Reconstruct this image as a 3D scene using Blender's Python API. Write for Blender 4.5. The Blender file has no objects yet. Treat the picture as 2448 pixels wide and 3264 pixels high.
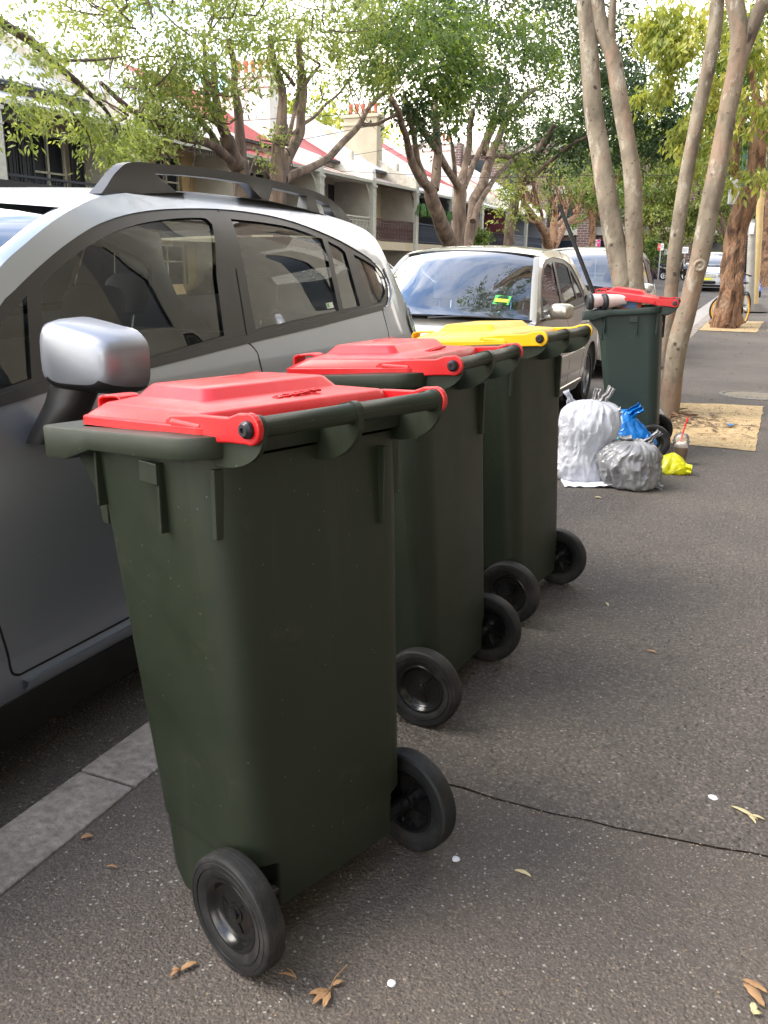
import bpy, bmesh, math, random
from mathutils import Vector, Matrix, noise
from mathutils.geometry import delaunay_2d_cdt
random.seed(7)
R = math.radians
sc = bpy.context.scene
COL = sc.collection

# ------------------------------------------------------------------ camera
CAMZ = 1.315
YAW, PITCH, ROLL = .405, .275, .013
FPX, CX, CY = 2822., 1224., 1632.
Fv = Vector((-math.sin(YAW)*math.cos(PITCH), math.cos(YAW)*math.cos(PITCH), -math.sin(PITCH)))
Rt = Vector((math.cos(YAW), math.sin(YAW), 0))
Up = Rt.cross(Fv)
Rr = math.cos(ROLL)*Rt + math.sin(ROLL)*Up
Ur = -math.sin(ROLL)*Rt + math.cos(ROLL)*Up
cd = bpy.data.cameras.new('camera')
cam = bpy.data.objects.new('camera', cd)
COL.objects.link(cam)
m = Matrix((Rr, Ur, -Fv)).transposed().to_4x4()
m.translation = Vector((0, 0, CAMZ))
cam.matrix_world = m
cd.sensor_fit = 'VERTICAL'
cd.sensor_height = 24
cd.lens = 24*FPX/3264
cd.clip_start = .05
cd.clip_end = 500
cd.dof.use_dof = False
sc.camera = cam

# ------------------------------------------------------------------ sky, sun, exposure
SUN_EL, SUN_AZ = R(50), R(243)      # azimuth clockwise from +Y; the sun stands over the street, left of and behind the camera
w = bpy.data.worlds.new('World'); sc.world = w; w.use_nodes = True
nt = w.node_tree; nt.nodes.clear()
N = nt.nodes.new; Lk = nt.links.new
out = N('ShaderNodeOutputWorld'); bg = N('ShaderNodeBackground')
sky = N('ShaderNodeTexSky'); sky.sky_type = 'NISHITA'; sky.sun_disc = False
sky.ozone_density = 3.5; sky.air_density = 1.1; sky.dust_density = .4; sky.sun_elevation = SUN_EL; sky.sun_rotation = SUN_AZ
tc = N('ShaderNodeTexCoord'); mp = N('ShaderNodeMapping'); mp.inputs['Scale'].default_value = (1, 1, 2.6)
nz = N('ShaderNodeTexNoise'); nz.inputs['Scale'].default_value = 2.3; nz.inputs['Detail'].default_value = 8; nz.inputs['Roughness'].default_value = .55
cr = N('ShaderNodeValToRGB'); cr.color_ramp.elements[0].position = .41; cr.color_ramp.elements[1].position = .54
mx = N('ShaderNodeMixRGB'); mx.inputs[2].default_value = (10.2, 9.8, 9.2, 1)
Lk(tc.outputs['Generated'], mp.inputs[0]); Lk(mp.outputs[0], nz.inputs[0]); Lk(nz.outputs[0], cr.inputs[0])
sx = N('ShaderNodeSeparateXYZ'); Lk(tc.outputs['Generated'], sx.inputs[0])
mrz = N('ShaderNodeMapRange'); mrz.inputs[1].default_value = .50; mrz.inputs[2].default_value = .78; mrz.inputs[3].default_value = 1.0; mrz.inputs[4].default_value = .18; Lk(sx.outputs[2], mrz.inputs[0])
mcl = N('ShaderNodeMath'); mcl.operation = 'MULTIPLY'; Lk(cr.outputs[0], mcl.inputs[0]); Lk(mrz.outputs[0], mcl.inputs[1])
Lk(mcl.outputs[0], mx.inputs[0]); Lk(sky.outputs[0], mx.inputs[1]); wb = N('ShaderNodeMixRGB'); wb.blend_type = 'MULTIPLY'; wb.inputs[0].default_value = 1; wb.inputs[2].default_value = (1.045, 1.0, .945, 1)
Lk(mx.outputs[0], wb.inputs[1]); Lk(wb.outputs[0], bg.inputs[0])
bg.inputs[1].default_value = .15
Lk(bg.outputs[0], out.inputs[0])
sd = bpy.data.lights.new('sun', 'SUN'); sd.energy = 1.3; sd.angle = R(34); sd.color = (1, .93, .82)
sun = bpy.data.objects.new('sun', sd); COL.objects.link(sun)
sdir = Vector((math.sin(SUN_AZ)*math.cos(SUN_EL), math.cos(SUN_AZ)*math.cos(SUN_EL), math.sin(SUN_EL)))
sun.rotation_euler = sdir.to_track_quat('Z', 'Y').to_euler()
sc.view_settings.view_transform = 'Standard'; sc.view_settings.look = 'None'
sc.view_settings.gamma = 1; sc.view_settings.use_curve_mapping = False
sc.view_settings.exposure = 1.88
sc.render.engine = 'CYCLES'
sc.render.resolution_x = 768; sc.render.resolution_y = 1024
sc.cycles.max_bounces = 8; sc.cycles.transparent_max_bounces = 24

# ------------------------------------------------------------------ tracing helpers (a photo pixel -> a point on a real plane)
def ray(u, v):
    return Fv + Rr*((u-CX)/FPX) - Ur*((v-CY)/FPX)
def onx(u, v, X):
    d = ray(u, v); return d*(X/d.x) + Vector((0, 0, CAMZ))
def ony(u, v, Y):
    d = ray(u, v); return d*(Y/d.y) + Vector((0, 0, CAMZ))
def onz(u, v, z=0):
    d = ray(u, v); return d*((z-CAMZ)/d.z) + Vector((0, 0, CAMZ))
def za(u, v): return 500+u*.4521, 150+v*.4521
def zb(u, v): return 1250+u*.4219, 300+v*.4219
def zd(u, v): return u*1.4756, v*1.4756
def gz(y):      # the street climbs slightly beyond the near tree
    return 0. if y < 14 else (.017*(y-14) if y < 60 else .017*46)

# ------------------------------------------------------------------ object helpers
def tag(o, label=None, cat=None, group=None, kind=None):
    if label: o['label'] = label
    if cat: o['category'] = cat
    if group: o['group'] = group
    if kind: o['kind'] = kind
    return o
def empty(name, loc=(0, 0, 0), rz=0, label=None, cat=None, group=None):
    o = bpy.data.objects.new(name, None); COL.objects.link(o)
    o.location = loc; o.rotation_euler = (0, 0, rz); o.empty_display_size = .1
    return tag(o, label, cat, group)
def copy_tree(o, parent=None):
    c = o.copy(); COL.objects.link(c)
    if parent is not None: c.parent = parent
    for ch in list(o.children): copy_tree(ch, c)
    return c

class MB:
    def __init__(s): s.v = []; s.f = []; s.mi = []; s.cur = 0
    def add(s, vs, fs):
        n = len(s.v); s.v += [tuple(p) for p in vs]
        s.f += [tuple(i+n for i in q) for q in fs]; s.mi += [s.cur]*len(fs)
        return s
    def box(s, x0, x1, y0, y1, z0, z1):
        return s.add([(x0,y0,z0),(x1,y0,z0),(x1,y1,z0),(x0,y1,z0),(x0,y0,z1),(x1,y0,z1),(x1,y1,z1),(x0,y1,z1)],
              [(0,3,2,1),(4,5,6,7),(0,1,5,4),(1,2,6,5),(2,3,7,6),(3,0,4,7)])
    def tube(s, pts, rad, n=8, cap=True, wob=0, seed=0):
        pts = [Vector(p) for p in pts]; k = len(pts)
        if not hasattr(rad, '__len__'): rad = [rad]*k
        rings = []; up = None
        for i, p in enumerate(pts):
            t = (pts[min(i+1, k-1)]-pts[max(i-1, 0)])
            if t.length < 1e-9: t = Vector((0, 0, 1))
            t.normalize()
            if up is None: a = Vector((1, 0, 0)) if abs(t.x) < .8 else Vector((0, 1, 0))
            else: a = up
            b = t.cross(a)
            if b.length < 1e-6: b = t.cross(Vector((0, 1, 0)))
            b.normalize(); a = b.cross(t); up = a
            rr = []
            for j in range(n):
                an = 2*math.pi*j/n; r = rad[i]
                q = a*math.cos(an)+b*math.sin(an)
                if wob: r *= 1+wob*noise.noise(Vector((q.x*1.7+seed, q.y*1.7, p.z*2.3+q.z)))
                rr.append(p+q*r)
            rings.append(rr)
        vs = [v for r in rings for v in r]; fs = []
        for i in range(k-1):
            for j in range(n):
                fs.append((i*n+j, i*n+(j+1) % n, (i+1)*n+(j+1) % n, (i+1)*n+j))
        if cap: fs.append(tuple(range(n-1, -1, -1))); fs.append(tuple((k-1)*n+j for j in range(n)))
        return s.add(vs, fs)
    def lathe(s, prof, axis='z', c=(0, 0, 0), n=32, closed=False):
        # prof: list of (radius, along)
        vs = []; fs = []; k = len(prof)
        for (r, a) in prof:
            for j in range(n):
                t = 2*math.pi*j/n; x, y = r*math.cos(t), r*math.sin(t)
                if axis == 'z': p = (c[0]+x, c[1]+y, c[2]+a)
                elif axis == 'y': p = (c[0]+x, c[1]+a, c[2]+y)
                else: p = (c[0]+a, c[1]+x, c[2]+y)
                vs.append(p)
        for i in range(k-1):
            for j in range(n): fs.append((i*n+j, i*n+(j+1) % n, (i+1)*n+(j+1) % n, (i+1)*n+j))
        if closed:
            for j in range(n): fs.append(((k-1)*n+j, (k-1)*n+(j+1) % n, (j+1) % n, j))
        return s.add(vs, fs)
    def loft(s, rings, closed=True, capa=True, capb=True):
        n = len(rings[0]); vs = [p for r in rings for p in r]; fs = []
        for i in range(len(rings)-1):
            for j in range(n if closed else n-1):
                fs.append((i*n+j, i*n+(j+1) % n, (i+1)*n+(j+1) % n, (i+1)*n+j))
        if capa: fs.append(tuple(range(n-1, -1, -1)))
        if capb: fs.append(tuple((len(rings)-1)*n+j for j in range(n)))
        return s.add(vs, fs)
    def prism(s, poly, a, b, axis='y'):
        def P(p, t):
            return (p[0], t, p[1]) if axis == 'y' else ((t, p[0], p[1]) if axis == 'x' else (p[0], p[1], t))
        n = len(poly)
        return s.add([P(p, a) for p in poly]+[P(p, b) for p in poly],
            [tuple(range(n-1, -1, -1)), tuple(range(n, 2*n))]+[(i, (i+1) % n, n+(i+1) % n, n+i) for i in range(n)])
    def build(s, name, mats, parent=None, smooth=False, ang=40, bev=0, bseg=2, sol=0, sub=0, weld=False, fixn=True):
        me = bpy.data.meshes.new(name); me.from_pydata(s.v, [], s.f)
        if not isinstance(mats, (list, tuple)): mats = [mats]
        for mt in mats: me.materials.append(mt)
        if len(mats) > 1: me.polygons.foreach_set('material_index', s.mi)
        me.validate(); me.update()
        if fixn or weld:
            bm = bmesh.new(); bm.from_mesh(me)
            if weld: bmesh.ops.remove_doubles(bm, verts=bm.verts, dist=1e-4)
            if fixn: bmesh.ops.recalc_face_normals(bm, faces=bm.faces)
            bm.to_mesh(me); bm.free()
        if smooth:
            me.polygons.foreach_set('use_smooth', [True]*len(me.polygons))
            try: me.set_sharp_from_angle(angle=R(ang))
            except Exception: pass
        o = bpy.data.objects.new(name, me); COL.objects.link(o)
        if parent is not None: o.parent = parent
        if bev:
            b = o.modifiers.new('b', 'BEVEL'); b.width = bev; b.segments = bseg; b.limit_method = 'ANGLE'; b.angle_limit = R(35)
            b.harden_normals = False
        if sol:
            b = o.modifiers.new('s', 'SOLIDIFY'); b.thickness = sol; b.offset = -1
        if sub:
            b = o.modifiers.new('u', 'SUBSURF'); b.levels = sub; b.render_levels = sub
        return o

def smooth_path(pts, n=4, closed=False):
    """Catmull-Rom through points of any dimension"""
    P = [Vector(p) for p in pts]; k = len(P); out = []
    rng = range(k if closed else k-1)
    for i in rng:
        p0 = P[(i-1) % k] if closed else P[max(i-1, 0)]
        p1 = P[i]; p2 = P[(i+1) % k]; p3 = P[(i+2) % k] if closed else P[min(i+2, k-1)]
        for j in range(n):
            t = j/n
            out.append(.5*((2*p1)+(p2-p0)*t+(2*p0-5*p1+4*p2-p3)*t*t+(3*p1-p0-3*p2+p3)*t**3))
    if not closed: out.append(P[-1])
    return out
def lerp(a, b, t): return a+(b-a)*t
def interp(x, tab):
    if x <= tab[0][0]: return tab[0][1]
    for (a, b), (c, d) in zip(tab, tab[1:]):
        if x <= c: return b+(d-b)*(x-a)/(c-a)
    return tab[-1][1]
def pchip(tab, k=6):
    n = len(tab); x = [p[0] for p in tab]; y = [p[1] for p in tab]
    h = [x[i+1]-x[i] for i in range(n-1)]; d = [(y[i+1]-y[i])/h[i] for i in range(n-1)]
    m = [d[0]]+[0 if d[i-1]*d[i] <= 0 else 2*d[i-1]*d[i]/(d[i-1]+d[i]) if False else (h[i-1]+h[i])*3/((2*h[i]+h[i-1])/d[i-1]+(h[i]+2*h[i-1])/d[i]) for i in range(1, n-1)]+[d[-1]]
    out = []
    for i in range(n-1):
        for j in range(k):
            t = j/k; out.append((x[i]+h[i]*t, (2*t**3-3*t*t+1)*y[i]+(t**3-2*t*t+t)*h[i]*m[i]+(-2*t**3+3*t*t)*y[i+1]+(t**3-t*t)*h[i]*m[i+1]))
    return out+[tab[-1]]
def sstep(x, a, b):
    t = min(1, max(0, (x-a)/(b-a))); return t*t*(3-2*t)

# ------------------------------------------------------------------ materials
MATS = {}
def mat(name, col, rough=.5, metal=0, var=0, vscale=8, vcol=None, bump=0, bscale=60, coat=0, spec=None, trans=0, emit=0, sub=0, speck=None, det=5, rvar=0, bdist=.01, obj=True):
    if name in MATS: return MATS[name]
    m = bpy.data.materials.new(name); m.use_nodes = True; nt = m.node_tree
    b = nt.nodes['Principled BSDF']; N = nt.nodes.new; L = nt.links.new
    b.inputs['Base Color'].default_value = (*col, 1); b.inputs['Roughness'].default_value = rough
    b.inputs['Metallic'].default_value = metal
    if spec is not None: b.inputs['Specular IOR Level'].default_value = spec
    if coat: b.inputs['Coat Weight'].default_value = coat; b.inputs['Coat Roughness'].default_value = .03
    if trans: b.inputs['Transmission Weight'].default_value = trans
    if emit: b.inputs['Emission Color'].default_value = (*col, 1); b.inputs['Emission Strength'].default_value = emit
    tc = N('ShaderNodeTexCoord'); co = tc.outputs['Object']
    last = None
    if var or vcol:
        n = N('ShaderNodeTexNoise'); n.inputs['Scale'].default_value = vscale; n.inputs['Detail'].default_value = det
        n.inputs['Roughness'].default_value = .62; L(co, n.inputs[0])
        r = N('ShaderNodeValToRGB'); r.color_ramp.elements[0].position = .33; r.color_ramp.elements[1].position = .67
        v2 = vcol or tuple(c*(1+var) for c in col); v1 = tuple(c*(1-var) for c in col) if not vcol else col
        r.color_ramp.elements[0].color = (*v1, 1); r.color_ramp.elements[1].color = (*v2, 1)
        L(n.outputs[0], r.inputs[0]); last = r.outputs[0]
        if rvar:
            mr = N('ShaderNodeMapRange'); mr.inputs[3].default_value = rough-rvar; mr.inputs[4].default_value = rough+rvar
            mr.inputs[1].default_value = .35; mr.inputs[2].default_value = .65
            L(n.outputs[0], mr.inputs[0]); L(mr.outputs[0], b.inputs['Roughness'])
    if speck:
        scol, ssc, thr = speck
        vo = N('ShaderNodeTexVoronoi'); vo.inputs['Scale'].default_value = ssc; L(co, vo.inputs[0])
        rp = N('ShaderNodeValToRGB'); rp.color_ramp.elements[0].position = thr; rp.color_ramp.elements[1].position = thr+.03
        rp.color_ramp.elements[0].color = (1, 1, 1, 1); rp.color_ramp.elements[1].color = (0, 0, 0, 1)
        L(vo.outputs['Distance'], rp.inputs[0])
        mx = N('ShaderNodeMixRGB'); L(rp.outputs[0], mx.inputs[0]); mx.inputs[2].default_value = (*scol, 1)
        if last: L(last, mx.inputs[1])
        else: mx.inputs[1].default_value = (*col, 1)
        last = mx.outputs[0]
    if last: L(last, b.inputs['Base Color'])
    if bump:
        n = N('ShaderNodeTexNoise'); n.inputs['Scale'].default_value = bscale; n.inputs['Detail'].default_value = 6; L(co, n.inputs[0])
        bp = N('ShaderNodeBump'); bp.inputs['Strength'].default_value = bump; bp.inputs['Distance'].default_value = bdist
        L(n.outputs[0], bp.inputs['Height']); L(bp.outputs[0], b.inputs['Normal'])
    MATS[name] = m; return m

def asphalt(name, base, chips=True, scale=1.0, bs=1.0, light=(.30, .28, .25), warm=(.26, .18, .10)):
    m = bpy.data.materials.new(name); m.use_nodes = True; nt = m.node_tree
    b = nt.nodes['Principled BSDF']; N = nt.nodes.new; L = nt.links.new
    b.inputs['Roughness'].default_value = .82; b.inputs['Specular IOR Level'].default_value = .35
    tc = N('ShaderNodeTexCoord'); co = tc.outputs['Object']
    # large tonal drift
    n1 = N('ShaderNodeTexNoise'); n1.inputs['Scale'].default_value = .9; n1.inputs['Detail'].default_value = 6; L(co, n1.inputs[0])
    r1 = N('ShaderNodeValToRGB'); r1.color_ramp.elements[0].position = .3; r1.color_ramp.elements[1].position = .7
    r1.color_ramp.elements[0].color = (*[c*.80 for c in base], 1); r1.color_ramp.elements[1].color = (base[0]*1.22, base[1]*1.17, base[2]*1.1, 1)
    L(n1.outputs[0], r1.inputs[0])
    # aggregate: each stone its own tone
    v1 = N('ShaderNodeTexVoronoi'); v1.inputs['Scale'].default_value = 150*scale; L(co, v1.inputs[0])
    sep = N('ShaderNodeSeparateColor'); L(v1.outputs['Color'], sep.inputs[0])
    r2 = N('ShaderNodeValToRGB'); e = r2.color_ramp.elements
    e[0].position = 0; e[0].color = (.78, .77, .76, 1); e[1].position = .80; e[1].color = (1.12, 1.11, 1.09, 1)
    ee = r2.color_ramp.elements.new(.96); ee.color = (1.7, 1.62, 1.5, 1)
    L(sep.outputs[0], r2.inputs[0])
    mu = N('ShaderNodeMixRGB'); mu.blend_type = 'MULTIPLY'; mu.inputs[0].default_value = 1
    L(r1.outputs[0], mu.inputs[1]); L(r2.outputs[0], mu.inputs[2])
    last = mu.outputs[0]
    # sparse pale and tan stones
    for (sc_, thr, pick, colr) in ((85*scale, .42, .90, light), (60*scale, .22, .90, warm), (48*scale, .13, .965, (.40, .38, .35))):
        v = N('ShaderNodeTexVoronoi'); v.inputs['Scale'].default_value = sc_; L(co, v.inputs[0])
        s = N('ShaderNodeSeparateColor'); L(v.outputs['Color'], s.inputs[0])
        g = N('ShaderNodeMath'); g.operation = 'GREATER_THAN'; g.inputs[1].default_value = pick; L(s.outputs[1], g.inputs[0])
        sz = N('ShaderNodeMath'); sz.operation = 'MULTIPLY'; sz.inputs[1].default_value = thr; L(s.outputs[2], sz.inputs[0])
        l = N('ShaderNodeMath'); l.operation = 'LESS_THAN'; L(v.outputs['Distance'], l.inputs[0]); L(sz.outputs[0], l.inputs[1])
        a = N('ShaderNodeMath'); a.operation = 'MULTIPLY'; L(g.outputs[0], a.inputs[0]); L(l.outputs[0], a.inputs[1])
        mx = N('ShaderNodeMixRGB'); L(a.outputs[0], mx.inputs[0]); L(last, mx.inputs[1]); mx.inputs[2].default_value = (*colr, 1)
        last = mx.outputs[0]
    # dirt / worn stains
    n3 = N('ShaderNodeTexNoise'); n3.inputs['Scale'].default_value = 3.1; n3.inputs['Detail'].default_value = 8; L(co, n3.inputs[0])
    r3 = N('ShaderNodeValToRGB'); r3.color_ramp.elements[0].position = .60; r3.color_ramp.elements[1].position = .74
    r3.color_ramp.elements[0].color = (0, 0, 0, 1); r3.color_ramp.elements[1].color = (.45, .45, .45, 1)
    L(n3.outputs[0], r3.inputs[0])
    mx = N('ShaderNodeMixRGB'); L(r3.outputs[0], mx.inputs[0]); L(last, mx.inputs[1]); mx.inputs[2].default_value = (base[0]*.55, base[1]*.5, base[2]*.5, 1)
    L(mx.outputs[0], b.inputs['Base Color'])
    # bump: stones and coarse pits
    vb = N('ShaderNodeTexVoronoi'); vb.feature = 'SMOOTH_F1'; vb.inputs['Scale'].default_value = 110*scale; L(co, vb.inputs[0])
    nb = N('ShaderNodeTexNoise'); nb.inputs['Scale'].default_value = 80*scale; nb.inputs['Detail'].default_value = 5; L(co, nb.inputs[0])
    ad0 = N('ShaderNodeMath'); ad0.operation = 'MULTIPLY_ADD'; ad0.inputs[1].default_value = -.8; L(vb.outputs['Distance'], ad0.inputs[0]); L(nb.outputs[0], ad0.inputs[2])
    # proud stones and plucked-out pits, a centimetre or two across
    nd = N('ShaderNodeTexNoise'); nd.inputs['Scale'].default_value = 30*scale; L(co, nd.inputs[0])
    mv = N('ShaderNodeMixRGB'); mv.inputs[0].default_value = .03; L(co, mv.inputs[1]); L(nd.outputs['Color'], mv.inputs[2])
    v3 = N('ShaderNodeTexVoronoi'); v3.inputs['Scale'].default_value = 42*scale; L(mv.outputs[0], v3.inputs[0])
    s3 = N('ShaderNodeSeparateColor'); L(v3.outputs['Color'], s3.inputs[0])
    p3 = N('ShaderNodeMapRange'); p3.inputs[1].default_value = .45; p3.inputs[2].default_value = .15; L(v3.outputs['Distance'], p3.inputs[0])
    h3 = N('ShaderNodeMath'); h3.operation = 'SUBTRACT'; h3.inputs[1].default_value = .5; L(s3.outputs[0], h3.inputs[0])
    q3 = N('ShaderNodeMath'); q3.operation = 'MULTIPLY'; L(p3.outputs[0], q3.inputs[0]); L(h3.outputs[0], q3.inputs[1])
    ad = N('ShaderNodeMath'); ad.operation = 'MULTIPLY_ADD'; ad.inputs[1].default_value = 1.6; L(q3.outputs[0], ad.inputs[0]); L(ad0.outputs[0], ad.inputs[2])
    bp = N('ShaderNodeBump'); bp.inputs['Strength'].default_value = min(1, bs); bp.inputs['Distance'].default_value = .007*bs
    L(ad.outputs[0], bp.inputs['Height']); L(bp.outputs[0], b.inputs['Normal'])
    MATS[name] = m; return m

def glass_mat(name, tint, refl=1.0, rough=.0, ior=1.5):
    m = bpy.data.materials.new(name); m.use_nodes = True; nt = m.node_tree; nt.nodes.clear()
    N = nt.nodes.new; L = nt.links.new
    o = N('ShaderNodeOutputMaterial'); t = N('ShaderNodeBsdfTransparent'); t.inputs[0].default_value = (*tint, 1)
    g = N('ShaderNodeBsdfGlossy'); g.inputs['Roughness'].default_value = rough
    f = N('ShaderNodeFresnel'); f.inputs[0].default_value = ior
    mm = N('ShaderNodeMath'); mm.operation = 'MULTIPLY'; mm.inputs[1].default_value = refl; mm.use_clamp = True; L(f.outputs[0], mm.inputs[0])
    mx = N('ShaderNodeMixShader'); L(mm.outputs[0], mx.inputs[0]); L(t.outputs[0], mx.inputs[1]); L(g.outputs[0], mx.inputs[2])
    L(mx.outputs[0], o.inputs[0]); MATS[name] = m; return m

def leaf_mat(name, cols, trans=.45):
    """cols: list of (pos, colour) along the per-leaf random value"""
    m = bpy.data.materials.new(name); m.use_nodes = True; nt = m.node_tree; nt.nodes.clear()
    N = nt.nodes.new; L = nt.links.new
    o = N('ShaderNodeOutputMaterial'); at = N('ShaderNodeAttribute'); at.attribute_name = 'rnd'
    r = N('ShaderNodeValToRGB'); e = r.color_ramp.elements
    e[0].position, e[0].color = cols[0][0], (*cols[0][1], 1); e[1].position, e[1].color = cols[-1][0], (*cols[-1][1], 1)
    for p, c in cols[1:-1]: q = e.new(p); q.color = (*c, 1)
    L(at.outputs['Fac'], r.inputs[0])
    d = N('ShaderNodeBsdfPrincipled'); d.inputs['Roughness'].default_value = .45; d.inputs['Specular IOR Level'].default_value = .4; L(r.outputs[0], d.inputs['Base Color'])
    t = N('ShaderNodeBsdfTranslucent')
    mu = N('ShaderNodeMixRGB'); mu.blend_type = 'MULTIPLY'; mu.inputs[0].default_value = 1; L(r.outputs[0], mu.inputs[1]); mu.inputs[2].default_value = (1.7, 1.75, .85, 1)
    L(mu.outputs[0], t.inputs[0])
    mx = N('ShaderNodeMixShader'); mx.inputs[0].default_value = trans; L(d.outputs[0], mx.inputs[1]); L(t.outputs[0], mx.inputs[2])
    L(mx.outputs[0], o.inputs[0]); MATS[name] = m; return m

def bark_mat(name, cols, scale=6, stretch=.25, bump=.6, bd=.02):
    m = bpy.data.materials.new(name); m.use_nodes = True; nt = m.node_tree
    b = nt.nodes['Principled BSDF']; b.inputs['Roughness'].default_value = .85; N = nt.nodes.new; L = nt.links.new
    tc = N('ShaderNodeTexCoord'); mp = N('ShaderNodeMapping'); mp.inputs['Scale'].default_value = (1, 1, stretch); L(tc.outputs['Object'], mp.inputs[0])
    n = N('ShaderNodeTexNoise'); n.inputs['Scale'].default_value = scale; n.inputs['Detail'].default_value = 7; n.inputs['Distortion'].default_value = .4; L(mp.outputs[0], n.inputs[0])
    r = N('ShaderNodeValToRGB'); e = r.color_ramp.elements
    e[0].position, e[0].color = cols[0][0], (*cols[0][1], 1); e[1].position, e[1].color = cols[-1][0], (*cols[-1][1], 1)
    for p, c in cols[1:-1]: q = e.new(p); q.color = (*c, 1)
    L(n.outputs[0], r.inputs[0])
    v = N('ShaderNodeTexVoronoi'); v.inputs['Scale'].default_value = scale*2.2; L(mp.outputs[0], v.inputs[0])
    rv = N('ShaderNodeValToRGB'); rv.color_ramp.elements[0].position = .0; rv.color_ramp.elements[1].position = .14
    rv.color_ramp.elements[0].color = (.35, .30, .26, 1); rv.color_ramp.elements[1].color = (1, 1, 1, 1); L(v.outputs['Distance'], rv.inputs[0])
    mu = N('ShaderNodeMixRGB'); mu.blend_type = 'MULTIPLY'; mu.inputs[0].default_value = .8; L(r.outputs[0], mu.inputs[1]); L(rv.outputs[0], mu.inputs[2])
    L(mu.outputs[0], b.inputs['Base Color'])
    n2 = N('ShaderNodeTexNoise'); n2.inputs['Scale'].default_value = scale*4; n2.inputs['Detail'].default_value = 8; L(mp.outputs[0], n2.inputs[0])
    bp = N('ShaderNodeBump'); bp.inputs['Strength'].default_value = bump; bp.inputs['Distance'].default_value = bd
    L(n2.outputs[0], bp.inputs['Height']); L(bp.outputs[0], b.inputs['Normal'])
    MATS[name] = m; return m

def text_obj(s, name, mtl, parent, loc, rot, size, ext=.002, align='CENTER'):
    c = bpy.data.curves.new(name, 'FONT'); c.body = s; c.size = size; c.extrude = ext; c.align_x = align; c.align_y = 'CENTER'
    t = bpy.data.objects.new(name, c); COL.objects.link(t)
    dg = bpy.context.evaluated_depsgraph_get(); me = bpy.data.meshes.new_from_object(t.evaluated_get(dg))
    COL.objects.unlink(t); bpy.data.objects.remove(t)
    o = bpy.data.objects.new(name, me); me.materials.clear(); me.materials.append(mtl); COL.objects.link(o)
    o.location = loc; o.rotation_euler = rot
    if parent is not None: o.parent = parent
    return o
# ================================================================== GROUND
M_path = asphalt('footpath_asphalt', (.098, .087, .079), scale=.95, bs=1.15)
M_pathn = asphalt('footpath_asphalt_near', (.098, .085, .076), scale=1.55, bs=.7)
M_path2 = asphalt('footpath_asphalt_fine', (.115, .103, .094), scale=1.5)
M_road = asphalt('road_asphalt', (.085, .078, .074), scale=1.2)
M_kerb = mat('sandstone_kerb', (.19, .162, .142), .9, vcol=(.37, .32, .275), vscale=34, bump=1, bscale=38, det=9)
M_conc = mat('concrete', (.34, .31, .28), .9, vcol=(.42, .38, .34), vscale=4, bump=.3)
M_dirt = mat('joint_dirt', (.050, .040, .031), .95, vcol=(.17, .12, .075), vscale=30)
M_soil = mat('tree_pit_sand', (.36, .25, .125), .95, vcol=(.52, .38, .20), vscale=16, bump=.7, bscale=70, speck=((.22, .14, .07), 26, .12), det=8)
M_mulch = mat('bark_mulch', (.10, .065, .04), .95, vcol=(.22, .15, .09), vscale=18, bump=1, bscale=40)

def sheet(name, polys, m, zoff=0, kind='structure', dy=1.0):
    """flat strips following the street's gentle rise; polys: (x0,x1,y0,y1)"""
    b = MB()
    for (x0, x1, y0, y1) in polys:
        ys = [y0]; 
        for y in (14, 60):
            if y0 < y < y1: ys.append(y)
        ys.append(y1); ys.sort()
        for a, c in zip(ys, ys[1:]):
            b.add([(x0, a, gz(a)+zoff), (x1, a, gz(a)+zoff), (x1, c, gz(c)+zoff), (x0, c, gz(c)+zoff)], [(0, 1, 2, 3)])
    o = b.build(name, m, weld=True); tag(o, kind=kind); return o
KI, KO = -1.37, -1.56          # inner and outer edge of the near kerb
# earth far below everything, reaching the horizon
o = MB().add([(-300, -60, -.6), (300, -60, -.6), (300, 420, .4), (-300, 420, .4)], [(0, 1, 2, 3)]).build('ground', M_dirt); tag(o, kind='structure')
# near footpath: two lifts of asphalt with a ragged joint between them
rj = random.Random(3)
joint = []
for i in range(60):
    x = KI + (3.2-KI)*i/59
    yb = interp(x, [(-1.37, 2.06), (-.59, 1.93), (-.36, 1.93), (.05, 1.955), (.4, 2.0), (3.2, 2.1)])
    joint.append((x, yb+rj.uniform(-.008, .008)+.010*noise.noise(Vector((x*6, 0, 0)))))
def path_poly(name, pts, z, m, dist=.35):
    b = MB(); b.add([(x, y, z) for x, y in pts], [tuple(range(len(pts)))])
    o = b.build(name, m); tag(o, kind='structure'); return o
path_poly('footpath_near', [(KI, -8), (3.2, -8)]+[(x, y-.0005-.003*abs(noise.noise(Vector((x*9, 1, 0))))) for x, y in reversed(joint)], 0.0, M_pathn)
path_poly('footpath', [(x, y+.001+.005*abs(noise.noise(Vector((x*14, 5, 0))))) for x, y in joint]+[(3.2, 11.3), (KI, 11.3)], .003, M_path)
sheet('joint_strip', [(KI, 3.2, 1.75, 2.3)], M_dirt, -.004)
sheet('footpath_beyond', [(KI, 3.2, 11.312, 13.2), (KI, 3.2, 13.212, 46)], M_path2, .002)
sheet('footpath_joint', [(KI, 3.2, 11.25, 13.3)], M_dirt, -.010)
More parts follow.
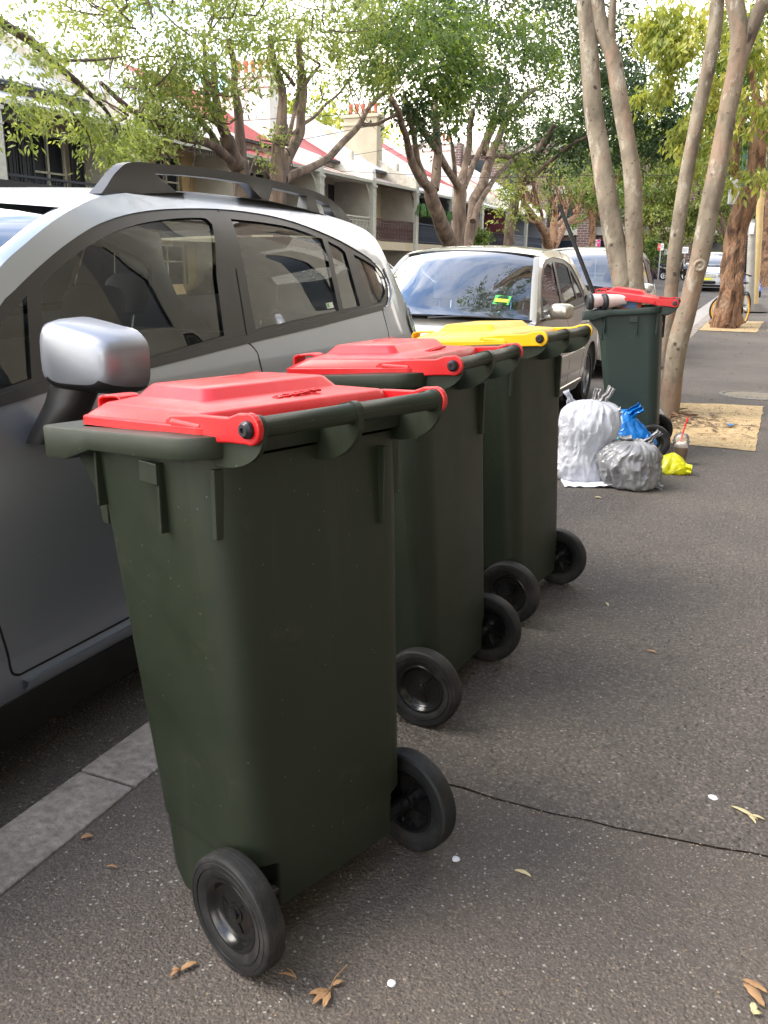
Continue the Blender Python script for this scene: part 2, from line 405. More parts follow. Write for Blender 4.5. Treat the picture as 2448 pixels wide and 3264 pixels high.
# kerb stones, each its own length
kb = MB(); y = -7.; rk = random.Random(5)
yy = [-7, -5.9, -4.8, -3.6, -2.5, -1.4, -.3, 0.60, 1.60, 2.7, 3.8]
while yy[-1] < 46: yy.append(yy[-1]+rk.uniform(.9, 1.3))
for a, c in zip(yy, yy[1:]):
    j = rk.uniform(-.006, .006); a += .005; c -= .005; za_, zc_ = gz(a), gz(c)
    x0, x1 = KO+j, KI-.008+rk.uniform(-.004, .003)
    kb.add([(x0+.012, a, -.35), (x1, a, -.35), (x1, c, -.35), (x0+.012, c, -.35), (x0, a, za_+j*.5), (x1, a, za_), (x1, c, zc_), (x0, c, zc_+j*.5)],
        [(0, 3, 2, 1), (4, 5, 6, 7), (0, 1, 5, 4), (1, 2, 6, 5), (2, 3, 7, 6), (3, 0, 4, 7)])
o = kb.build('kerb', M_kerb, bev=.006); tag(o, kind='structure')
RZ = -.12
sheet('road', [(-10.2, -2.05, -40, 47), (-60, 60, 47, 58)], M_road, RZ)
sheet('road_gutter', [(-2.05, KO+.004, -40, 15.5)], M_road, RZ)
sheet('concrete_gutter', [(-2.05, KO+.004, 15.5, 47)], M_conc, RZ+.003)
sheet('kerb_opposite', [(-10.5, -10.2, -40, 46)], M_conc, 0.0)
b = MB()
for a, c in ((-40, 14), (14, 46)):
    b.add([(-10.2, a, gz(a)), (-10.2, c, gz(c)), (-10.2, c, gz(c)-.2), (-10.2, a, gz(a)-.2)], [(0, 1, 2, 3)])
tag(b.build('kerb_face', M_conc), kind='structure')
sheet('footpath_opposite', [(-15.0, -10.5, -40, 46)], M_path2, -.002)
sheet('footpath_far', [(-60, 60, 58, 66)], M_path2, -.0)
sheet('yard_ground', [(-45, -15.0, -40, 46), (-60, 60, 66, 120)], M_dirt, -.05)
def ragged(P, amp, seg=.08):
    out = []
    for (a, b_), (c, d) in zip(P, P[1:]+P[:1]):
        n = max(1, int(math.hypot(c-a, d-b_)/seg))
        for i in range(n):
            x, y = lerp(a, c, i/n), lerp(b_, d, i/n); out.append((x+amp*noise.noise(Vector((x*6, y*6, 1))), y+amp*noise.noise(Vector((x*6, y*6, 7)))))
    return out
path_poly('tree_pit', ragged([(-1.36, 7.03), (-.5, 7.0), (-.02, 6.98), (-.01, 8.2), (.0, 9.38), (-.4, 9.34), (-.76, 9.2), (-1.36, 9.1)], .022), .008, M_soil)
b = MB(); zz = gz(20)+.012
b.add([(-1.36, 18.9, gz(18.9)+.012), (-.30, 18.9, gz(18.9)+.012), (-.22, 21.9, gz(21.9)+.012), (-1.36, 21.6, gz(21.6)+.012)], [(0, 1, 2, 3)])
tag(b.build('tree_pit_far', M_soil), kind='structure')
# mulch and roots at the near tree
b = MB(); rm = random.Random(11)
for i in range(330):
    a = rm.uniform(0, 6.28); r = abs(rm.gauss(0, .42)); x = -.82+r*math.cos(a)*1.1; y = 8.1+r*math.sin(a)*.9
    if x < -1.33 or y < 7.05: continue
    l = rm.uniform(.02, .09); an = rm.uniform(0, 3.14); wd = rm.uniform(.004, .012)
    dx, dy = math.cos(an)*l, math.sin(an)*l; nx, ny = -math.sin(an)*wd, math.cos(an)*wd; z = .012+rm.uniform(0, .012)
    b.add([(x-dx-nx, y-dy-ny, z), (x+dx-nx, y+dy-ny, z+rm.uniform(0, .01)), (x+dx+nx, y+dy+ny, z+.004), (x-dx+nx, y-dy+ny, z+.004)], [(0, 1, 2, 3)])
tag(b.build('bark_mulch', M_mulch), kind='stuff')

# ================================================================== WHEELIE BINS
M_bin = mat('bin_green_plastic', (.0128, .0182, .0098), .48, spec=.38, vcol=(.0165, .0225, .0122), vscale=3, bump=.10, bscale=260, bdist=.002, rvar=.07, speck=((.10, .11, .09), 34, .035))
M_bin2 = mat('bin_blue_green_plastic', (.017, .029, .024), .47, spec=.4, vcol=(.021, .035, .028), vscale=3, bump=.10, bscale=260, bdist=.002, rvar=.07, speck=((.12, .13, .12), 22, .04))
M_red = mat('lid_red_plastic', (.50, .007, .010), .38, var=.07, vscale=5, bump=.06, bscale=300, bdist=.002, rvar=.08)
M_yel = mat('lid_yellow_plastic', (.78, .44, .003), .38, var=.05, vscale=5, bump=.06, bscale=300, bdist=.002, rvar=.08)
M_rub = mat('bin_tyre_rubber', (.008, .008, .0085), .62, spec=.35, vcol=(.017, .0165, .016), vscale=14, bump=.15, bscale=120)
M_hub = mat('wheel_black_plastic', (.005, .005, .0055), .22, vcol=(.010, .010, .010), vscale=9, rvar=.08)
M_bolt = mat('bolt_black', (.012, .012, .016), .3)

def wear(m, col, stretch=(9, 9, .7), lo=.56, hi=.75, k=.35):
    nt = m.node_tree; N = nt.nodes.new; L = nt.links.new; b = nt.nodes['Principled BSDF']
    src = b.inputs['Base Color'].links[0].from_socket; tc = N('ShaderNodeTexCoord'); mp = N('ShaderNodeMapping'); mp.inputs['Scale'].default_value = stretch; L(tc.outputs['Object'], mp.inputs[0])
    n = N('ShaderNodeTexNoise'); n.inputs['Scale'].default_value = 1; n.inputs['Detail'].default_value = 9; n.inputs['Roughness'].default_value = .7; L(mp.outputs[0], n.inputs[0])
    r = N('ShaderNodeMapRange'); r.inputs[1].default_value = lo; r.inputs[2].default_value = hi; r.inputs[4].default_value = k; L(n.outputs[0], r.inputs[0])
    mx = N('ShaderNodeMixRGB'); L(r.outputs[0], mx.inputs[0]); L(src, mx.inputs[1]); mx.inputs[2].default_value = (*col, 1); L(mx.outputs[0], b.inputs['Base Color'])
wear(M_bin, (.045, .047, .034)); wear(M_bin2, (.075, .085, .075)); wear(M_bin, (.08, .08, .065), (2.5, 60, 60), .66, .72, .35); wear(M_bin, (.05, .046, .036), (5, 5, 9), .60, .72, .5)
wear(M_red, (.62, .12, .10), (6, 6, 6), .52, .75, .35); wear(M_red, (.75, .35, .32), (5, 90, 90), .68, .73, .5); wear(M_yel, (.75, .50, .10), (6, 6, 6), .52, .75, .35)
wear(M_rub, (.05, .047, .043), (14, 14, 14), .5, .72, .6); wear(M_kerb, (.07, .055, .045), (3, 3, 3), .50, .68, .7); wear(M_soil, (.20, .13, .08), (7, 7, 7), .58, .70, .6)
def rrect(x0, x1, yh, r, n=6, z=0, notch=0, nx=.115, ybot=None):
    """rounded rectangle ring (x0..x1, -yh..yh); with wheel notches cut at the +x corners"""
    P = []
    def arc(cx, cy, a0, rr):
        for i in range(n+1):
            a = a0+math.pi/2*i/n; P.append((cx+rr*math.cos(a), cy+rr*math.sin(a), z))
    yn = yh-notch; rn = max(.008, r*(1-notch*18))
    # going ccw from (x1,-) corner
    arc(x1-rn, -yn+rn, -math.pi/2, rn)
    arc(x1-rn, yn-rn, 0, rn)
    P.append((lerp(x1-r, nx, min(1, notch*14)), yn, z)); P.append((lerp(x1-r-.001, nx-.001, min(1, notch*14)), yh, z))
    arc(x0+r, yh-r, math.pi/2, r)
    arc(x0+r, -yh+r, math.pi, r)
    P.append((lerp(x1-r-.001, nx-.001, min(1, notch*14)), -yh, z)); P.append((lerp(x1-r, nx, min(1, notch*14)), -yn, z))
    return P

def make_bin(bmat, lmat, lid_open=0, open_top=False):
    t = empty('wheelie_bin')
    # --- tub
    b = MB(); rings = []
    for z, no in ((.028, .05), (.06, .05), (.082, .05), (.086, .05), (.183, .05), (.187, .05), (.190, .0), (.197, .0), (.30, 0), (.6, 0), (.85, 0), (.93, 0), (.985, 0)):
        f = (z-.03)/.93
        x0 = lerp(-.062, -.216, f); x1 = lerp(.260, .204, max(0, f)); yh = lerp(.214, .250, f); r = lerp(.055, .075, f)
        if z < .05: x0 += .02; yh -= .012; x1 -= .004
        if z < .184: x1 = .2515; yh = .215
        if z < .084: x1 = .132
        rings.append(rrect(x0, x1, yh, r, z=z, notch=no))
    b.loft(rings, capb=not open_top)
    if open_top:
        inn = []
        for z in (.985, .6, .45):
            f = (z-.03)/.93
            inn.append(rrect(lerp(-.060, -.200, f)+.006, lerp(.222, .195, f)-.006, lerp(.214, .250, f)-.006, .06, z=z))
        b.loft(inn, capa=False, capb=True)
    b.build('tub', bmat, t, smooth=True, ang=32)
    # --- rim collar: deep skirt all round, stepping down at the front
    b = MB()
    def rz(x): return .990+.080*(x+.29)          # the top of the rim rises to the hinge side
    N_ = 8; outer = []
    def arc(cx, cy, a0, rr, dst):
        for i in range(N_+1):
            a = a0+math.pi/2*i/N_; dst.append((cx+rr*math.cos(a), cy+rr*math.sin(a)))
    arc(.212-.080, -.285+.080, -math.pi/2, .080, outer); arc(.212-.080, .285-.080, 0, .080, outer)
    for xx in (.0, -.130, -.22): outer.append((xx, .288))
    arc(-.308+.022, .290-.022, math.pi/2, .022, outer); arc(-.308+.022, -.290+.022, math.pi, .022, outer)
    for xx in (-.22, -.130, .0): outer.append((xx, -.288))
    def low(x): return rz(x)-(.038 if x > -.13 else (.038+.024*min(1, (-x-.13)/.09)))
    cx = -.03
    def sc_(p, k, dx=0): return ((p[0]-cx)*k+cx, p[1]*k)
    R0 = [(*sc_(p, .925), low(p[0])+.002) for p in outer]
    R1 = [(*sc_(p, .992), low(p[0])) for p in outer]
    R1b = [(*sc_(p, .996), low(p[0])+.003) for p in outer]
    R2 = [(*sc_(p, 1.0), rz(p[0])-.004) for p in outer]
    R3 = [(*sc_(p, .994), rz(p[0])) for p in outer]
    R4 = [(*sc_(p, .80), rz(p[0])) for p in outer]
    R5 = [(*sc_(p, .80), rz(p[0])-.05) for p in outer]
    b.loft([R0, R1, R1b, R2, R3, R4, R5], capa=False, capb=False)
    b.build('rim', bmat, t, smooth=True, ang=38)
    # --- handle bar with its centre collar, cheeks and gussets
    hz = 1.053; hx = .289
    b = MB()
    prof = [(.0, -.226), (.017, -.226), (.0215, -.222), (.0215, -.214), (.018, -.209), (.018, -.010), (.0205, -.006), (.022, 0), (.0205, .006), (.018, .010), (.018, .209), (.0215, .214), (.0215, .222), (.017, .226), (0, .226)]
    b.lathe(prof, 'y', (hx, 0, hz), 20)
    b.box(hx-.019, hx+.019, -.205, .205, hz-.0012, hz+.0012)
    b.build('handle_bar', bmat, t, smooth=True, ang=40)
    def cheek(y, th, low_z, name='handle_cheek'):
        P = [(.10, rz(.1)-.012), (.15, rz(.15)-.004), (.20, 1.034), (.262, 1.068), (.290, 1.075)]
        for i in range(10):
            a = math.pi/2*(1-i/9*1.0)
            P.append((hx+.022*math.cos(a*1.0), hz+.022*math.sin(a)))
        for i in range(1, 9):
            a = i/8*math.pi/2
            P.append((.19+(.311-.19)*math.cos(a), hz-.012-(hz-low_z)*math.sin(a)))
        P.append((.13, low_z+.008))
        MB().prism(P, y-th/2, y+th/2, 'y').build(name, bmat, t, bev=.003)
    cheek(-.222, .010, .988); cheek(.222, .010, .975)
    cheek(0, .014, .968, 'handle_gusset')
    # vertical ribs under the rim
    def rib(x, y, z0, z1, dx, dy, nm='rib'):
        MB().box(x-dx, x+dx, y-dy, y+dy, z0, z1).build(nm, bmat, t, bev=.002)
    for s in (-1, 1):
        rib(-.155, s*.246, .845, .955, .0035, .014); rib(.060, s*.248, .835, .965, .0035, .014); rib(.035, s*.262, .925, .965, .028, .0035); rib(.186, s*.226, .845, .97, .006, .010)
        (rib(.205, .160, .80, .96, .020, .006) if s > 0 else None)
        P = [(-.262, .94), (-.262, .925), (-.20, .86), (-.185, .80), (-.165, .80), (-.17, .96)]
        MB().prism(P, s*.232-.003, s*.232+.003, 'y').build('front_gusset', bmat, t, bev=.002)
    # wheel bracket and axle
    MB().prism([(.13, .035), (.20, .035), (.215, .075), (.13, .09)], -.135, .135, 'y').build('axle_bracket', bmat, t, bev=.005)
    MB().lathe([(0, -.232), (.010, -.232), (.017, -.228), (.018, -.155), (.018, .155), (.017, .228), (.010, .232), (0, .232)], 'y', (.232, 0, .119), 16).build('axle', M_hub, t, smooth=True)
    # wheels
    for s in (-1, 1):
        wl = empty('wheel'); wl.parent = t; wl.location = (.232, s*.253, .119)
        if s < 0: wl.rotation_euler = (0, 0, 0)
        else: wl.rotation_euler = (0, 0, math.pi)
        # outer side is -y of the wheel frame
        ty = [(.074, -.017), (.080, -.0205), (.086, -.0225), (.0925, -.0235), (.0932, -.0215), (.0955, -.0215), (.0962, -.0238), (.1055, -.0240), (.1062, -.0228), (.1080, -.0228), (.1087, -.0238), (.1140, -.0225), (.1168, -.0200), (.1182, -.0165), (.1184, -.0120), (.1176, -.0114), (.1188, -.0108), (.1190, -.0040), (.1181, -.0034), (.1190, -.0028), (.1190, .0040), (.1181, .0046), (.1190, .0052), (.1186, .0140), (.1170, .0195), (.112, .0235), (.095, .025), (.082, .022), (.074, .016)]
        MB().lathe(ty, 'y', n=64, closed=True).build('tyre', M_rub, wl, smooth=True, ang=24)
        hb = [(0, -.013), (.008, -.013), (.012, -.012), (.0125, -.007), (.020, -.006), (.0205, -.0035), (.045, .000), (.056, -.002), (.060, -.008), (.066, -.019), (.070, -.0205), (.0745, -.018), (.0745, .018), (.068, .018), (.064, .008), (.055, .004), (.024, .004), (.022, .022), (0, .022)]
        MB().lathe(hb, 'y', n=56).build('hub', M_hub, wl, smooth=True, ang=50)
        b = MB()
        for k in range(8):
            a = k*math.pi/4+.3; ca, sa = math.cos(a), math.sin(a); px, pz = -sa*.0015, ca*.0015
            r0, r1 = .02, .066
            b.add([(r0*ca-px, .003, r0*sa-pz), (r0*ca+px, .003, r0*sa+pz), (r1*ca+px, .003, r1*sa+pz), (r1*ca-px, .003, r1*sa-pz),
                   (r0*ca-px, .020, r0*sa-pz), (r0*ca+px, .020, r0*sa+pz), (r1*ca+px, .010, r1*sa+pz), (r1*ca-px, .010, r1*sa-pz)],
                  [(0, 3, 2, 1), (4, 5, 6, 7), (0, 1, 5, 4), (1, 2, 6, 5), (2, 3, 7, 6), (3, 0, 4, 7)])
        for k in range(3):
            a = k*2.094+.9; b.tube([(.022*math.cos(a+q*.25), -.0055, .022*math.sin(a+q*.25)) if False else ((.022+.011*q)*math.cos(a), -.0045+q*.0012, (.022+.011*q)*math.sin(a)) for q in range(3)], .0018, 5)
        b.build('spokes', M_hub, wl)
    # --- lid (its own frame at the hinge so that it can stand open)
    lid = empty('lid'); lid.parent = t; lid.location = (hx, 0, hz)
    L_ = lambda x, y, z: (x-hx, y, z-hz)
    b = MB()
    def ring(x0, x1, yf, yb, z0, z1, rf, rb, n=6):
        """front (x0) half-width yf, back (x1) half-width yb"""
        P = []
        def ar(cx, cy, a0, r):
            for i in range(n+1):
                a = a0+math.pi/2*i/n; P.append((cx+r*math.cos(a), cy+r*math.sin(a)))
        ar(x1-rb, -yb+rb, -math.pi/2, rb); ar(x1-rb, yb-rb, 0, rb); ar(x0+rf, yf-rf, math.pi/2, rf); ar(x0+rf, -yf+rf, math.pi, rf)
        return [L_(p[0], p[1], lerp(z0, z1, (p[0]+.26)/.46)) for p in P]
    b.loft([ring(-.252, .182, .238, .243, .993, 1.026, .035, .03), ring(-.252, .182, .238, .243, 1.008, 1.041, .035, .03),
            ring(-.250, .180, .236, .241, 1.010, 1.043, .035, .03), ring(-.245, .175, .231, .236, 1.011, 1.044, .035, .03),
            ring(-.2445, .1745, .2305, .2355, 1.013, 1.046, .035, .03), ring(-.190, .163, .222, .228, 1.034, 1.062, .026, .026),
            ring(-.186, .159, .217, .223, 1.037, 1.065, .026, .024), ring(-.180, .153, .210, .216, 1.038, 1.066, .026, .024),
            ring(-.156, .086, .168, .172, 1.045, 1.074, .026, .026), ring(-.153, .083, .165, .169, 1.047, 1.076, .024, .024),
            ring(-.132, .066, .150, .155, 1.067, 1.092, .02, .02), ring(-.127, .061, .145, .150, 1.070, 1.095, .018, .018),
            ring(-.07, .01, .08, .08, 1.072, 1.096, .02, .02)], capa=False)
    # underside
    b.loft([ring(-.252, .182, .238, .243, .993, 1.026, .035, .03), ring(-.246, .176, .232, .237, .994, 1.027, .035, .03), ring(-.24, .170, .226, .23, 1.004, 1.038, .034, .03), ring(-.150, .070, .150, .155, 1.030, 1.058, .024, .024)], capa=False)
    b.build('lid_shell', lmat, lid, smooth=True, ang=30, weld=True)
    # front pull loops, one at each front corner
    for s in (-1, 1):
        b = MB()
        pth = [L_(-.238, s*.165, 1.008), L_(-.240, s*.165, 1.034), L_(-.232, s*.165, 1.044), L_(-.215, s*.165, 1.047), L_(-.190, s*.165, 1.050), L_(-.172, s*.165, 1.048), L_(-.165, s*.165, 1.034)]
        rr = []
        for p in smooth_path(pth, 3):
            p = Vector(p); rr.append(p)
        for i, p in enumerate(rr):
            pass
        vs = []; fs = []
        for i, p in enumerate(rr):
            t_ = (rr[min(i+1, len(rr)-1)]-rr[max(i-1, 0)]).normalized(); nn = Vector((-t_.z, 0, t_.x))
            hw = .030 if i < 8 else .024
            for (dy, dn) in ((-hw, -.0035), (hw, -.0035), (hw, .0035), (-hw, .0035)):
                vs.append((p.x+nn.x*dn, p.y+dy, p.z+nn.z*dn))
        k = len(rr)
        for i in range(k-1):
            for j in range(4): fs.append((i*4+j, i*4+(j+1) % 4, (i+1)*4+(j+1) % 4, (i+1)*4+j))
        fs += [(3, 2, 1, 0), tuple((k-1)*4+j for j in range(4))]
        b.add(vs, fs); b.build('pull_loop', lmat, lid, bev=.003)
    # hinge lugs with bolts
    for s in (-1, 1):
        P = [(.055, 1.018), (.058, 1.040), (.07, 1.049), (.15, 1.060), (.235, 1.066), (.262, 1.076)]
        for i in range(13):
            a = math.pi*.62-i/12*math.pi*1.2; P.append((hx+.0265*math.cos(a), hz+.0265*math.sin(a)))
        P += [(.235, 1.024), (.19, 1.018)]
        MB().prism([(p[0]-hx, p[1]-hz) for p in P], s*.232-.006, s*.232+.006, 'y').build('hinge_lug', lmat, lid, bev=.003)
        MB().lathe([(0, s*.006), (.0135, s*.006), (.0135, 0), (0, 0)] if False else [(0.0, s*.0155), (.0045, s*.0155), (.0047, s*.0185), (.010, s*.0185), (.0145, s*.013), (.0155, s*.006), (.0155, 0), (0, 0)], 'y', (0, s*.232, 0), 20).build('hinge_bolt', M_bolt, lid, smooth=True, ang=30)
        MB().box(.075-hx, .162-hx, s*.218-.024, s*.218+.024, 1.030-hz, 1.046-hz).build('lug_pad', lmat, lid, bev=.006, bseg=3)
    lid.rotation_euler = (0, lid_open, 0)
    return t, lid

bin_specs = [(-.942, 1.510, -.334, 1.0, M_bin, M_red, 'dark green wheelie bin with a red lid nearest the camera, wheels toward the path', 0),
             (-1.028, 2.479, -.081, 1.0, M_bin, M_red, 'dark green bin with closed red lid, between the nearest bin and the yellow lidded one', 0),
             (-.993, 3.352, -.143, 1.01, M_bin, M_yel, 'dark green wheelie bin with a bright yellow lid', 0),
             (-.940, 6.615, .072, 1.015, M_bin2, M_red, 'overfilled green wheelie bin by the smooth tree trunks, red lid propped open on rubbish', -.17)]
for i, (x, y, rz, s, bm_, lm_, lab, op) in enumerate(bin_specs):
    t, lid = make_bin(bm_, lm_, -op if False else op*-1, open_top=bool(op))
    if op: lid.rotation_euler = (0, .17, 0)
    t.location = (x, y, .003); t.rotation_euler = (0, 0, rz); t.scale = (s, s, s)
    tag(t, lab, 'wheelie bin', 'wheelie bins along the kerb')
    if i < 2:
        text_obj('COLLINS', 'embossed_lettering', lm_, lid, (.118-.289, .02, .0145), (0, -.055, math.pi/2), .030, .0022)
        b = MB()      # scuffed white streaks on the lid top
        for k in range(5):
            y0 = -.02+k*.012; b.add([(-.395, y0, .0240), (-.393, y0+.004, .0240), (-.30-.01*k, y0+.045, .0395), (-.302-.01*k, y0+.041, .0395)], [(0, 1, 2, 3)])
        b.build('scuff_mark', mat('scuff_white', (.85, .75, .75), .8), lid)
# ================================================================== CARS
M_silver = mat('car_paint_silver_grey', (.32, .35, .40), .33, .80, coat=.5)
M_satin = mat('mirror_cap_satin_silver', (.27, .285, .32), .40, .62, coat=.15)
M_gold = mat('car_paint_champagne', (.40, .365, .30), .30, .65, coat=1)
M_wpaint = mat('car_paint_white', (.72, .73, .74), .3, .2, coat=1)
M_navy = mat('car_paint_navy', (.015, .025, .07), .25, .4, coat=1)
M_blackp = mat('car_paint_black', (.012, .012, .014), .25, .2, coat=1)
M_trim = mat('black_trim', (.014, .0135, .0135), .42, var=.2, vscale=12)
M_rail = mat('roof_rail_grey', (.035, .036, .040), .42, bump=.1, bscale=400, bdist=.001)
M_gap = mat('panel_gap', (.004, .004, .004), .9)
M_chr = mat('chrome', (.75, .77, .80), .12, 1)
M_alloy = mat('alloy_rim', (.45, .45, .46), .3, .9)
M_tyre = mat('car_tyre', (.014, .014, .014), .8, var=.3, vscale=8)
M_seat = mat('seat_fabric_dark', (.022, .022, .024), .9, bump=.3, bscale=300)
M_seatg = mat('seat_fabric_grey', (.14, .15, .17), .9)
M_dash = mat('dashboard', (.03, .03, .032), .7)
M_lampc = glass_mat('lamp_clear', (.85, .88, .9), 2.0)
M_lampin = mat('lamp_reflector', (.6, .62, .65), .15, .9)
M_lampr = mat('lamp_red', (.35, .012, .012), .15, coat=.5)
M_glass = glass_mat('car_glass', (.78, .85, .80), 1.5)
M_wind = glass_mat('windscreen_glass', (.60, .72, .84), 3.8)
M_stk_w = mat('sticker_white', (.75, .75, .70), .6); M_stk_g = mat('sticker_green', (.10, .50, .12), .6); M_stk_y = mat('sticker_yellow', (.75, .70, .06), .6)

def inpoly(x, y, P):
    c = False; n = len(P); j = n-1
    for i in range(n):
        if (P[i][1] > y) != (P[j][1] > y) and x < (P[j][0]-P[i][0])*(y-P[i][1])/(P[j][1]-P[i][1])+P[i][0]: c = not c
        j = i
    return c
def fill(outer, holes=(), grid=.045, maxseg=.05):
    def dens(P):
        r = []
        for a, b in zip(P, list(P[1:])+[P[0]]):
            n = max(1, int(math.hypot(b[0]-a[0], b[1]-a[1])/maxseg))
            for i in range(n): r.append((lerp(a[0], b[0], i/n), lerp(a[1], b[1], i/n)))
        return r
    O = dens(outer); H = [dens(h) for h in holes]
    vs = []; es = []
    for P in [O]+H:
        n0 = len(vs); vs += [Vector(p) for p in P]; es += [(n0+i, n0+(i+1) % len(P)) for i in range(len(P))]
    x0 = min(p[0] for p in O); x1 = max(p[0] for p in O); y0 = min(p[1] for p in O); y1 = max(p[1] for p in O)
    bp = list(vs)
    nx = int((x1-x0)/grid); ny = int((y1-y0)/grid)
    for i in range(1, nx+1):
        for j in range(1, ny+1):
            x = x0+i*grid; y = y0+j*grid
            if inpoly(x, y, O) and not any(inpoly(x, y, h) for h in H):
                if min((x-p[0])**2+(y-p[1])**2 for p in bp) > (grid*.45)**2: vs.append(Vector((x, y)))
    r = delaunay_2d_cdt(vs, es, [], 0, 1e-5)
    V = [tuple(p) for p in r[0]]; F = []
    for f in r[2]:
        cx = sum(V[i][0] for i in f)/3; cy = sum(V[i][1] for i in f)/3
        if inpoly(cx, cy, O) and not any(inpoly(cx, cy, h) for h in H): F.append(tuple(f))
    return V, F

class Car:
    """local frame: y from the nose (0) to the tail (L), x across, z above the road"""
    def __init__(s, name, L, plan, sect, edge, crown, loc, rz, label, cat, group=None, paint=M_silver):
        s.t = empty(name, loc, rz, label, cat, group); s.L = L; s.plan = pchip(plan); s.sect = pchip(sect); s.edge = pchip(edge); s.crown = pchip(crown); s.paint = paint
    def w(s, y, h): return interp(y, s.plan)-interp(h, s.sect)
    def side(s, name, m, outer, holes=(), off=0, both=True, parent=None, grid=.045, sol=0, sides=(1, -1)):
        V, F = fill(outer, holes, grid); o = None
        for sg in sides:
            b = MB(); b.add([(sg*(s.w(y, h)+off), y, h) for y, h in V], F if sg > 0 else [f[::-1] for f in F])
            o = b.build(name, m, parent or s.t, smooth=True, ang=50, sol=sol, fixn=False)
        return o
    def strip(s, name, m, path, wd, off=.003, th=.006, sides=(1, -1), parent=None):
        for sg in sides:
            P = [Vector((sg*(s.w(y, h)+off), y, h)) for y, h in path]
            b = MB(); vs = []; fs = []
            for i, p in enumerate(P):
                y0, h0 = path[max(i-1, 0)]; y1, h1 = path[min(i+1, len(P)-1)]
                ty, th_ = y1-y0, h1-h0; l = math.hypot(ty, th_) or 1; ny, nh = -th_/l*wd/2, ty/l*wd/2
                y, h = path[i]
                for (a, c) in ((1, 0), (-1, 0), (-1, 1), (1, 1)):
                    yy, hh = y+ny*a, h+nh*a
                    vs.append((sg*(s.w(yy, hh)+off-(th if c else 0)), yy, hh))
            for i in range(len(P)-1):
                for j in range(4): fs.append((i*4+j, i*4+(j+1) % 4, (i+1)*4+(j+1) % 4, (i+1)*4+j))
            b.add(vs, fs); b.build(name, m, parent or s.t, smooth=True, ang=60)
    def top(s, name, m, ya, yb, n=14, inset=0., nt=16, off=0, bow=0, parent=None, bowa=None, bowb=None):
        """surface spanning the two side edges between edge parameter positions ya..yb (indices along the edge polyline by y)"""
        E = s.edge; rows = []
        def at(y):
            return interp(y, E)
        for i in range(n+1):
            y = lerp(ya, yb, i/n); h = at(y); W = s.w(y, h)-inset; row = []
            cr = interp(y, s.crown); bw = lerp(bow if bowa is None else bowa, bow if bowb is None else bowb, i/n)
            for j in range(nt+1):
                t = -1+2*j/nt; q = 1-abs(t)**2.2
                row.append((W*t, y-bw*q, h+cr*q+off))
            rows.append(row)
        b = MB(); vs = [p for r in rows for p in r]; k = nt+1
        b.add(vs, [(i*k+j, i*k+j+1, (i+1)*k+j+1, (i+1)*k+j) for i in range(n) for j in range(nt)])
        return b.build(name, m, parent or s.t, smooth=True, ang=60, fixn=False)
    def wheels(s, ys, r=.31, wd=.20, x=None, rim=M_alloy, nsp=5):
        for y in ys:
            for sg in (1, -1):
                X = (x or s.w(y, .35)-.02)
                wl = empty('wheel'); wl.parent = s.t; wl.location = (sg*(X-wd/2), y, r); wl.rotation_euler = (0, 0, 0 if sg > 0 else math.pi)
                MB().lathe([(r*.66, -wd/2), (r*.92, -wd/2), (r*.985, -wd*.40), (r, -wd*.25), (r, wd*.25), (r*.985, wd*.40), (r*.92, wd/2), (r*.70, wd/2), (r*.66, wd*.44)], 'x', n=40, closed=True).build('tyre', M_tyre, wl, smooth=True)
                b = MB().lathe([(r*.66, -wd*.44), (r*.66, wd*.44), (r*.62, wd*.44), (r*.60, wd*.2), (r*.60, -wd*.4)], 'x', n=36)
                for k in range(nsp):
                    a = k*2*math.pi/nsp; ca, sa = math.cos(a), math.sin(a)
                    for (r0, r1, w0, w1) in ((.02, r*.63, .035, .022),):
                        q = [(r0, -w0), (r1, -w1), (r1, w1), (r0, w0)]
                        b.add([(wd*.36, ca*p-sa*z, sa*p+ca*z) for p, z in q]+[(wd*.24, ca*p-sa*z, sa*p+ca*z) for p, z in q], [(0, 1, 2, 3), (7, 6, 5, 4), (0, 4, 5, 1), (1, 5, 6, 2), (2, 6, 7, 3), (3, 7, 4, 0)])
                b.lathe([(0, wd*.38), (.05, wd*.37), (.055, wd*.30)], 'x', n=20)
                b.build('rim', rim, wl, smooth=True, ang=35)
                MB().lathe([(0, -wd*.1), (r*.6, -wd*.1)], 'x', n=24).build('brake_disc', M_gap, wl)
    def seat(s, x, y, z=.52, m=M_seat, w=.25, hr=True, hrh=0, lean=.28):
        t = empty('seat'); t.parent = s.t; t.location = (x, y, z)
        b = MB(); rings = []
        for k, (h, ww, th) in enumerate(((.0, w*.95, .09), (.12, w, .10), (.30, w, .085), (.45, w*.92, .07), (.54, w*.75, .055), (.58, w*.5, .03))):
            yy = lean*h
            rings.append([(ww*math.cos(a), yy+th*.8*math.sin(a), h) for a in [2*math.pi*i/16 for i in range(16)]])
        b.loft(rings); b.build('backrest', m, t, smooth=True, ang=60)
        b = MB(); b.loft([[(w*.95*math.copysign(abs(math.cos(a))**.5, math.cos(a)), -.22+.26*math.copysign(abs(math.sin(a))**.5, math.sin(a)), hh) for a in [2*math.pi*i/20 for i in range(20)]] for hh in (-.20, -.04, .0)]); b.build('cushion', m, t, smooth=True, ang=50)
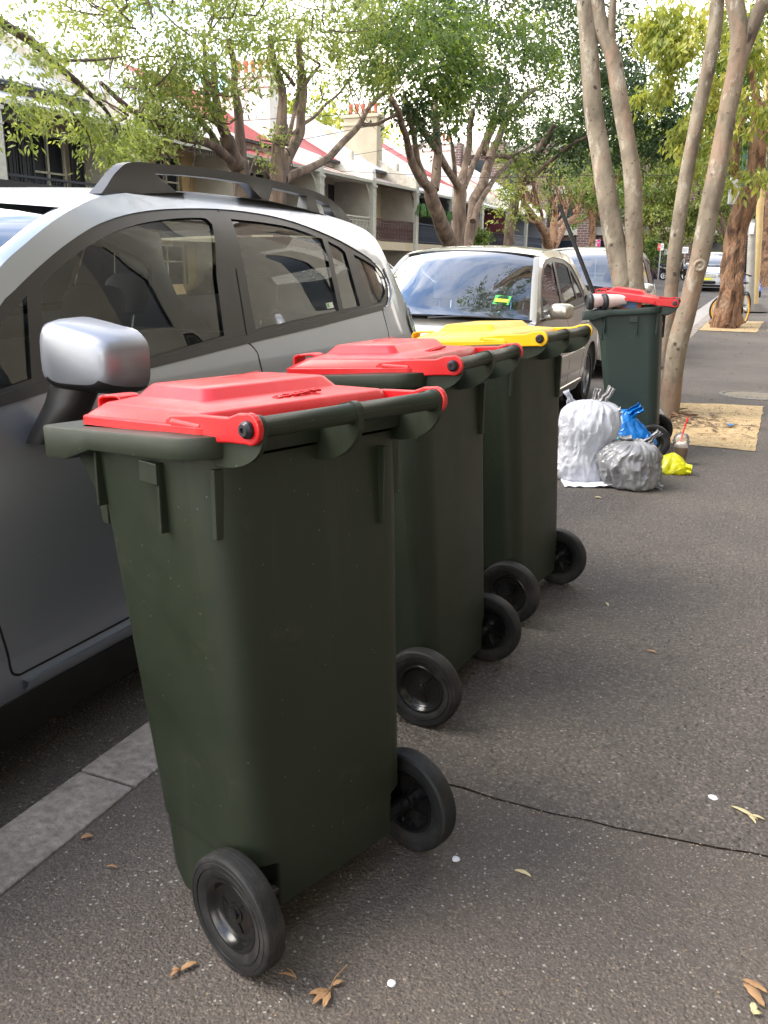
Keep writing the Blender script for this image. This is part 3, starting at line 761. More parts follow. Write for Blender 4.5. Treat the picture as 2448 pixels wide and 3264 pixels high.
        if hr:
            b = MB(); c0 = lean*.72
            for k in range(1): pass
            rr = []
            for h, ww, th in ((.655+hrh, .07, .02), (.665+hrh, .115, .045), (.72+hrh, .135, .058), (.80+hrh, .13, .055), (.835+hrh, .105, .04), (.845+hrh, .06, .015)):
                rr.append([(ww*math.copysign(abs(math.cos(a))**.7, math.cos(a)), lean*h+th*math.sin(a), h) for a in [2*math.pi*i/20 for i in range(20)]])
            b.loft(rr); b.build('headrest', m, t, smooth=True, ang=60)
            for q in (-.06, .06): MB().tube([(q, lean*.56, .55), (q, lean*.68, .68+hrh)], .006, 6).build('headrest_post', M_chr, t)
    def floor(s, y0, y1, hw=.72, z0=.17, z1=.30):
        MB().box(-hw, hw, y0, y1, z0, z1).build('floor_pan', M_gap, s.t)
    def wheelsteer(s, x, y, z=.88):
        b = MB(); t = R(65)
        ring = []
        for i in range(33):
            a = 2*math.pi*i/32; ring.append((x+.185*math.cos(a), y-.185*math.sin(a)*math.cos(t)*-1, z+.185*math.sin(a)*math.sin(t)))
        b.tube(ring, .014, 8, cap=False); b.tube([(x-.18, y, z), (x+.18, y, z)], .02, 6); b.tube([(x, y, z), (x, y-.25, z-.08)], .03, 8)
        b.build('steering_wheel', M_dash, s.t, smooth=True)
    def mirror(s, y, z, m, sgs=(1, -1), sx=.0, size=1.0, xo=.10):
        for sg in sgs:
            t = empty('door_mirror'); t.parent = s.t; t.location = (sg*(s.w(y, z)+xo), y, z)
            if sg < 0: t.rotation_euler = (0, 0, math.pi); 
            k = size; f = 1 if sg > 0 else -1
            def sh(x0, x1, z0, z1, y0, y1):
                return [[(lerp(x0, x1, .5)+(x1-x0)/2*cc*q, f*(yy), lerp(z0, z1, .5)+(z1-z0)/2*ss*q) for cc, ss in [(math.copysign(abs(math.cos(a))**.55, math.cos(a)), math.copysign(abs(math.sin(a))**.6, math.sin(a))) for a in [2*math.pi*i/28 for i in range(28)]]] for yy, q in ((y0, .55), (lerp(y0, y1, .12), .80), (lerp(y0, y1, .35), .94), (lerp(y0, y1, .7), 1.0), (y1, 1.0))]
            b = MB(); b.loft(sh(-.02*k, .19*k, -.055*k, .085*k, -.07*k, .045*k)); b.build('mirror_shell', m, t, smooth=True, ang=60)
            MB().tube([(-.13*k, f*.0, -.06*k), (-.05*k, 0, -.045*k), (.03*k, 0, -.03*k)], [.03*k, .026*k, .03*k], 10).build('mirror_arm', m if m != M_silver else M_trim, t, smooth=True)
            MB().box(.0, .17*k, f*.046*k-.001, f*.046*k+.001, -.04*k, .07*k).build('mirror_glass', M_chr, t)
    def ends(s, m, nose, tail, zlo=.22):
        """front and rear bumpers: nose/tail = list of (h, y) profile at the centre line"""
        for nm, prof, sg in (('front_bumper', nose, -1), ('rear_bumper', tail, 1)):
            b = MB(); rows = []; nt = 20
            for h, y in prof:
                row = []
                for j in range(nt+1):
                    t = -1+2*j/nt
                    ye = (0 if sg < 0 else s.L)
                    # the bumper wraps round to the side
                    yc = y; pull = abs(t)**3.5*.16
                    yy = yc - sg*pull
                    row.append((t*s.w(yy, h), yy, h))
                rows.append(row)
            vs = [p for r in rows for p in r]; k = nt+1
            b.add(vs, [(i*k+j, i*k+j+1, (i+1)*k+j+1, (i+1)*k+j) for i in range(len(prof)-1) for j in range(nt)])
            b.build(nm, m, s.t, smooth=True, ang=45)

def arch(yc, r, n=12, z0=.22, ry=1.0):
    return [(yc+r*ry*math.cos(a), .31+r*math.sin(a)) for a in [math.pi*i/n for i in range(n+1)]]

# ---------------------------------------------------------------- the silver grey crossover beside the bins
O = .10
c = Car('crossover_car', 4.72, [(0, .60), (.12, .76), (.35, .84), (.9, .88), (3.7, .885), (4.2, .87), (4.5, .82), (4.72, .66)],
        [(.15, .10), (.22, .06), (.3, .03), (.5, 0), (.8, 0), (.95, .01), (1.05, .03), (1.12, .055), (1.35, .13), (1.5, .18), (1.6, .235), (1.66, .29), (1.72, .36), (1.8, .45)],
        [(0, .70), (.12, .86), (.5, .98), (1.1, 1.07), (1.30, 1.115), (1.42, 1.20), (1.55, 1.29), (1.68, 1.409), (1.79, 1.468), (1.92, 1.528), (2.05, 1.576), (2.20, 1.618), (2.45, 1.650), (2.75, 1.672), (3.15, 1.678), (3.5, 1.665), (3.85, 1.635), (4.12, 1.595), (4.22, 1.55), (4.28, 1.45), (4.36, 1.34), (4.45, 1.23), (4.56, 1.14), (4.66, 1.05), (4.72, .86)],
        [(0, .06), (1.2, .09), (1.42, .06), (2.0, .026), (2.3, .016), (4.0, .010), (4.2, .02), (4.7, .08)],
        (-1.70-.885, O, -.12), 0, 'silver grey crossover with black roof rails parked along the kerb right beside the green bins', 'car', 'parked cars')
crossover = c.t
def sh(P): return [(y-O, h) for y, h in P]
frame = smooth_path(sh([(1.45, 1.085), (1.60, 1.19), (1.737, 1.313), (1.803, 1.351), (1.907, 1.406), (2.027, 1.463), (2.155, 1.513), (2.263, 1.545), (2.427, 1.578), (2.643, 1.602), (2.932, 1.618), (3.233, 1.617), (3.497, 1.596), (3.785, 1.546), (4.0, 1.492), (4.16, 1.446), (4.265, 1.392), (4.30, 1.335), (4.275, 1.275), (4.20, 1.226)]), 3)
wl_ = sh([(4.06, 1.210), (3.422, 1.176), (2.82, 1.149), (2.248, 1.118), (1.814, 1.101), (1.638, 1.085)])
frame_p = [tuple(p) for p in frame]+wl_
edge_p = [p for p in c.edge]
rear_edge = [(4.72, .62), (4.70, .40), (4.62, .28)]
lower = [(.02, .45)]+[(.05, .30), (.30, .22)]+arch(.82, .35)[::-1][0:0]
def body_outline():
    P = list(edge_p)+rear_edge
    P += [(4.30, .24)]+arch(3.72, .37)+[(3.32, .285)]
    P += [(1.55, .285), (1.47, .29)]+arch(1.02, .37)+[(.60, .26), (.10, .26), (.0, .40)]
    return P
c.side('body_side', c.paint, body_outline(), [frame_p], grid=.05)
fg = [tuple(p) for p in smooth_path(sh([(1.904, 1.358), (1.945, 1.381), (2.069, 1.440), (2.236, 1.500), (2.417, 1.542), (2.616, 1.568), (2.80, 1.580), (2.835, 1.575)]), 3)]+sh([(2.85, 1.56), (2.762, 1.384), (2.697, 1.178), (2.25, 1.140), (1.82, 1.128)])
ql = sh([(1.73, 1.272), (1.846, 1.338), (1.768, 1.130), (1.62, 1.112), (1.655, 1.19)])
rg = [tuple(p) for p in smooth_path(sh([(2.997, 1.585), (3.247, 1.582), (3.478, 1.568), (3.690, 1.532)]), 3)]+sh([(3.646, 1.223), (2.915, 1.186)])
rf = sh([(3.738, 1.524), (3.84, 1.498), (3.880, 1.478), (3.880, 1.236), (3.690, 1.226)])
rq = [tuple(p) for p in smooth_path(sh([(3.965, 1.470), (4.128, 1.432), (4.235, 1.392), (4.270, 1.340), (4.235, 1.285), (4.14, 1.243)]), 3)]+sh([(4.03, 1.238)])
c.side('window_frame', M_trim, frame_p, [fg, ql, rg, rf, rq], off=-.005, grid=.05)
for g in (fg, ql, rg, rf, rq): c.side('side_window', M_glass, g, off=-.014, grid=.08)
c.strip('window_seal', M_trim, [(y, h) for y, h in sh([(1.52, 1.078), (1.638, 1.092), (1.814, 1.108), (2.248, 1.125), (2.82, 1.156), (3.422, 1.183), (4.06, 1.217), (4.17, 1.224)])], .026, off=.006, th=.02)
c.strip('rear_brightwork', c.paint, [tuple(p) for p in smooth_path(sh([(4.13, 1.212), (4.22, 1.222), (4.30, 1.27), (4.325, 1.335), (4.29, 1.40)]), 3)], .014, off=.006, th=.01)
# panel gaps
for P in ([(2.82, 1.15), (2.865, 1.11), (2.862, 1.05), (2.845, .8), (2.83, .45), (2.81, .36)], [(4.125, 1.215), (4.12, 1.12), (4.10, 1.06), (4.03, .85), (3.90, .66), (3.70, .56), (3.50, .42), (3.44, .36)],
          [(1.44, 1.07), (1.46, .85), (1.515, .56), (1.537, .458), (1.552, .395), (1.58, .375)], [(1.58, .375), (2.0, .372), (3.44, .365)]):
    c.strip('door_gap', M_gap, [tuple(p) for p in smooth_path(sh(P), 4)], .007, off=.0006, th=.004)
c.strip('frame_gap', M_gap, sh([(2.84, 1.16), (2.90, 1.40), (2.945, 1.612)]), .006, off=-.0042, th=.003)
c.strip('sill_moulding', c.paint, sh([(1.60, .335), (2.2, .330), (3.40, .328)]), .024, off=.012, th=.02)
c.strip('sill_cladding', M_trim, sh([(1.49, .225), (2.2, .215), (3.42, .22)]), .165, off=.004, th=.05)
for (ya, yb_, hh) in ((2.50, 2.68, .985), (3.58, 3.76, 1.03)):
    c.strip('door_handle', c.paint, [(q, hh+.004*k) for k, q in enumerate((ya-O, ya-O+.05, ya-O+.13, yb_-O))], .030, off=.036, th=.022)
    c.strip('handle_recess', M_gap, [(q, hh-.004) for q in (ya-O+.01, yb_-O-.01)], .05, off=.0012, th=.003)
# roof, bonnet, glass
c.top('bonnet', c.paint, .06, 1.26, inset=.0)
c.top('scuttle', M_trim, 1.26, 1.34, n=3, inset=0, bowa=.0, bowb=.30)
c.top('windscreen', M_wind, 1.34, 2.06, n=16, inset=.055, off=-.003, bowa=.42, bowb=.16)
for sg in (1, -1):    # roof pillar skin between the windscreen and the side frame
    rows = []
    for i in range(26):
        y = lerp(1.26, 2.16, i/25); h = interp(y, c.edge); W = c.w(y, h)
        rows.append([(sg*W, y, h), (sg*(W-.03), y, h+.008), (sg*(W-.06), y-.0, h+.006), (sg*(W-.068), y+.004, h-.012)])
    b = MB(); b.loft(rows, closed=False, capa=False, capb=False); b.build('pillar_skin', c.paint, c.t, smooth=True, ang=60)
c.top('roof', c.paint, 2.045, 4.12, n=26, inset=0, nt=22, bowa=.16, bowb=-.02)
c.top('rear_spoiler', c.paint, 4.12, 4.22, n=4, bowa=-.02, bowb=-.10)
c.top('rear_window', M_glass, 4.22, 4.45, n=6, inset=.08, bowa=-.12, bowb=-.16, off=-.01)
c.top('tailgate', c.paint, 4.45, 4.72, n=6, bowa=-.16, bowb=-.14)
c.ends(c.paint, [(.26, .06), (.40, .0), (.60, -.02), (.72, .01), (.86, .10)], [(.26, 4.76), (.40, 4.84), (.62, 4.86), (.86, 4.84), (1.0, 4.80)])
c.floor(.25, 4.5, .70); c.wheels((1.02, 3.72), .335, .215)
# headliner and pillars keep the cabin dark inside
c.top('headliner', M_seatg, 2.30, 4.1, n=8, inset=.02, off=-.02, bowa=.10)
# roof rails
rtop = [(p[0], p[1]) for p in smooth_path([(2.33, 1.630), (2.37, 1.660), (2.43, 1.708), (2.50, 1.738), (2.68, 1.748), (2.80, 1.755), (3.06, 1.761), (3.385, 1.757), (3.65, 1.748), (3.816, 1.735), (3.95, 1.712), (4.06, 1.676), (4.14, 1.632), (4.20, 1.592)], 4)]
def roofz(y, x=.585):
    yy = y-O; W = c.w(yy, interp(yy, c.edge)); return interp(yy, c.edge)+interp(yy, c.crown)*(1-min(1, x/W)**2.2)
bot = [(y, roofz(y)-.006) for y in [4.18-(4.18-2.35)*i/40 for i in range(41)]]
def hole(y0, y1, s0, s1, th=.031):
    P = []
    for i in range(9):
        y = lerp(y0, y1, i/8); P.append((y, interp(y, rtop)-th))
    P += [(y1+s1, roofz(y1+s1)-.003), (y0+s0, roofz(y0+s0)-.003)]
    return P
V, F = fill(rtop+bot, [hole(2.62, 3.20, .10, .10, .032), hole(3.40, 3.70, -.05, -.02, .030), hole(3.78, 3.92, .02, .05, .032)], grid=.03, maxseg=.03)
for sg in (1, -1):
    rt = empty('roof_rail'); rt.parent = c.t
    b = MB()
    for off_, fl in ((-.020, 0), (.020, 1)):
        vs = []
        for y, h in V:
            x = sg*(.585+off_+.010*(1-sstep(h-roofz(y), 0, .05))*(1 if off_ > 0 else -.3)); vs.append((x, y-O, h))
        b.add(vs, F if (fl == 1) == (sg > 0) else [f[::-1] for f in F])
    n0 = len(V); cnt = {}
    for f in F:
        for a_, b_ in ((f[0], f[1]), (f[1], f[2]), (f[2], f[0])): cnt[(a_, b_)] = 1
    b.f += [(a_, b_, b_+n0, a_+n0) for (a_, b_) in cnt if (b_, a_) not in cnt]; b.mi += [0]*(len(b.f)-len(b.mi))
    b.build('rail_bar', M_rail, rt, smooth=True, ang=45, bev=.006, bseg=3)
# near door mirror: big rounded shell on a dark foot
for sg in (1, -1):
    mt = empty('door_mirror'); mt.parent = c.t; mt.location = (sg*.995, 1.655, 1.184)
    k = sg
    def ring(y, s, zc, hx, hz_, xc=.045):
        r = []
        for i in range(32):
            a = 2*math.pi*i/32; ca = math.copysign(abs(math.cos(a))**.5, math.cos(a)); sa = math.copysign(abs(math.sin(a))**.5, math.sin(a))
            z = zc+hz_*sa; x = xc+hx*ca
            z -= .022*(ca)*max(0, sa)     # the top edge drops away outwards
            r.append((k*x, y, z))
        return r
    top_ = MB(); top_.loft([ring(-.078, 1, .012, .085, .056), ring(-.072, 1, .014, .100, .066), ring(-.055, 1, .014, .113, .076), ring(-.01, 1, .012, .122, .085), ring(.035, 1, .010, .125, .088), ring(.062, 1, .010, .125, .088)])
    o = top_.build('mirror_shell', [M_satin, M_trim], mt, smooth=True, ang=45)
    for p in o.data.polygons:
        if p.vertices[0] < 32*6 and len(p.vertices) == 4 and math.sin(2*math.pi*((p.index % 32)+.5)/32) < -.62: p.material_index = 1
    MB().loft([[(k*(.045+.119*x), .0625+yy, .008+.082*z) for x, z in [(math.copysign(abs(math.cos(a))**.6, math.cos(a)), math.copysign(abs(math.sin(a))**.6, math.sin(a))) for a in [2*math.pi*i/28 for i in range(28)]]] for yy in (0, .002)]).build('mirror_glass', M_chr, mt)
    f = MB(); f.loft([[(k*(x0+sx_*math.cos(a)), y0+sy*math.sin(a), z0) for a in [2*math.pi*i/16 for i in range(16)]] for (x0, y0, z0, sx_, sy) in ((-.020, .0, -.06, .072, .05), (-.035, -.005, -.10, .066, .055), (-.060, -.01, -.145, .062, .065), (-.105, -.012, -.205, .055, .07))])
    f.build('mirror_foot', M_trim, mt, smooth=True, ang=60)
# tail lamps wrap round the rear corner
c.side('tail_lamp', M_lampc, [tuple(p) for p in smooth_path([(4.37, 1.12), (4.46, 1.205), (4.58, 1.13), (4.66, 1.06), (4.69, .96), (4.60, .93), (4.47, 1.0)], 3, True)], off=.008, grid=.05)
c.side('lamp_reflector', M_lampin, [(4.39, 1.11), (4.47, 1.18), (4.56, 1.12), (4.65, 1.04), (4.66, .97), (4.58, .95), (4.48, 1.01)], off=.002, grid=.06)
# cabin
c.seat(.36, 1.98+.25, .50, M_seat); c.seat(-.36, 1.98+.25, .50, M_seat)
MB().box(-.60, .60, 3.02, 3.30, .32, .60).build('rear_bench', M_seat, c.t, bev=.05)
b = MB(); b.loft([[(x, y, z) for x, y, z in ((-.6, 3.25, .5), (.6, 3.25, .5), (.6, 3.42, .5), (-.6, 3.42, .5))], [(x, y, z) for x, y, z in ((-.58, 3.46, 1.12), (.58, 3.46, 1.12), (.58, 3.56, 1.10), (-.58, 3.56, 1.10))]]); b.build('rear_backrest', M_seat, c.t, bev=.03)
for x in (-.36, .36):
    b = MB(); rr = []
    for h, ww, th in ((1.17, .06, .02), (1.185, .115, .05), (1.25, .13, .06), (1.33, .118, .055), (1.365, .08, .03)):
        rr.append([(x+ww*math.copysign(abs(math.cos(a))**.6, math.cos(a)), 3.48+(h-1.17)*.3+th*math.sin(a), h) for a in [2*math.pi*i/20 for i in range(20)]])
    b.loft(rr); b.build('rear_headrest', M_seat, c.t, smooth=True, ang=50)
    for q in (-.06, .06): MB().tube([(x+q, 3.46, 1.08), (x+q, 3.49, 1.2)], .006, 6).build('headrest_post', M_chr, c.t)
MB().loft([[(-.66, 1.0, .70), (.66, 1.0, .70), (.66, 1.0, 1.03), (-.66, 1.0, 1.03)], [(-.66, 1.45, .62), (.66, 1.45, .62), (.66, 1.45, 1.05), (-.66, 1.45, 1.05)], [(-.64, 1.55, .60), (.64, 1.55, .60), (.64, 1.53, .98), (-.64, 1.53, .98)]]).build('dashboard', M_dash, c.t, bev=.02)
c.wheelsteer(-.36, 1.68, .94)
for sg in (1, -1):    # inner door cards up to the glass
    MB().box(sg*.77-.02, sg*.77+.02, 1.35, 3.9, .3, 1.06).build('door_card', M_seatg if sg < 0 else M_dash, c.t)
c.side('window_sticker', M_stk_w, sh([(3.55, 1.235), (3.615, 1.238), (3.615, 1.262), (3.55, 1.259)]), off=-.011, sides=(1,))
c.side('sticker_dot', M_stk_g, sh([(3.555, 1.241), (3.575, 1.242), (3.575, 1.258), (3.555, 1.257)]), off=-.0095, sides=(1,))

# ---------------------------------------------------------------- a generic three-box / two-box car
def make_car(kind, loc, rz, paint, label, name='sedan_car', seats=M_seatg, glass=None, rim=M_alloy, detail=True, L=4.55, cat='car', front='plain', tall=1.0):
    glass = glass or M_glass
    hw = .87
    sect = [(.15, .08), (.3, .02), (.5, 0), (.75, 0), (.85, .02), (.95, .05), (1.2, .15), (1.35, .215), (1.42, .27), (1.5, .34), (1.7, .36)]
    plan = [(0, .58), (.10, .72), (.32, .81), (.8, .865), (3.6, .87), (4.1, .84), (L-.15, .72), (L, .6)]
    if kind == 'sedan':
        edge = [(0, .62), (.10, .74), (.45, .85), (1.1, .93), (1.30, .965), (1.55, 1.13), (1.75, 1.25), (1.93, 1.345), (2.05, 1.385), (2.30, 1.405), (2.7, 1.415), (3.0, 1.405), (3.22, 1.375), (3.45, 1.28), (3.65, 1.17), (3.83, 1.07), (3.95, 1.03), (L-.1, 1.0), (L, .86)]
        crown = [(0, .05), (1.2, .06), (1.4, .04), (1.95, .045), (3.2, .04), (3.9, .05), (L, .05)]
        ws, we, rs, re = 1.34, 1.98, 3.22, 3.86
        win_out = [(1.50, .99), (1.62, 1.10), (1.80, 1.225), (1.98, 1.315), (2.15, 1.352), (2.5, 1.368), (2.9, 1.355), (3.15, 1.32), (3.38, 1.22), (3.50, 1.12), (3.48, 1.06), (3.40, 1.045), (2.4, 1.01)]
        g1 = [(1.66, 1.03), (1.72, 1.12), (1.86, 1.215), (2.02, 1.29), (2.18, 1.322), (2.42, 1.334), (2.38, 1.045)]
        g2 = [(2.50, 1.337), (2.86, 1.326), (3.02, 1.30), (3.10, 1.08), (2.46, 1.05)]
        g3 = [(3.08, 1.285), (3.14, 1.265), (3.31, 1.18), (3.42, 1.10), (3.38, 1.085), (3.15, 1.078)]
        rear = [(L, .62), (L-.02, .40), (L-.08, .28)]
        wy = (.92, 3.56)
    else:   # wagon / hatch, taller
        edge = [(0, .66), (.10, .80), (.4, .95), (.95, 1.03), (1.12, 1.07), (1.40, 1.25), (1.65, 1.41), (1.85, 1.50), (2.1, 1.545), (2.6, 1.56), (3.4, 1.55), (3.95, 1.51), (4.1, 1.47), (4.2, 1.34), (4.32, 1.16), (L-.15, 1.02), (L, .84)]
        crown = [(0, .06), (1.1, .08), (1.4, .05), (2, .04), (4.1, .04), (L, .05)]
        ws, we, rs, re = 1.16, 1.90, 4.12, 4.34
        sect = [(.15, .08), (.3, .02), (.5, 0), (.85, 0), (.95, .02), (1.05, .05), (1.3, .13), (1.45, .19), (1.52, .25), (1.6, .33), (1.8, .4)]
        win_out = [(1.38, 1.09), (1.55, 1.22), (1.75, 1.36), (1.95, 1.44), (2.3, 1.485), (3.0, 1.49), (3.6, 1.47), (3.98, 1.42), (4.08, 1.25), (4.02, 1.13), (2.5, 1.11)]
        g1 = [(1.54, 1.12), (1.62, 1.22), (1.82, 1.355), (2.0, 1.41), (2.35, 1.455), (2.42, 1.455), (2.36, 1.135)]
        g2 = [(2.52, 1.457), (3.2, 1.46), (3.26, 1.15), (2.46, 1.137)]
        g3 = [(3.34, 1.455), (3.62, 1.44), (3.92, 1.395), (4.0, 1.25), (3.96, 1.16), (3.38, 1.15)]
        rear = [(L, .62), (L-.02, .40), (L-.08, .28)]
        wy = (.86, 3.50)
    T = lambda h: h if h < 1 else 1+(h-1)*tall
    edge = [(y, T(h)) for y, h in edge]; sect = [(T(h), d) for h, d in sect]
    win_out, g1, g2, g3 = [[(y, T(h)) for y, h in g] for g in (win_out, g1, g2, g3)]
    c = Car(name, L, plan, sect, edge, crown, loc, rz, label, cat, 'parked cars', paint)
    P = list(edge)+rear+[(wy[1]+.55, .24)]+arch(wy[1], .355)+[(wy[1]-.5, .225), (wy[0]+.5, .225)]+arch(wy[0], .355)+[(.42, .25), (.08, .25), (.0, .40)]
    c.side('body_side', paint, P, [win_out], grid=.06)
    c.side('window_frame', M_trim, win_out, [g1, g2, g3], off=-.006, grid=.06)
    for g in (g1, g2, g3): c.side('side_window', glass, g, off=-.013, grid=.12)
    c.top('bonnet', paint, .05, ws-.06, n=12); c.top('scuttle', M_trim, ws-.06, ws+.0, n=3, bowa=0, bowb=.28)
    c.top('windscreen', M_wind, ws+.0, we, n=14, inset=.05, off=-.003, bowa=.33, bowb=.12)
    for sg in (1, -1):
        rows = []
        for i in range(18):
            y = lerp(ws-.08, we+.02, i/17); h = interp(y, edge); W = c.w(y, h)
            rows.append([(sg*W, y, h), (sg*(W-.03), y, h+.008), (sg*(W-.056), y, h+.006), (sg*(W-.062), y+.004, h-.012)])
        b = MB(); b.loft(rows, closed=False, capa=False, capb=False); b.build('pillar_skin', paint, c.t, smooth=True, ang=60)
    # black seal round the windscreen head
    c.top('windscreen_seal', M_trim, we, we+.018, n=1, inset=.03, off=-.001, bowa=.12, bowb=.12)
    c.top('roof', paint, we+.018, rs, n=16, nt=18, bowa=.12, bowb=-.06)
    c.top('rear_window', glass, rs, re, n=8, inset=.05, off=-.006, bowa=-.06, bowb=-.16)
    for sg in (1, -1):
        rows = []
        for i in range(12):
            y = lerp(rs-.02, re+.04, i/11); h = interp(y, edge); W = c.w(y, h)
            rows.append([(sg*W, y, h), (sg*(W-.03), y, h+.008), (sg*(W-.056), y, h+.006), (sg*(W-.062), y, h-.012)])
        b = MB(); b.loft(rows, closed=False, capa=False, capb=False); b.build('pillar_skin', paint, c.t, smooth=True, ang=60)
    c.top('boot_lid', paint, re, L, n=6, bowa=-.16, bowb=-.02)
    e0 = edge[0][1]; e1 = edge[-1][1]
    c.ends(paint, [(.25, .06), (.38, -.01), (.55, -.03), (e0, -.0), (edge[1][1]+.03, .10)], [(.25, L-.04), (.40, L+.02), (.62, L+.03), (e1, L)])
    c.floor(.2, L-.25, .70); c.wheels(wy, .31, .20, rim=rim)
    c.top('headliner', M_dash, we+.03, rs, n=6, inset=.03, off=-.02, bowa=.12)
    c.strip('side_moulding', paint, [(wy[0]+.42, .595), (2.2, .60), (wy[1]-.42, .61)], .045, off=.014, th=.02)
    c.strip('sill_moulding', paint, [(wy[0]+.42, .30), (wy[1]-.40, .305)], .03, off=.012, th=.02)
    c.strip('window_seal', M_trim, [(1.48, win_out[0][1]-.012), (2.4, win_out[-1][1]-.012), (3.46, (1.040 if kind == 'sedan' else 1.115))], .018, off=.005, th=.015)
    for q in ([(1.42, edge[4][1]-.04), (1.45, .7), (1.42, .36)], [(2.44, 1.02), (2.46, .7), (2.44, .34)], [(3.36, 1.04), (3.28, .78), (3.12, .58), (3.02, .36)]):
        c.strip('door_gap', M_gap, [tuple(p) for p in smooth_path(q, 4)], .007, off=.0008, th=.004)
    for y in (2.28, 3.18): c.strip('door_handle', paint, [(y, .84), (y+.15, .845)], .03, off=.03, th=.02)
    dz = .0 if kind == 'sedan' else .08
    c.seat(.36, 2.18, .44+dz, seats); c.seat(-.36, 2.18, .44+dz, seats)
    MB().box(-.6, .6, 2.85, 3.05, .3, .95+dz).build('rear_bench', seats, c.t, bev=.05)
    for x in (-.36, .36): MB().box(x-.11, x+.11, 2.95, 3.03, .97+dz, 1.10+dz).build('rear_headrest', seats, c.t, bev=.03, bseg=3)
    MB().loft([[(-.66, 1.05, .6), (.66, 1.05, .6), (.66, 1.05, .90+dz), (-.66, 1.05, .90+dz)], [(-.66, 1.62, .6), (.66, 1.62, .6), (.64, 1.60, .90+dz), (-.64, 1.60, .90+dz)]]).build('dashboard', M_dash, c.t, bev=.02)
    c.wheelsteer(-.36, 1.72, .84+dz)
    yb, hb = (2.0, 1.30+dz*1.4); MB().box(-.10, .10, yb-.05, yb-.02, hb-.07, hb).build('rear_view_mirror', M_dash, c.t, bev=.01)
    c.mirror(1.66, 1.035+dz, paint, size=.95, xo=.06)
    # lamps, grille, plate
    for sg in (1, -1):
        V, F = fill([(.36, .56), (.42, .66), (.70, .70), (.74, .62), (.60, .55)], grid=.05)
        b = MB(); b.add([(sg*x, .035+max(0, x-.42)**2*1.6-.055+.002, h) for x, h in V], F); b.build('headlamp', [M_lampin, M_lampc][0], c.t, smooth=True)
        b = MB(); b.lathe([(.06, 0), (.055, -.012), (.03, -.02), (0, -.02)], 'y', (sg*.55, -.01, .36), 20); b.build('fog_lamp', M_lampc if False else M_lampin, c.t, smooth=True)
        V, F = fill([(.40, .70), (.40, .86), (.62, .86), (.66, .70)], grid=.06)
        b = MB(); b.add([(sg*x, L+.034-max(0, x-.42)**2*1.8, h) for x, h in V], F); b.build('tail_lamp', M_lampr, c.t, smooth=True)
    b = MB(); b.box(-.34, .34, -.045, -.028, .54, .665); b.build('grille', M_gap, c.t, bev=.01)
    for k in range(4): MB().box(-.33, .33, -.052, -.044, .555+k*.027, .566+k*.027).build('grille_bar', M_chr, c.t)
    MB().box(-.36, .36, -.048, -.022, .29, .40).build('lower_grille', M_gap, c.t, bev=.01)
    MB().box(-.19, .19, -.058, -.05, .43, .53).build('number_plate', M_stk_y, c.t, bev=.004)
    MB().box(-.19, .19, L+.03, L+.038, .60, .70).build('number_plate', M_stk_y, c.t, bev=.004)
    for (xa, xb) in ((-.55, .02), (-.02, .55)):
        za_ = edge[4][1]+.035
        MB().tube([(xa, ws-.36, za_), (lerp(xa, xb, .5), ws-.33, za_+.02), (xb, ws-.27, za_+.012)], .007, 6).build('wiper', M_trim, c.t, smooth=True)
    return c
cs = make_car('sedan', (-1.74-.87, 6.02, -.12), 0, M_gold, 'champagne sedan with a green sticker on its windscreen, parked behind the grey crossover', tall=1.36)
cs.top('registration_sticker', M_stk_g, 1.52, 1.60, n=2) if False else None
# registration label low on the kerb side of the windscreen
def on_screen(c, y, x, off=.0, ws=1.34, we=1.98):
    t = (y-ws)/(we-ws); bw = lerp(.33, .12, t); h = interp(y, c.edge); W = c.w(y, h)-.05; q = 1-abs(x/W)**2.2
    return (x, y-bw*q, h+interp(y, c.crown)*q-.008+off)
b = MB(); b.add([on_screen(cs, 1.46, .44, .006), on_screen(cs, 1.46, .56, .006), on_screen(cs, 1.53, .56, .006), on_screen(cs, 1.53, .44, .006)], [(0, 1, 2, 3)]); b.build('registration_sticker', M_stk_g, cs.t)
b = MB(); b.add([on_screen(cs, 1.475, .45, .009), on_screen(cs, 1.475, .55, .009), on_screen(cs, 1.50, .55, .009), on_screen(cs, 1.50, .45, .009)], [(0, 1, 2, 3)]); b.build('sticker_band', M_stk_y, cs.t)
make_car('wagon', (-1.80-.87, 11.6, -.12), 0, mat('car_paint_pale_silver', (.55, .54, .50), .3, .5, coat=1), 'pale silver hatchback with a cream mirror parked behind the champagne sedan', 'hatchback_car', tall=1.18)
make_car('sedan', (-9.2, 17.5+4.5, -.06), math.pi, M_navy, 'dark navy car across the street, only its roof showing behind the champagne sedan')
make_car('wagon', (-9.15, 9.6, -.12), math.pi, M_wpaint, 'white wagon across the street, seen through the windows of the grey crossover', 'wagon_car')
make_car('sedan', (-2.75, 39.5, gz(41)-.12), 0, M_wpaint, 'white sedan facing the camera far up the street beside the leaning brown tree')
make_car('wagon', (-3.6, 45.6, gz(47)-.12), -.25, M_blackp, 'black four wheel drive with a pale roof rack behind the far white sedan', 'wagon_car')
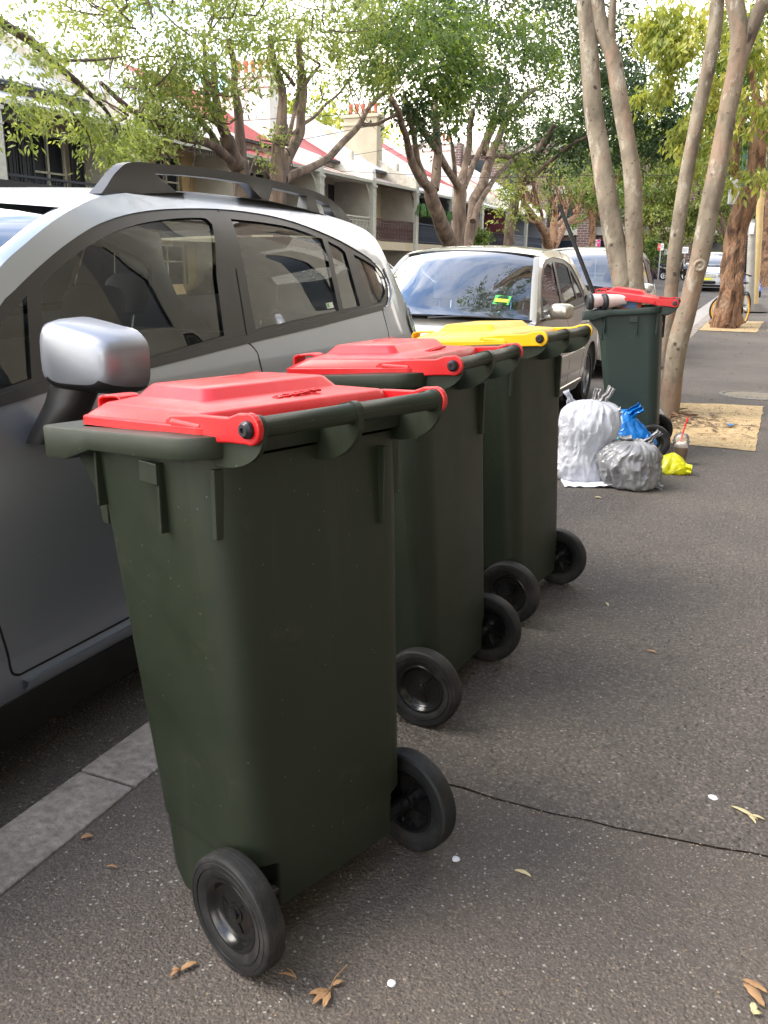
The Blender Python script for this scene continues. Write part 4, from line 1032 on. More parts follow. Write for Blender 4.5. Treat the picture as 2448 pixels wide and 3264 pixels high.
# ================================================================== TERRACE HOUSES ACROSS THE STREET
def wallm(n, c, v=.12): return mat(n, c, .9, var=v, vscale=1.6, bump=.25, bscale=30)
W_cream = wallm('render_cream', (.50, .43, .31)); W_yel = wallm('render_yellow', (.50, .37, .20)); W_beige = wallm('render_beige', (.33, .275, .225)); N_cream = wallm('render_near_cream', (.36, .335, .27)); N_white = wallm('render_near_white', (.48, .45, .38))
W_grey = wallm('render_grey', (.47, .45, .40)); W_pink = wallm('render_plum', (.22, .06, .09)); W_blue = wallm('render_bluegrey', (.20, .22, .26)); W_dark = wallm('render_dark', (.07, .075, .09))
W_white = wallm('render_white', (.78, .76, .70), .08); W_stone = mat('weathered_parapet', (.70, .66, .56), .9, vcol=(.42, .37, .28), vscale=3, bump=.4)
def corrug(n, c, c2=None, per=13., stripes=False, rust=False):
    m = mat(n, c, .5, vcol=c2 or tuple(x*.85 for x in c), vscale=1.5)
    nt = m.node_tree; N = nt.nodes.new; L = nt.links.new; b = nt.nodes['Principled BSDF']
    tc = N('ShaderNodeTexCoord'); sp = N('ShaderNodeSeparateXYZ'); L(tc.outputs['Object'], sp.inputs[0])
    mu = N('ShaderNodeMath'); mu.operation = 'MULTIPLY'; mu.inputs[1].default_value = per*2*math.pi/1.; L(sp.outputs[1], mu.inputs[0])
    si = N('ShaderNodeMath'); si.operation = 'SINE'; L(mu.outputs[0], si.inputs[0])
    bp = N('ShaderNodeBump'); bp.inputs['Strength'].default_value = 1; bp.inputs['Distance'].default_value = .02; L(si.outputs[0], bp.inputs['Height']); L(bp.outputs[0], b.inputs['Normal'])
    if stripes:
        m2 = N('ShaderNodeMath'); m2.operation = 'MULTIPLY'; m2.inputs[1].default_value = 2*math.pi/1.1; L(sp.outputs[1], m2.inputs[0])
        s2 = N('ShaderNodeMath'); s2.operation = 'SINE'; L(m2.outputs[0], s2.inputs[0])
        g = N('ShaderNodeMath'); g.operation = 'GREATER_THAN'; g.inputs[1].default_value = .1; L(s2.outputs[0], g.inputs[0])
        mx = N('ShaderNodeMixRGB'); L(g.outputs[0], mx.inputs[0]); mx.inputs[1].default_value = (*c, 1); mx.inputs[2].default_value = (*(c2 or c), 1); L(mx.outputs[0], b.inputs['Base Color'])
    return m
R_white = corrug('roof_white_iron', (.78, .79, .80)); R_red = corrug('roof_red_iron', (.50, .055, .055)); R_rust = corrug('roof_rusty_iron', (.42, .36, .32), (.22, .10, .07)); R_strip = corrug('roof_striped_iron', (.80, .70, .52), (.34, .07, .06), stripes=True); R_grey = corrug('roof_grey_iron', (.55, .58, .60))
M_iron = {'cream': mat('ironwork_cream', (.55, .53, .46), .7), 'plum': mat('ironwork_plum', (.09, .035, .04), .6), 'blue': mat('ironwork_blue', (.07, .085, .12), .6), 'dark': mat('ironwork_dark', (.03, .035, .045), .6), 'grey': mat('ironwork_grey', (.25, .27, .30), .7)}
M_post = mat('painted_post', (.50, .50, .44), .7, var=.1); M_pane = mat('house_window_dark', (.015, .02, .03), .12); M_shut = mat('shutter_dark', (.03, .035, .045), .6)
M_terr = mat('terracotta', (.48, .15, .09), .8, var=.15); M_brick = None

def railing(parent, y0, y1, z0, z1, m, x=-15.0):
    t = MB()
    t.box(x-.03, x+.03, y0, y1, z1-.05, z1); t.box(x-.02, x+.02, y0, y1, z0+.06, z0+.10); t.box(x-.02, x+.02, y0, y1, z1-.17, z1-.145)
    n = max(4, int((y1-y0)/.30)); d = (y1-y0)/n; h0, h1 = z0+.1, z1-.17; hm = (h0+h1)/2
    for i in range(n+1):
        yc = y0+i*d; t.box(x-.010, x+.010, yc-.012, yc+.012, z0+.06, z1-.03)
    for i in range(n):
        yc = y0+(i+.5)*d
        ring = [(x, yc+d*.40*math.cos(a), hm+.08+d*.42*math.sin(a)) for a in [2*math.pi*k/12 for k in range(13)]]
        t.tube(ring, .013, 4, cap=False)
        t.tube([(x, yc+d*.18*math.cos(a), hm+.08+d*.2*math.sin(a)) for a in [2*math.pi*k/8 for k in range(9)]], .012, 4, cap=False)
        for sg in (-1, 1):
            t.tube([(x, yc, h0), (x, yc+sg*d*.30, h0+.10), (x, yc+sg*d*.38, hm-.12), (x, yc+sg*d*.12, hm-.05), (x, yc, hm-.14)], .011, 4, cap=False)
            t.tube([(x, yc, h1), (x, yc+sg*d*.25, h1-.06), (x, yc+sg*d*.40, hm+.22)], .011, 4, cap=False)
        t.tube([(x, yc, h0), (x, yc, h1)], .008, 4)
        t.tube([(x, yc-d*.3, h1+.02), (x, yc-d*.1, z1-.06), (x, yc+d*.1, h1+.02), (x, yc+d*.3, z1-.06)], .008, 4)
    return t.build('balcony_railing', m, parent)

def house(y0, y1, wall, roof, vroof, iron, label, parm=W_white, chim=False, big=False, railz=(2.1, 3.0), gut=4.33, doors='shutters', post=M_post, wing=None, fringe=True, winf=None):
    t = empty('terrace_house', (-15, (y0+y1)/2, 0), 0, label, 'terrace house', 'terrace houses across the street')
    yo = (y0+y1)/2
    def bld(mb, nm, m, p=None, **k):
        mb.v = [(a+15, b-yo, c_) for a, b, c_ in mb.v] if p is None or p is t else mb.v
        return mb.build(nm, m, p or t, **k)
    F = -16.55
    # facade with openings: two per floor
    ops = []
    wd = y1-y0
    for (zz0, zz1, ya, yb_, k) in ((2.16, 4.25, y0+wd*.14, y0+wd*.40, 'door'), (2.55 if not big else 2.16, 4.2, y0+wd*.58, y0+wd*.84, 'window'), (.1, 1.75, y0+wd*.12, y0+wd*.34, 'front_door'), (.6, 1.75, y0+wd*.50, y0+wd*.86, 'window')):
        ops.append((ya, yb_, zz0, zz1, k))
    V, Fc = fill([(y0, -.1), (y1, -.1), (y1, 5.05), (y0, 5.05)], [[(a, c0), (b_, c0), (b_, c1), (a, c1)] for a, b_, c0, c1, k in ops], grid=1.2, maxseg=1.2)
    b = MB(); b.add([(F, y, z) for y, z in V], Fc)
    for a, b_, c0, c1, k in ops:      # reveals
        b.add([(F, a, c0), (F, b_, c0), (F, b_, c1), (F, a, c1), (F-.18, a, c0), (F-.18, b_, c0), (F-.18, b_, c1), (F-.18, a, c1)], [(0, 1, 5, 4), (1, 2, 6, 5), (2, 3, 7, 6), (3, 0, 4, 7)])
    bld(b, 'facade_wall', wall)
    for a, b_, c0, c1, k in ops:
        q = MB(); q.box(F-.20, F-.17, a, b_, c0, c1); o = bld(q, k if k != 'window' else 'window', M_pane if k != 'front_door' else M_shut)
        q = MB(); mid = (a+b_)/2
        for (p0, p1, r0, r1) in ((a, a+.06, c0, c1), (b_-.06, b_, c0, c1), (a+.06, b_-.06, c1-.06, c1), (mid-.03, mid+.03, c0, c1-.06), (a+.06, b_-.06, lerp(c0, c1, .55), lerp(c0, c1, .55)+.045)):
            q.box(F-.165, F-.10, p0, p1, r0, r1)
        q.v = [(x+15, y-yo, z) for x, y, z in q.v]; q.build('frame', winf or post, o)
        if doors == 'shutters' and c0 > 1.9:
            for (p0, p1) in ((a-.48, a-.02), (b_+.02, b_+.48)):
                q = MB(); q.box(F+.01, F+.05, p0, p0+.05, c0, c1); q.box(F+.01, F+.05, p1-.05, p1, c0, c1); q.box(F+.01, F+.05, p0, p1, c1-.05, c1); q.box(F+.01, F+.05, p0, p1, c0, c0+.05)
                for i in range(int((p1-p0)/.1)): q.box(F+.015, F+.03, p0+.05+i*.1, p0+.065+i*.1, c0, c1)
                q.box(F+.008, F+.014, p0, p1, c0, c1); bld(q, 'shutter', M_shut)
    # balcony slab and its front band
    q = MB(); q.box(F, -15.02, y0+.16, y1-.16, railz[0]-.16, railz[0]); bld(q, 'balcony_floor', W_beige)
    q = MB(); q.box(-15.05, -14.97, y0+.16, y1-.16, railz[0]-.30, railz[0]+.03); bld(q, 'balcony_beam', W_cream if not big else W_beige)
    rl = railing(t, y0+.17-yo, y1-.17-yo, railz[0]+.03, railz[1], M_iron[iron], x=0.0)
    # wing wall on the far side: pier, capital and the party parapet running up the roof
    q = MB(); q.box(F, -14.98, y1-.14, y1+.14, -.1, gut+.12); bld(q, 'wing_wall', wing or W_grey)
    q = MB(); q.box(-15.04, -14.86, y1-.15, y1+.15, -.1, gut+.05); q.box(-15.06, -14.82, y1-.19, y1+.19, gut-.22, gut-.14); q.box(-15.06, -14.84, y1-.17, y1+.17, gut-.50, gut-.46); bld(q, 'verandah_pier', post)
    prof = [(-14.92, gut-.02), (-14.86, gut+.12), (-14.9, gut+.42), (-15.02, gut+.50)]
    for x, z in ((-15.3, 4.92), (-15.9, 5.14), (-16.6, 5.55), (-18.5, 6.62), (-20.6, 7.8)): prof.append((x, z))
    prof += [(-20.6, 4.2), (F, 4.2), (F, gut)]
    q = MB(); q.prism(prof, y1-.15, y1+.15, 'y'); bld(q, 'party_parapet', parm, bev=.02)
    q = MB(); q.lathe([(.075, 0), (.075, .25), (.06, .34), (.03, .40), (0, .42)], 'z', (-15.85, y1, 5.08), 10); bld(q, 'finial', W_stone)
    # iron brackets under the verandah roof
    q = MB()
    for yy, s_ in ((y0+.15, 1), (y1-.15, -1)):
        for k in range(5):
            q.tube([(-15.0, yy, gut-.55-.1*k+.2), (-15.0, yy+s_*(.12+.05*(4-k)), gut-.3-.05*k+.2-.1)], .012, 4)
            q.tube([(-15.0, yy+s_*(.05+.07*k)+.04*math.cos(a), gut-.16-.06*(4-k)+.04*math.sin(a)) for a in [2*math.pi*i/8 for i in range(9)]], .011, 4, cap=False)
    if fringe:
        n = int((y1-y0-.3)/.12)
        for i in range(n):
            yy = y0+.2+i*.12; q.tube([(-15.0, yy, gut-.02), (-15.0, yy+.03, gut-.16), (-15.0, yy+.07, gut-.05)], .010, 4)
        q.box(-15.02, -14.99, y0+.15, y1-.15, gut-.07, gut-.04)
    bld(q, 'iron_lace', M_iron[iron])
    # verandah roof (concave sheet) with gutter
    q = MB(); rows = []
    for i in range(7):
        f = i/6; rows.append([(lerp(-14.92, F+.02, f), y0+.15, gut+.02+.50*f+.10*f*(f-1)), (lerp(-14.92, F+.02, f), y1-.15, gut+.02+.50*f+.10*f*(f-1))])
    q.loft(rows, closed=False, capa=False, capb=False); bld(q, 'verandah_roof', vroof, sol=.02)
    q = MB(); q.box(-15.0, -14.88, y0+.15, y1-.15, gut-.07, gut+.03); bld(q, 'gutter', post)
    # main roof
    q = MB(); q.add([(-16.35, y0+.12, 5.10), (-16.35, y1-.12, 5.10), (-20.6, y1-.12, 7.48), (-20.6, y0+.12, 7.48)], [(0, 1, 2, 3)]); q.add([(-20.6, y0+.12, 7.48), (-20.6, y1-.12, 7.48), (-25, y1-.12, 5.1), (-25, y0+.12, 5.1)], [(0, 1, 2, 3)])
    bld(q, 'main_roof', roof, sol=.03)
    q = MB(); q.box(-16.42, -16.28, y0+.14, y1-.14, 5.0, 5.09); bld(q, 'eaves_gutter', M_shut)
    q = MB(); q.box(-24.9, -24.7, y0+.16, y1-.16, -.1, 5.05); bld(q, 'back_wall', wall)
    if chim:
        ch = MB(); yc = y1
        ch.box(-18.3, -16.7, yc-.30, yc+.30, 5.2, 7.0); ch.box(-18.36, -16.64, yc-.36, yc+.36, 7.0, 7.12); ch.box(-18.3, -16.7, yc-.31, yc+.31, 7.12, 7.32); ch.box(-18.4, -16.6, yc-.40, yc+.40, 7.32, 7.46)
        o = bld(ch, 'chimney', parm if parm != W_stone else W_cream, bev=.02)
        for k in range(5):
            q = MB(); q.lathe([(.10, 0), (.085, .06), (.08, .32), (.10, .36), (.105, .44), (.085, .48), (.05, .48)], 'z', (-18.1+k*.30+15, yc-yo, 7.45), 12); q.build('chimney_pot', M_terr, o, smooth=True)
    return t

house(4.6, 9.8, W_beige, R_white, R_white, 'dark', 'terrace house hidden by leaves at the left, beyond the one with barred shutters', big=True, gut=4.45)
house(9.8, 14.6, W_beige, R_white, R_white, 'dark', 'beige terrace house at the far left behind the crossover roof', big=True, gut=4.42)
house(14.6, 19.2, W_beige, R_white, R_white, 'dark', 'beige terrace house with dark barred shutters and a white iron verandah roof, at the left', big=True, gut=4.40, parm=W_stone)
house(19.2, 23.9, W_yel, R_white, R_white, 'blue', 'terrace house with yellow walls, blue iron lace and a white roof', doors='plain', gut=4.30, parm=W_white)
house(23.9, 28.9, W_grey, R_red, R_red, 'cream', 'terrace house with a red main roof and plain red verandah roof behind the forked trunks', chim=True, gut=4.33)
house(28.9, 33.35, W_grey, R_red, R_strip, 'cream', 'terrace house with a cream and red striped verandah roof', gut=4.33, parm=W_white)
house(33.35, 37.95, W_cream, R_white, R_rust, 'plum', 'terrace house with a plum coloured iron balcony railing and rusty verandah roof', doors='plain', gut=4.35, parm=W_stone, chim=True)
house(37.95, 42.6, W_cream, R_white, R_white, 'blue', 'terrace house with a blue grey iron railing and ferns hanging on its balcony', doors='plain', gut=4.33, parm=W_white, wing=W_dark)
house(42.6, 47.5, W_dark, R_red, R_white, 'dark', 'dark walled terrace house behind the big many-stemmed tree', doors='plain', gut=4.3, parm=W_white, wing=W_dark, chim=True)
house(47.5, 52.4, W_pink, R_white, R_white, 'dark', 'plum walled terrace house with a white verandah roof and a dark railing', doors='plain', gut=4.28, parm=W_stone, wing=W_pink)
house(52.4, 56.8, W_blue, R_red, R_red, 'grey', 'blue grey terrace house with a red verandah roof', doors='plain', gut=4.28, wing=W_blue)
house(56.8, 61.5, W_blue, R_white, R_white, 'blue', 'last terrace house of the row, with a white verandah roof, behind the pollarded tree', doors='plain', gut=4.28, wing=W_blue)

# white rendered rear wing rising behind the left houses
t = empty('rendered_house', (-24, 12, 0), 0, 'tall white rendered building rising behind the white roofs at the left', 'building')
q = MB(); q.box(-6, 5, -7, 6.5, 0, 9.3); q.build('wall', W_white, t)
q = MB(); q.add([(-6.3, -7.3, 9.3), (5.3, -7.3, 9.3), (5.3, 6.8, 9.3), (-6.3, 6.8, 9.3), (-.5, -7.3, 11.0), (-.5, 6.8, 11.0)], [(0, 4, 5, 3), (1, 2, 5, 4), (0, 1, 4), (2, 3, 5), (3, 2, 1, 0)]); q.build('roof', R_grey, t)
for yy in (-3.5, 2.5):
    q = MB(); q.box(5.0, 5.05, yy-.5, yy+.5, 6.6, 8.0); q.build('window', M_pane, t)

# ---------------------------------------------------------------- brick apartments closing the street
def brickmat():
    m = bpy.data.materials.new('dark_brick'); m.use_nodes = True; nt = m.node_tree; N = nt.nodes.new; L = nt.links.new; b = nt.nodes['Principled BSDF']; b.inputs['Roughness'].default_value = .9
    tc = N('ShaderNodeTexCoord'); mp = N('ShaderNodeMapping'); mp.inputs['Rotation'].default_value = (math.pi/2, 0, 0)
    br = N('ShaderNodeTexBrick'); br.inputs['Scale'].default_value = 1; br.inputs['Color1'].default_value = (.16, .085, .075, 1); br.inputs['Color2'].default_value = (.09, .055, .055, 1); br.inputs['Mortar'].default_value = (.28, .25, .23, 1)
    br.inputs['Brick Width'].default_value = .46; br.inputs['Row Height'].default_value = .17; br.inputs['Mortar Size'].default_value = .018
    L(tc.outputs['Object'], mp.inputs[0]); L(mp.outputs[0], br.inputs[0]); L(br.outputs[0], b.inputs['Base Color']); return m
M_brick = brickmat()
t = empty('apartment_block', (-4, 66, gz(60)), 0, 'dark brown brick apartment block closing the end of the street', 'building')
q = MB(); q.box(-34, 34, 0, 12, -1, 8.6); q.build('wall', M_brick, t)
for k in range(20):
    x = -32+k*3.3
    q = MB(); q.box(x-.55, x+.55, -.9, -.0, -1, 8.9); q.build('brick_pier', M_brick, t)
    q = MB(); q.box(x+.75, x+2.55, -.10, -.02, .2, 2.2); q.build('window', M_pane, t)
    q = MB(); q.box(x+.75, x+2.55, -.10, -.02, 3.5, 5.0); q.build('window', M_pane, t)
    q = MB(); q.box(x+.75, x+2.55, -.10, -.02, 6.2, 7.7); q.build('window', M_pane, t)
q = MB()
for z in (2.55, 5.35, 8.1): q.box(-34, 34, -.30, -.01, z, z+.55)
q.build('concrete_band', W_grey, t)

# ---------------------------------------------------------------- cream terraces on the near side (they shade the path and show in the car's windows)
def near_house(y0, y1, wall, label, archy=False, h=10.5):
    t = empty('terrace_house', (3.2, (y0+y1)/2, 0), 0, label, 'terrace house', 'terrace houses on the near side')
    hw = (y1-y0)/2
    ops = [(-hw*.8, -hw*.45, .1, 2.4), (hw*.25, hw*.6, .9, 2.3), (hw*.0, hw*.4, 3.9, 5.6), (-hw*.6, -hw*.3, 7.2, 8.8)]
    def op(o):
        a, b_, c0, c1 = o
        if archy:
            m_ = (a+b_)/2; r = (b_-a)/2
            return [(a, c0), (b_, c0), (b_, c1-r*.4)]+[(m_+r*math.cos(an), c1-r*.4+r*math.sin(an)) for an in [math.pi*i/10 for i in range(1, 10)]]+[(a, c1-r*.4)]
        return [(a, c0), (b_, c0), (b_, c1), (a, c1)]
    V, F = fill([(-hw, -.1), (hw, -.1), (hw, h), (-hw, h)], [op(o) for o in ops], grid=1, maxseg=.8)
    b = MB(); b.add([(0, y, z) for y, z in V], F); b.build('facade_wall', wall, t)
    b = MB(); b.box(.05, 6, -hw, hw, 0, h-.02); b.build('house_block', wall, t)
    for a, b_, c0, c1 in ops:
        b = MB(); b.box(.03, .045, a-.02, b_+.02, c0, c1+.3); b.build('window', M_pane, t)
    b = MB(); b.box(-.25, .0, -hw, hw, h-.35, h-.1); b.box(-.12, -.0, -hw, hw, 3.1, 3.3); b.build('cornice', W_white, t)
    b = MB(); b.box(-.9, 0.0, -hw, hw, 2.75, 2.85); b.build('awning', M_shut, t)
near_house(-9, -3.5, N_cream, 'cream terrace on the near side, behind the camera'); near_house(-3.5, 1.6, N_cream, 'pale rendered terrace on the near side, level with the nearest bin', True)
near_house(1.6, 6.6, N_cream, 'cream terrace on the near side, level with the yellow lidded bin', True); near_house(6.6, 11.6, N_cream, 'cream terrace on the near side, beside the tree pit')
near_house(11.6, 17, N_white, 'white terrace on the near side, past the manhole', True); near_house(17, 23, W_beige, 'beige terrace on the near side, beside the yellow bicycle')
# ================================================================== TREES
B_brown = bark_mat('bark_brown', [(.3, (.060, .042, .031)), (.5, (.145, .100, .070)), (.7, (.26, .185, .130))], 5, .25, .9, .04)
B_dark = bark_mat('bark_dark', [(.3, (.05, .035, .027)), (.5, (.11, .075, .055)), (.72, (.19, .13, .09))], 6, .25, .9, .03)
B_peel = bark_mat('bark_peeling', [(.3, (.05, .03, .02)), (.44, (.17, .09, .05)), (.53, (.36, .20, .11)), (.60, (.22, .13, .08)), (.70, (.34, .23, .15)), (.8, (.09, .06, .045))], 8, .35, 1, .07)
B_smooth = bark_mat('bark_smooth_pale', [(.28, (.11, .085, .062)), (.42, (.185, .150, .110)), (.56, (.245, .205, .150)), (.74, (.30, .255, .19))], 6, .6, .8, .014)
def add_scars(m):
    nt = m.node_tree; N = nt.nodes.new; L = nt.links.new; b = nt.nodes['Principled BSDF']
    src = b.inputs['Base Color'].links[0].from_socket; tc = N('ShaderNodeTexCoord'); last = src
    for sc_, st, thr, pick, col in ((5, .30, .13, .40, (.045, .03, .022)), (9, .9, .17, .45, (.065, .045, .032)), (19, 1.3, .20, .45, (.085, .06, .045))):
        mp = N('ShaderNodeMapping'); mp.inputs['Scale'].default_value = (1, 1, st); L(tc.outputs['Object'], mp.inputs[0])
        nz = N('ShaderNodeTexNoise'); nz.inputs['Scale'].default_value = 14; L(tc.outputs['Object'], nz.inputs[0])
        mxv = N('ShaderNodeMixRGB'); mxv.inputs[0].default_value = .05; L(mp.outputs[0], mxv.inputs[1]); L(nz.outputs['Color'], mxv.inputs[2])
        v = N('ShaderNodeTexVoronoi'); v.inputs['Scale'].default_value = sc_; L(mxv.outputs[0], v.inputs[0])
        s_ = N('ShaderNodeSeparateColor'); L(v.outputs['Color'], s_.inputs[0])
        g = N('ShaderNodeMath'); g.operation = 'GREATER_THAN'; g.inputs[1].default_value = pick; L(s_.outputs[0], g.inputs[0])
        r = N('ShaderNodeMapRange'); r.inputs[1].default_value = thr; r.inputs[2].default_value = thr*.6; L(v.outputs['Distance'], r.inputs[0])
        a = N('ShaderNodeMath'); a.operation = 'MULTIPLY'; L(g.outputs[0], a.inputs[0]); L(r.outputs[0], a.inputs[1])
        mx = N('ShaderNodeMixRGB'); L(a.outputs[0], mx.inputs[0]); L(last, mx.inputs[1]); mx.inputs[2].default_value = (*col, 1); last = mx.outputs[0]
    L(last, b.inputs['Base Color'])
add_scars(B_smooth)
wear(B_smooth, (.265, .175, .12), (2.6, 2.6, 1.5), .52, .60, .8); wear(B_smooth, (.13, .105, .08), (7, 7, 3.5), .56, .64, .7); wear(B_smooth, (.38, .345, .28), (9, 9, 4), .57, .62, .7)
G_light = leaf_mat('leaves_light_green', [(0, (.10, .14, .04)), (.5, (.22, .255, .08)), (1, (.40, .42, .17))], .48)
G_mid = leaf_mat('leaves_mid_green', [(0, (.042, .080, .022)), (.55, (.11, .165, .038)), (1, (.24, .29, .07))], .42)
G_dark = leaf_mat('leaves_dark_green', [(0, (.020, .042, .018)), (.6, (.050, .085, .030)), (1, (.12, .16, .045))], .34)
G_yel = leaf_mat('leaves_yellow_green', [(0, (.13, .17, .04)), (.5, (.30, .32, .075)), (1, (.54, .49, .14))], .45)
G_purp = leaf_mat('leaves_purple', [(0, (.03, .012, .035)), (1, (.10, .04, .10))], .2)

def leaves(name, blobs, m, parent, n, size=.09, seed=1, droop=.4, clump=26, asp=.42, spread=.32, label=None):
    """blobs: (centre, radii, weight). leaf clumps spread through each blob, thinner towards its core, ragged at its rim"""
    rr = random.Random(seed); V = []; F = []; A = []
    tot = sum(b[2] for b in blobs)
    for (c, rad, wgt) in blobs:
        c = Vector(c); k = max(1, int(n*wgt/tot/clump))
        if not hasattr(rad, '__len__'): rad = (rad, rad, rad)
        for i in range(k):
            for _ in range(20):
                d = Vector((rr.gauss(0, 1), rr.gauss(0, 1), rr.gauss(0, 1))).normalized()
                r = rr.random()**.45
                p = c+Vector((d.x*rad[0], d.y*rad[1], d.z*rad[2]))*r
                if noise.noise(p*.85+Vector((seed, 0, 0))) > -.12: break
            tone = rr.gauss(.45, .2)+.25*noise.noise(p*.6)
            ax = Vector((d.x, d.y, d.z*.4-droop*.6+rr.uniform(-.3, .3))).normalized()
            tw = spread*rr.uniform(.6, 1.25)
            for j in range(clump):
                q = p+ax*rr.uniform(-tw, tw)+Vector((rr.gauss(0, 1), rr.gauss(0, 1), rr.gauss(0, .8)))*tw*.38
                l = (ax*.6+Vector((rr.gauss(0, .7), rr.gauss(0, .7), rr.gauss(0, .55)-droop))).normalized()
                s = size*rr.uniform(.6, 1.3)
                sd = l.cross(Vector((rr.gauss(0, 1), rr.gauss(0, 1), rr.gauss(0, 1)+1.2)))
                if sd.length < 1e-3: continue
                sd.normalize(); up = sd.cross(l)
                a = q; b_ = q+l*s*.45+sd*s*asp*.5+up*s*.05; c_ = q+l*s; e = q+l*s*.45-sd*s*asp*.5+up*s*.05
                n0 = len(V); V += [a, b_, c_, e]; F += [(n0, n0+1, n0+2), (n0, n0+2, n0+3)]
                t = min(1, max(0, tone+rr.gauss(0, .16))); A += [t]*4
    me = bpy.data.meshes.new(name); me.from_pydata([tuple(v) for v in V], [], F); me.materials.append(m)
    at = me.attributes.new('rnd', 'FLOAT', 'POINT'); at.data.foreach_set('value', A)
    o = bpy.data.objects.new(name, me); COL.objects.link(o)
    if parent is not None:
        o.parent = parent; o.matrix_parent_inverse = Matrix.Translation(-Vector(parent.location))
    return o

def stems(name, paths, m, parent, seed=0, n=10, wob=.22):
    b = MB()
    for k, (pts, r0, r1) in enumerate(paths):
        P = smooth_path(pts, 5); K = len(P); rad = [lerp(r0, r1, i/(K-1)) for i in range(K)]
        # little kinks so that the stem is not a clean pipe
        Q = [p+Vector((noise.noise(p*1.3+Vector((k, seed, 0))), noise.noise(p*1.3+Vector((7, k, seed))), 0))*rad[i]*.5 for i, p in enumerate(P)]
        b.tube(Q, rad, n, wob=wob, seed=seed+k)
    o = b.build(name, m, None, smooth=True, ang=80)
    if parent is not None: o.parent = parent; o.matrix_parent_inverse = Matrix.Translation(-Vector(parent.location))
    return o
def twigs(paths_in, parent, m, seed, n=60, ln=1.2, blobs=None):
    rr = random.Random(seed); b = MB()
    for i in range(n):
        c, rad, w_ = rr.choice(blobs); c = Vector(c)
        if not hasattr(rad, '__len__'): rad = (rad,)*3
        d = Vector((rr.gauss(0, 1), rr.gauss(0, 1), rr.gauss(0, .8))).normalized()
        p = c+Vector((d.x*rad[0], d.y*rad[1], d.z*rad[2]))*rr.uniform(.1, .6)
        pts = [p]; 
        for k in range(4):
            d = (d+Vector((rr.gauss(0, .35), rr.gauss(0, .35), rr.gauss(.12, .3)))).normalized(); pts.append(pts[-1]+d*ln*rr.uniform(.2, .35))
        b.tube(pts, [.022, .018, .014, .009, .005], 5)
    o = b.build('twigs', m, None, smooth=True); tag(o, kind='stuff'); o.parent = parent; o.matrix_parent_inverse = Matrix.Translation(-Vector(parent.location)); return o
def tree(x, y, label, group=None, name='street_tree', z=None):
    return empty(name, (x, y, gz(y) if z is None else z), 0, label, 'tree', group)
def blob(u, v, X=None, Y=None, r=1.5, w_=1.0, sq=(1, 1, 1)):
    """u,v in the 1659 px reading of the photograph"""
    s = 1.4756; p = onx(u*s, v*s, X) if X is not None else ony(u*s, v*s, Y)
    return (p, (r*sq[0], r*sq[1], r*sq[2]), w_)
GRP = 'street trees'

# many-stemmed tree in the middle, across the street
X = -10.6
def pb(*P): return [onx(*zb(u, v), X+dx) for (u, v, dx) in [(p+(0,))[:3] for p in P]]
base = onx(*zb(490, 1130), X); by = base.y
T = tree(X, by, 'big many-stemmed brown tree with a dark green crown, behind the champagne sedan', GRP)
foot = Vector((X, by, 0))
stems('trunk', [
    ([foot+Vector((-.1, -.35, -.1)), foot+Vector((-.05, -.4, 1.0))]+pb((430, 1120), (350, 950), (310, 800), (290, 700)), .30, .21),
    ([foot+Vector((.1, 0, -.1)), foot+Vector((.1, .05, 1.0))]+pb((500, 1120), (500, 930), (510, 770), (500, 680)), .30, .20),
    ([foot+Vector((0, .3, -.1)), foot+Vector((0, .3, 1.0))]+pb((570, 1120), (600, 930), (650, 740), (700, 600), (735, 490)), .28, .17),
    (pb((290, 720), (220, 640), (165, 540), (130, 430), (90, 280, .3), (50, 150, .5), (0, 30, .6)), .16, .07),
    (pb((260, 690), (215, 560), (175, 400), (150, 250), (115, 120), (90, 0)), .11, .06),
    (pb((310, 720), (335, 560), (345, 380), (325, 200), (320, 0, -.3)), .17, .10),
    (pb((495, 700), (420, 570), (340, 430), (250, 300), (150, 170), (110, 110)), .13, .08),
    (pb((480, 640), (460, 480), (455, 380)), .085, .06),
    (pb((515, 690), (550, 560), (575, 400), (590, 260), (610, 120)), .15, .09),
    (pb((530, 710), (600, 560), (660, 440), (720, 300), (770, 150), (810, 40)), .13, .06),
    (pb((735, 500), (780, 380), (830, 260), (890, 140), (980, 40), (1080, -40)), .16, .09),
    (pb((695, 440), (740, 310), (800, 190), (860, 70), (900, -40)), .12, .06),
    (pb((720, 490), (780, 462), (850, 470), (940, 495), (1040, 480), (1110, 455), (1130, 400), (1170, 350)), .11, .06),
    (pb((880, 470), (980, 430), (1080, 370), (1170, 300)), .07, .04),
    (pb((610, 960, .3), (660, 830, .3), (720, 720, .3), (790, 620, .3), (860, 540, .3), (900, 500, .3)), .12, .07),
    (pb((1180, 340), (1280, 310), (1380, 345), (1460, 350)), .045, .03),
], B_brown, T, 3)
bl = [blob(900, 60, X, r=2.4, w_=2), blob(1010, 40, X, r=2.6, w_=2), blob(1130, 70, X, r=3, w_=2.2), blob(900, 160, X, r=1.5, w_=1), blob(1000, 200, X, r=1.6, w_=1.2), blob(1085, 180, X, r=2.2, w_=1.6),
      blob(1180, 190, X, r=2.6, w_=2), blob(1220, 280, X, r=2.4, w_=1.8), blob(1150, 330, X, r=1.6, w_=1), blob(960, 120, X-2, r=2, w_=1), blob(1080, -60, X, r=4, w_=2.2), blob(880, -50, X, r=3, w_=1.5), blob(1240, 120, X, r=3, w_=2), blob(905, 230, X+.5, r=.8, w_=.5), blob(1290, 230, X-1, r=3, w_=1.8), blob(940, 290, X, r=.8, w_=.3)]
leaves('crown', bl, G_dark, T, 26000, .19, 5, asp=.45, spread=.45)
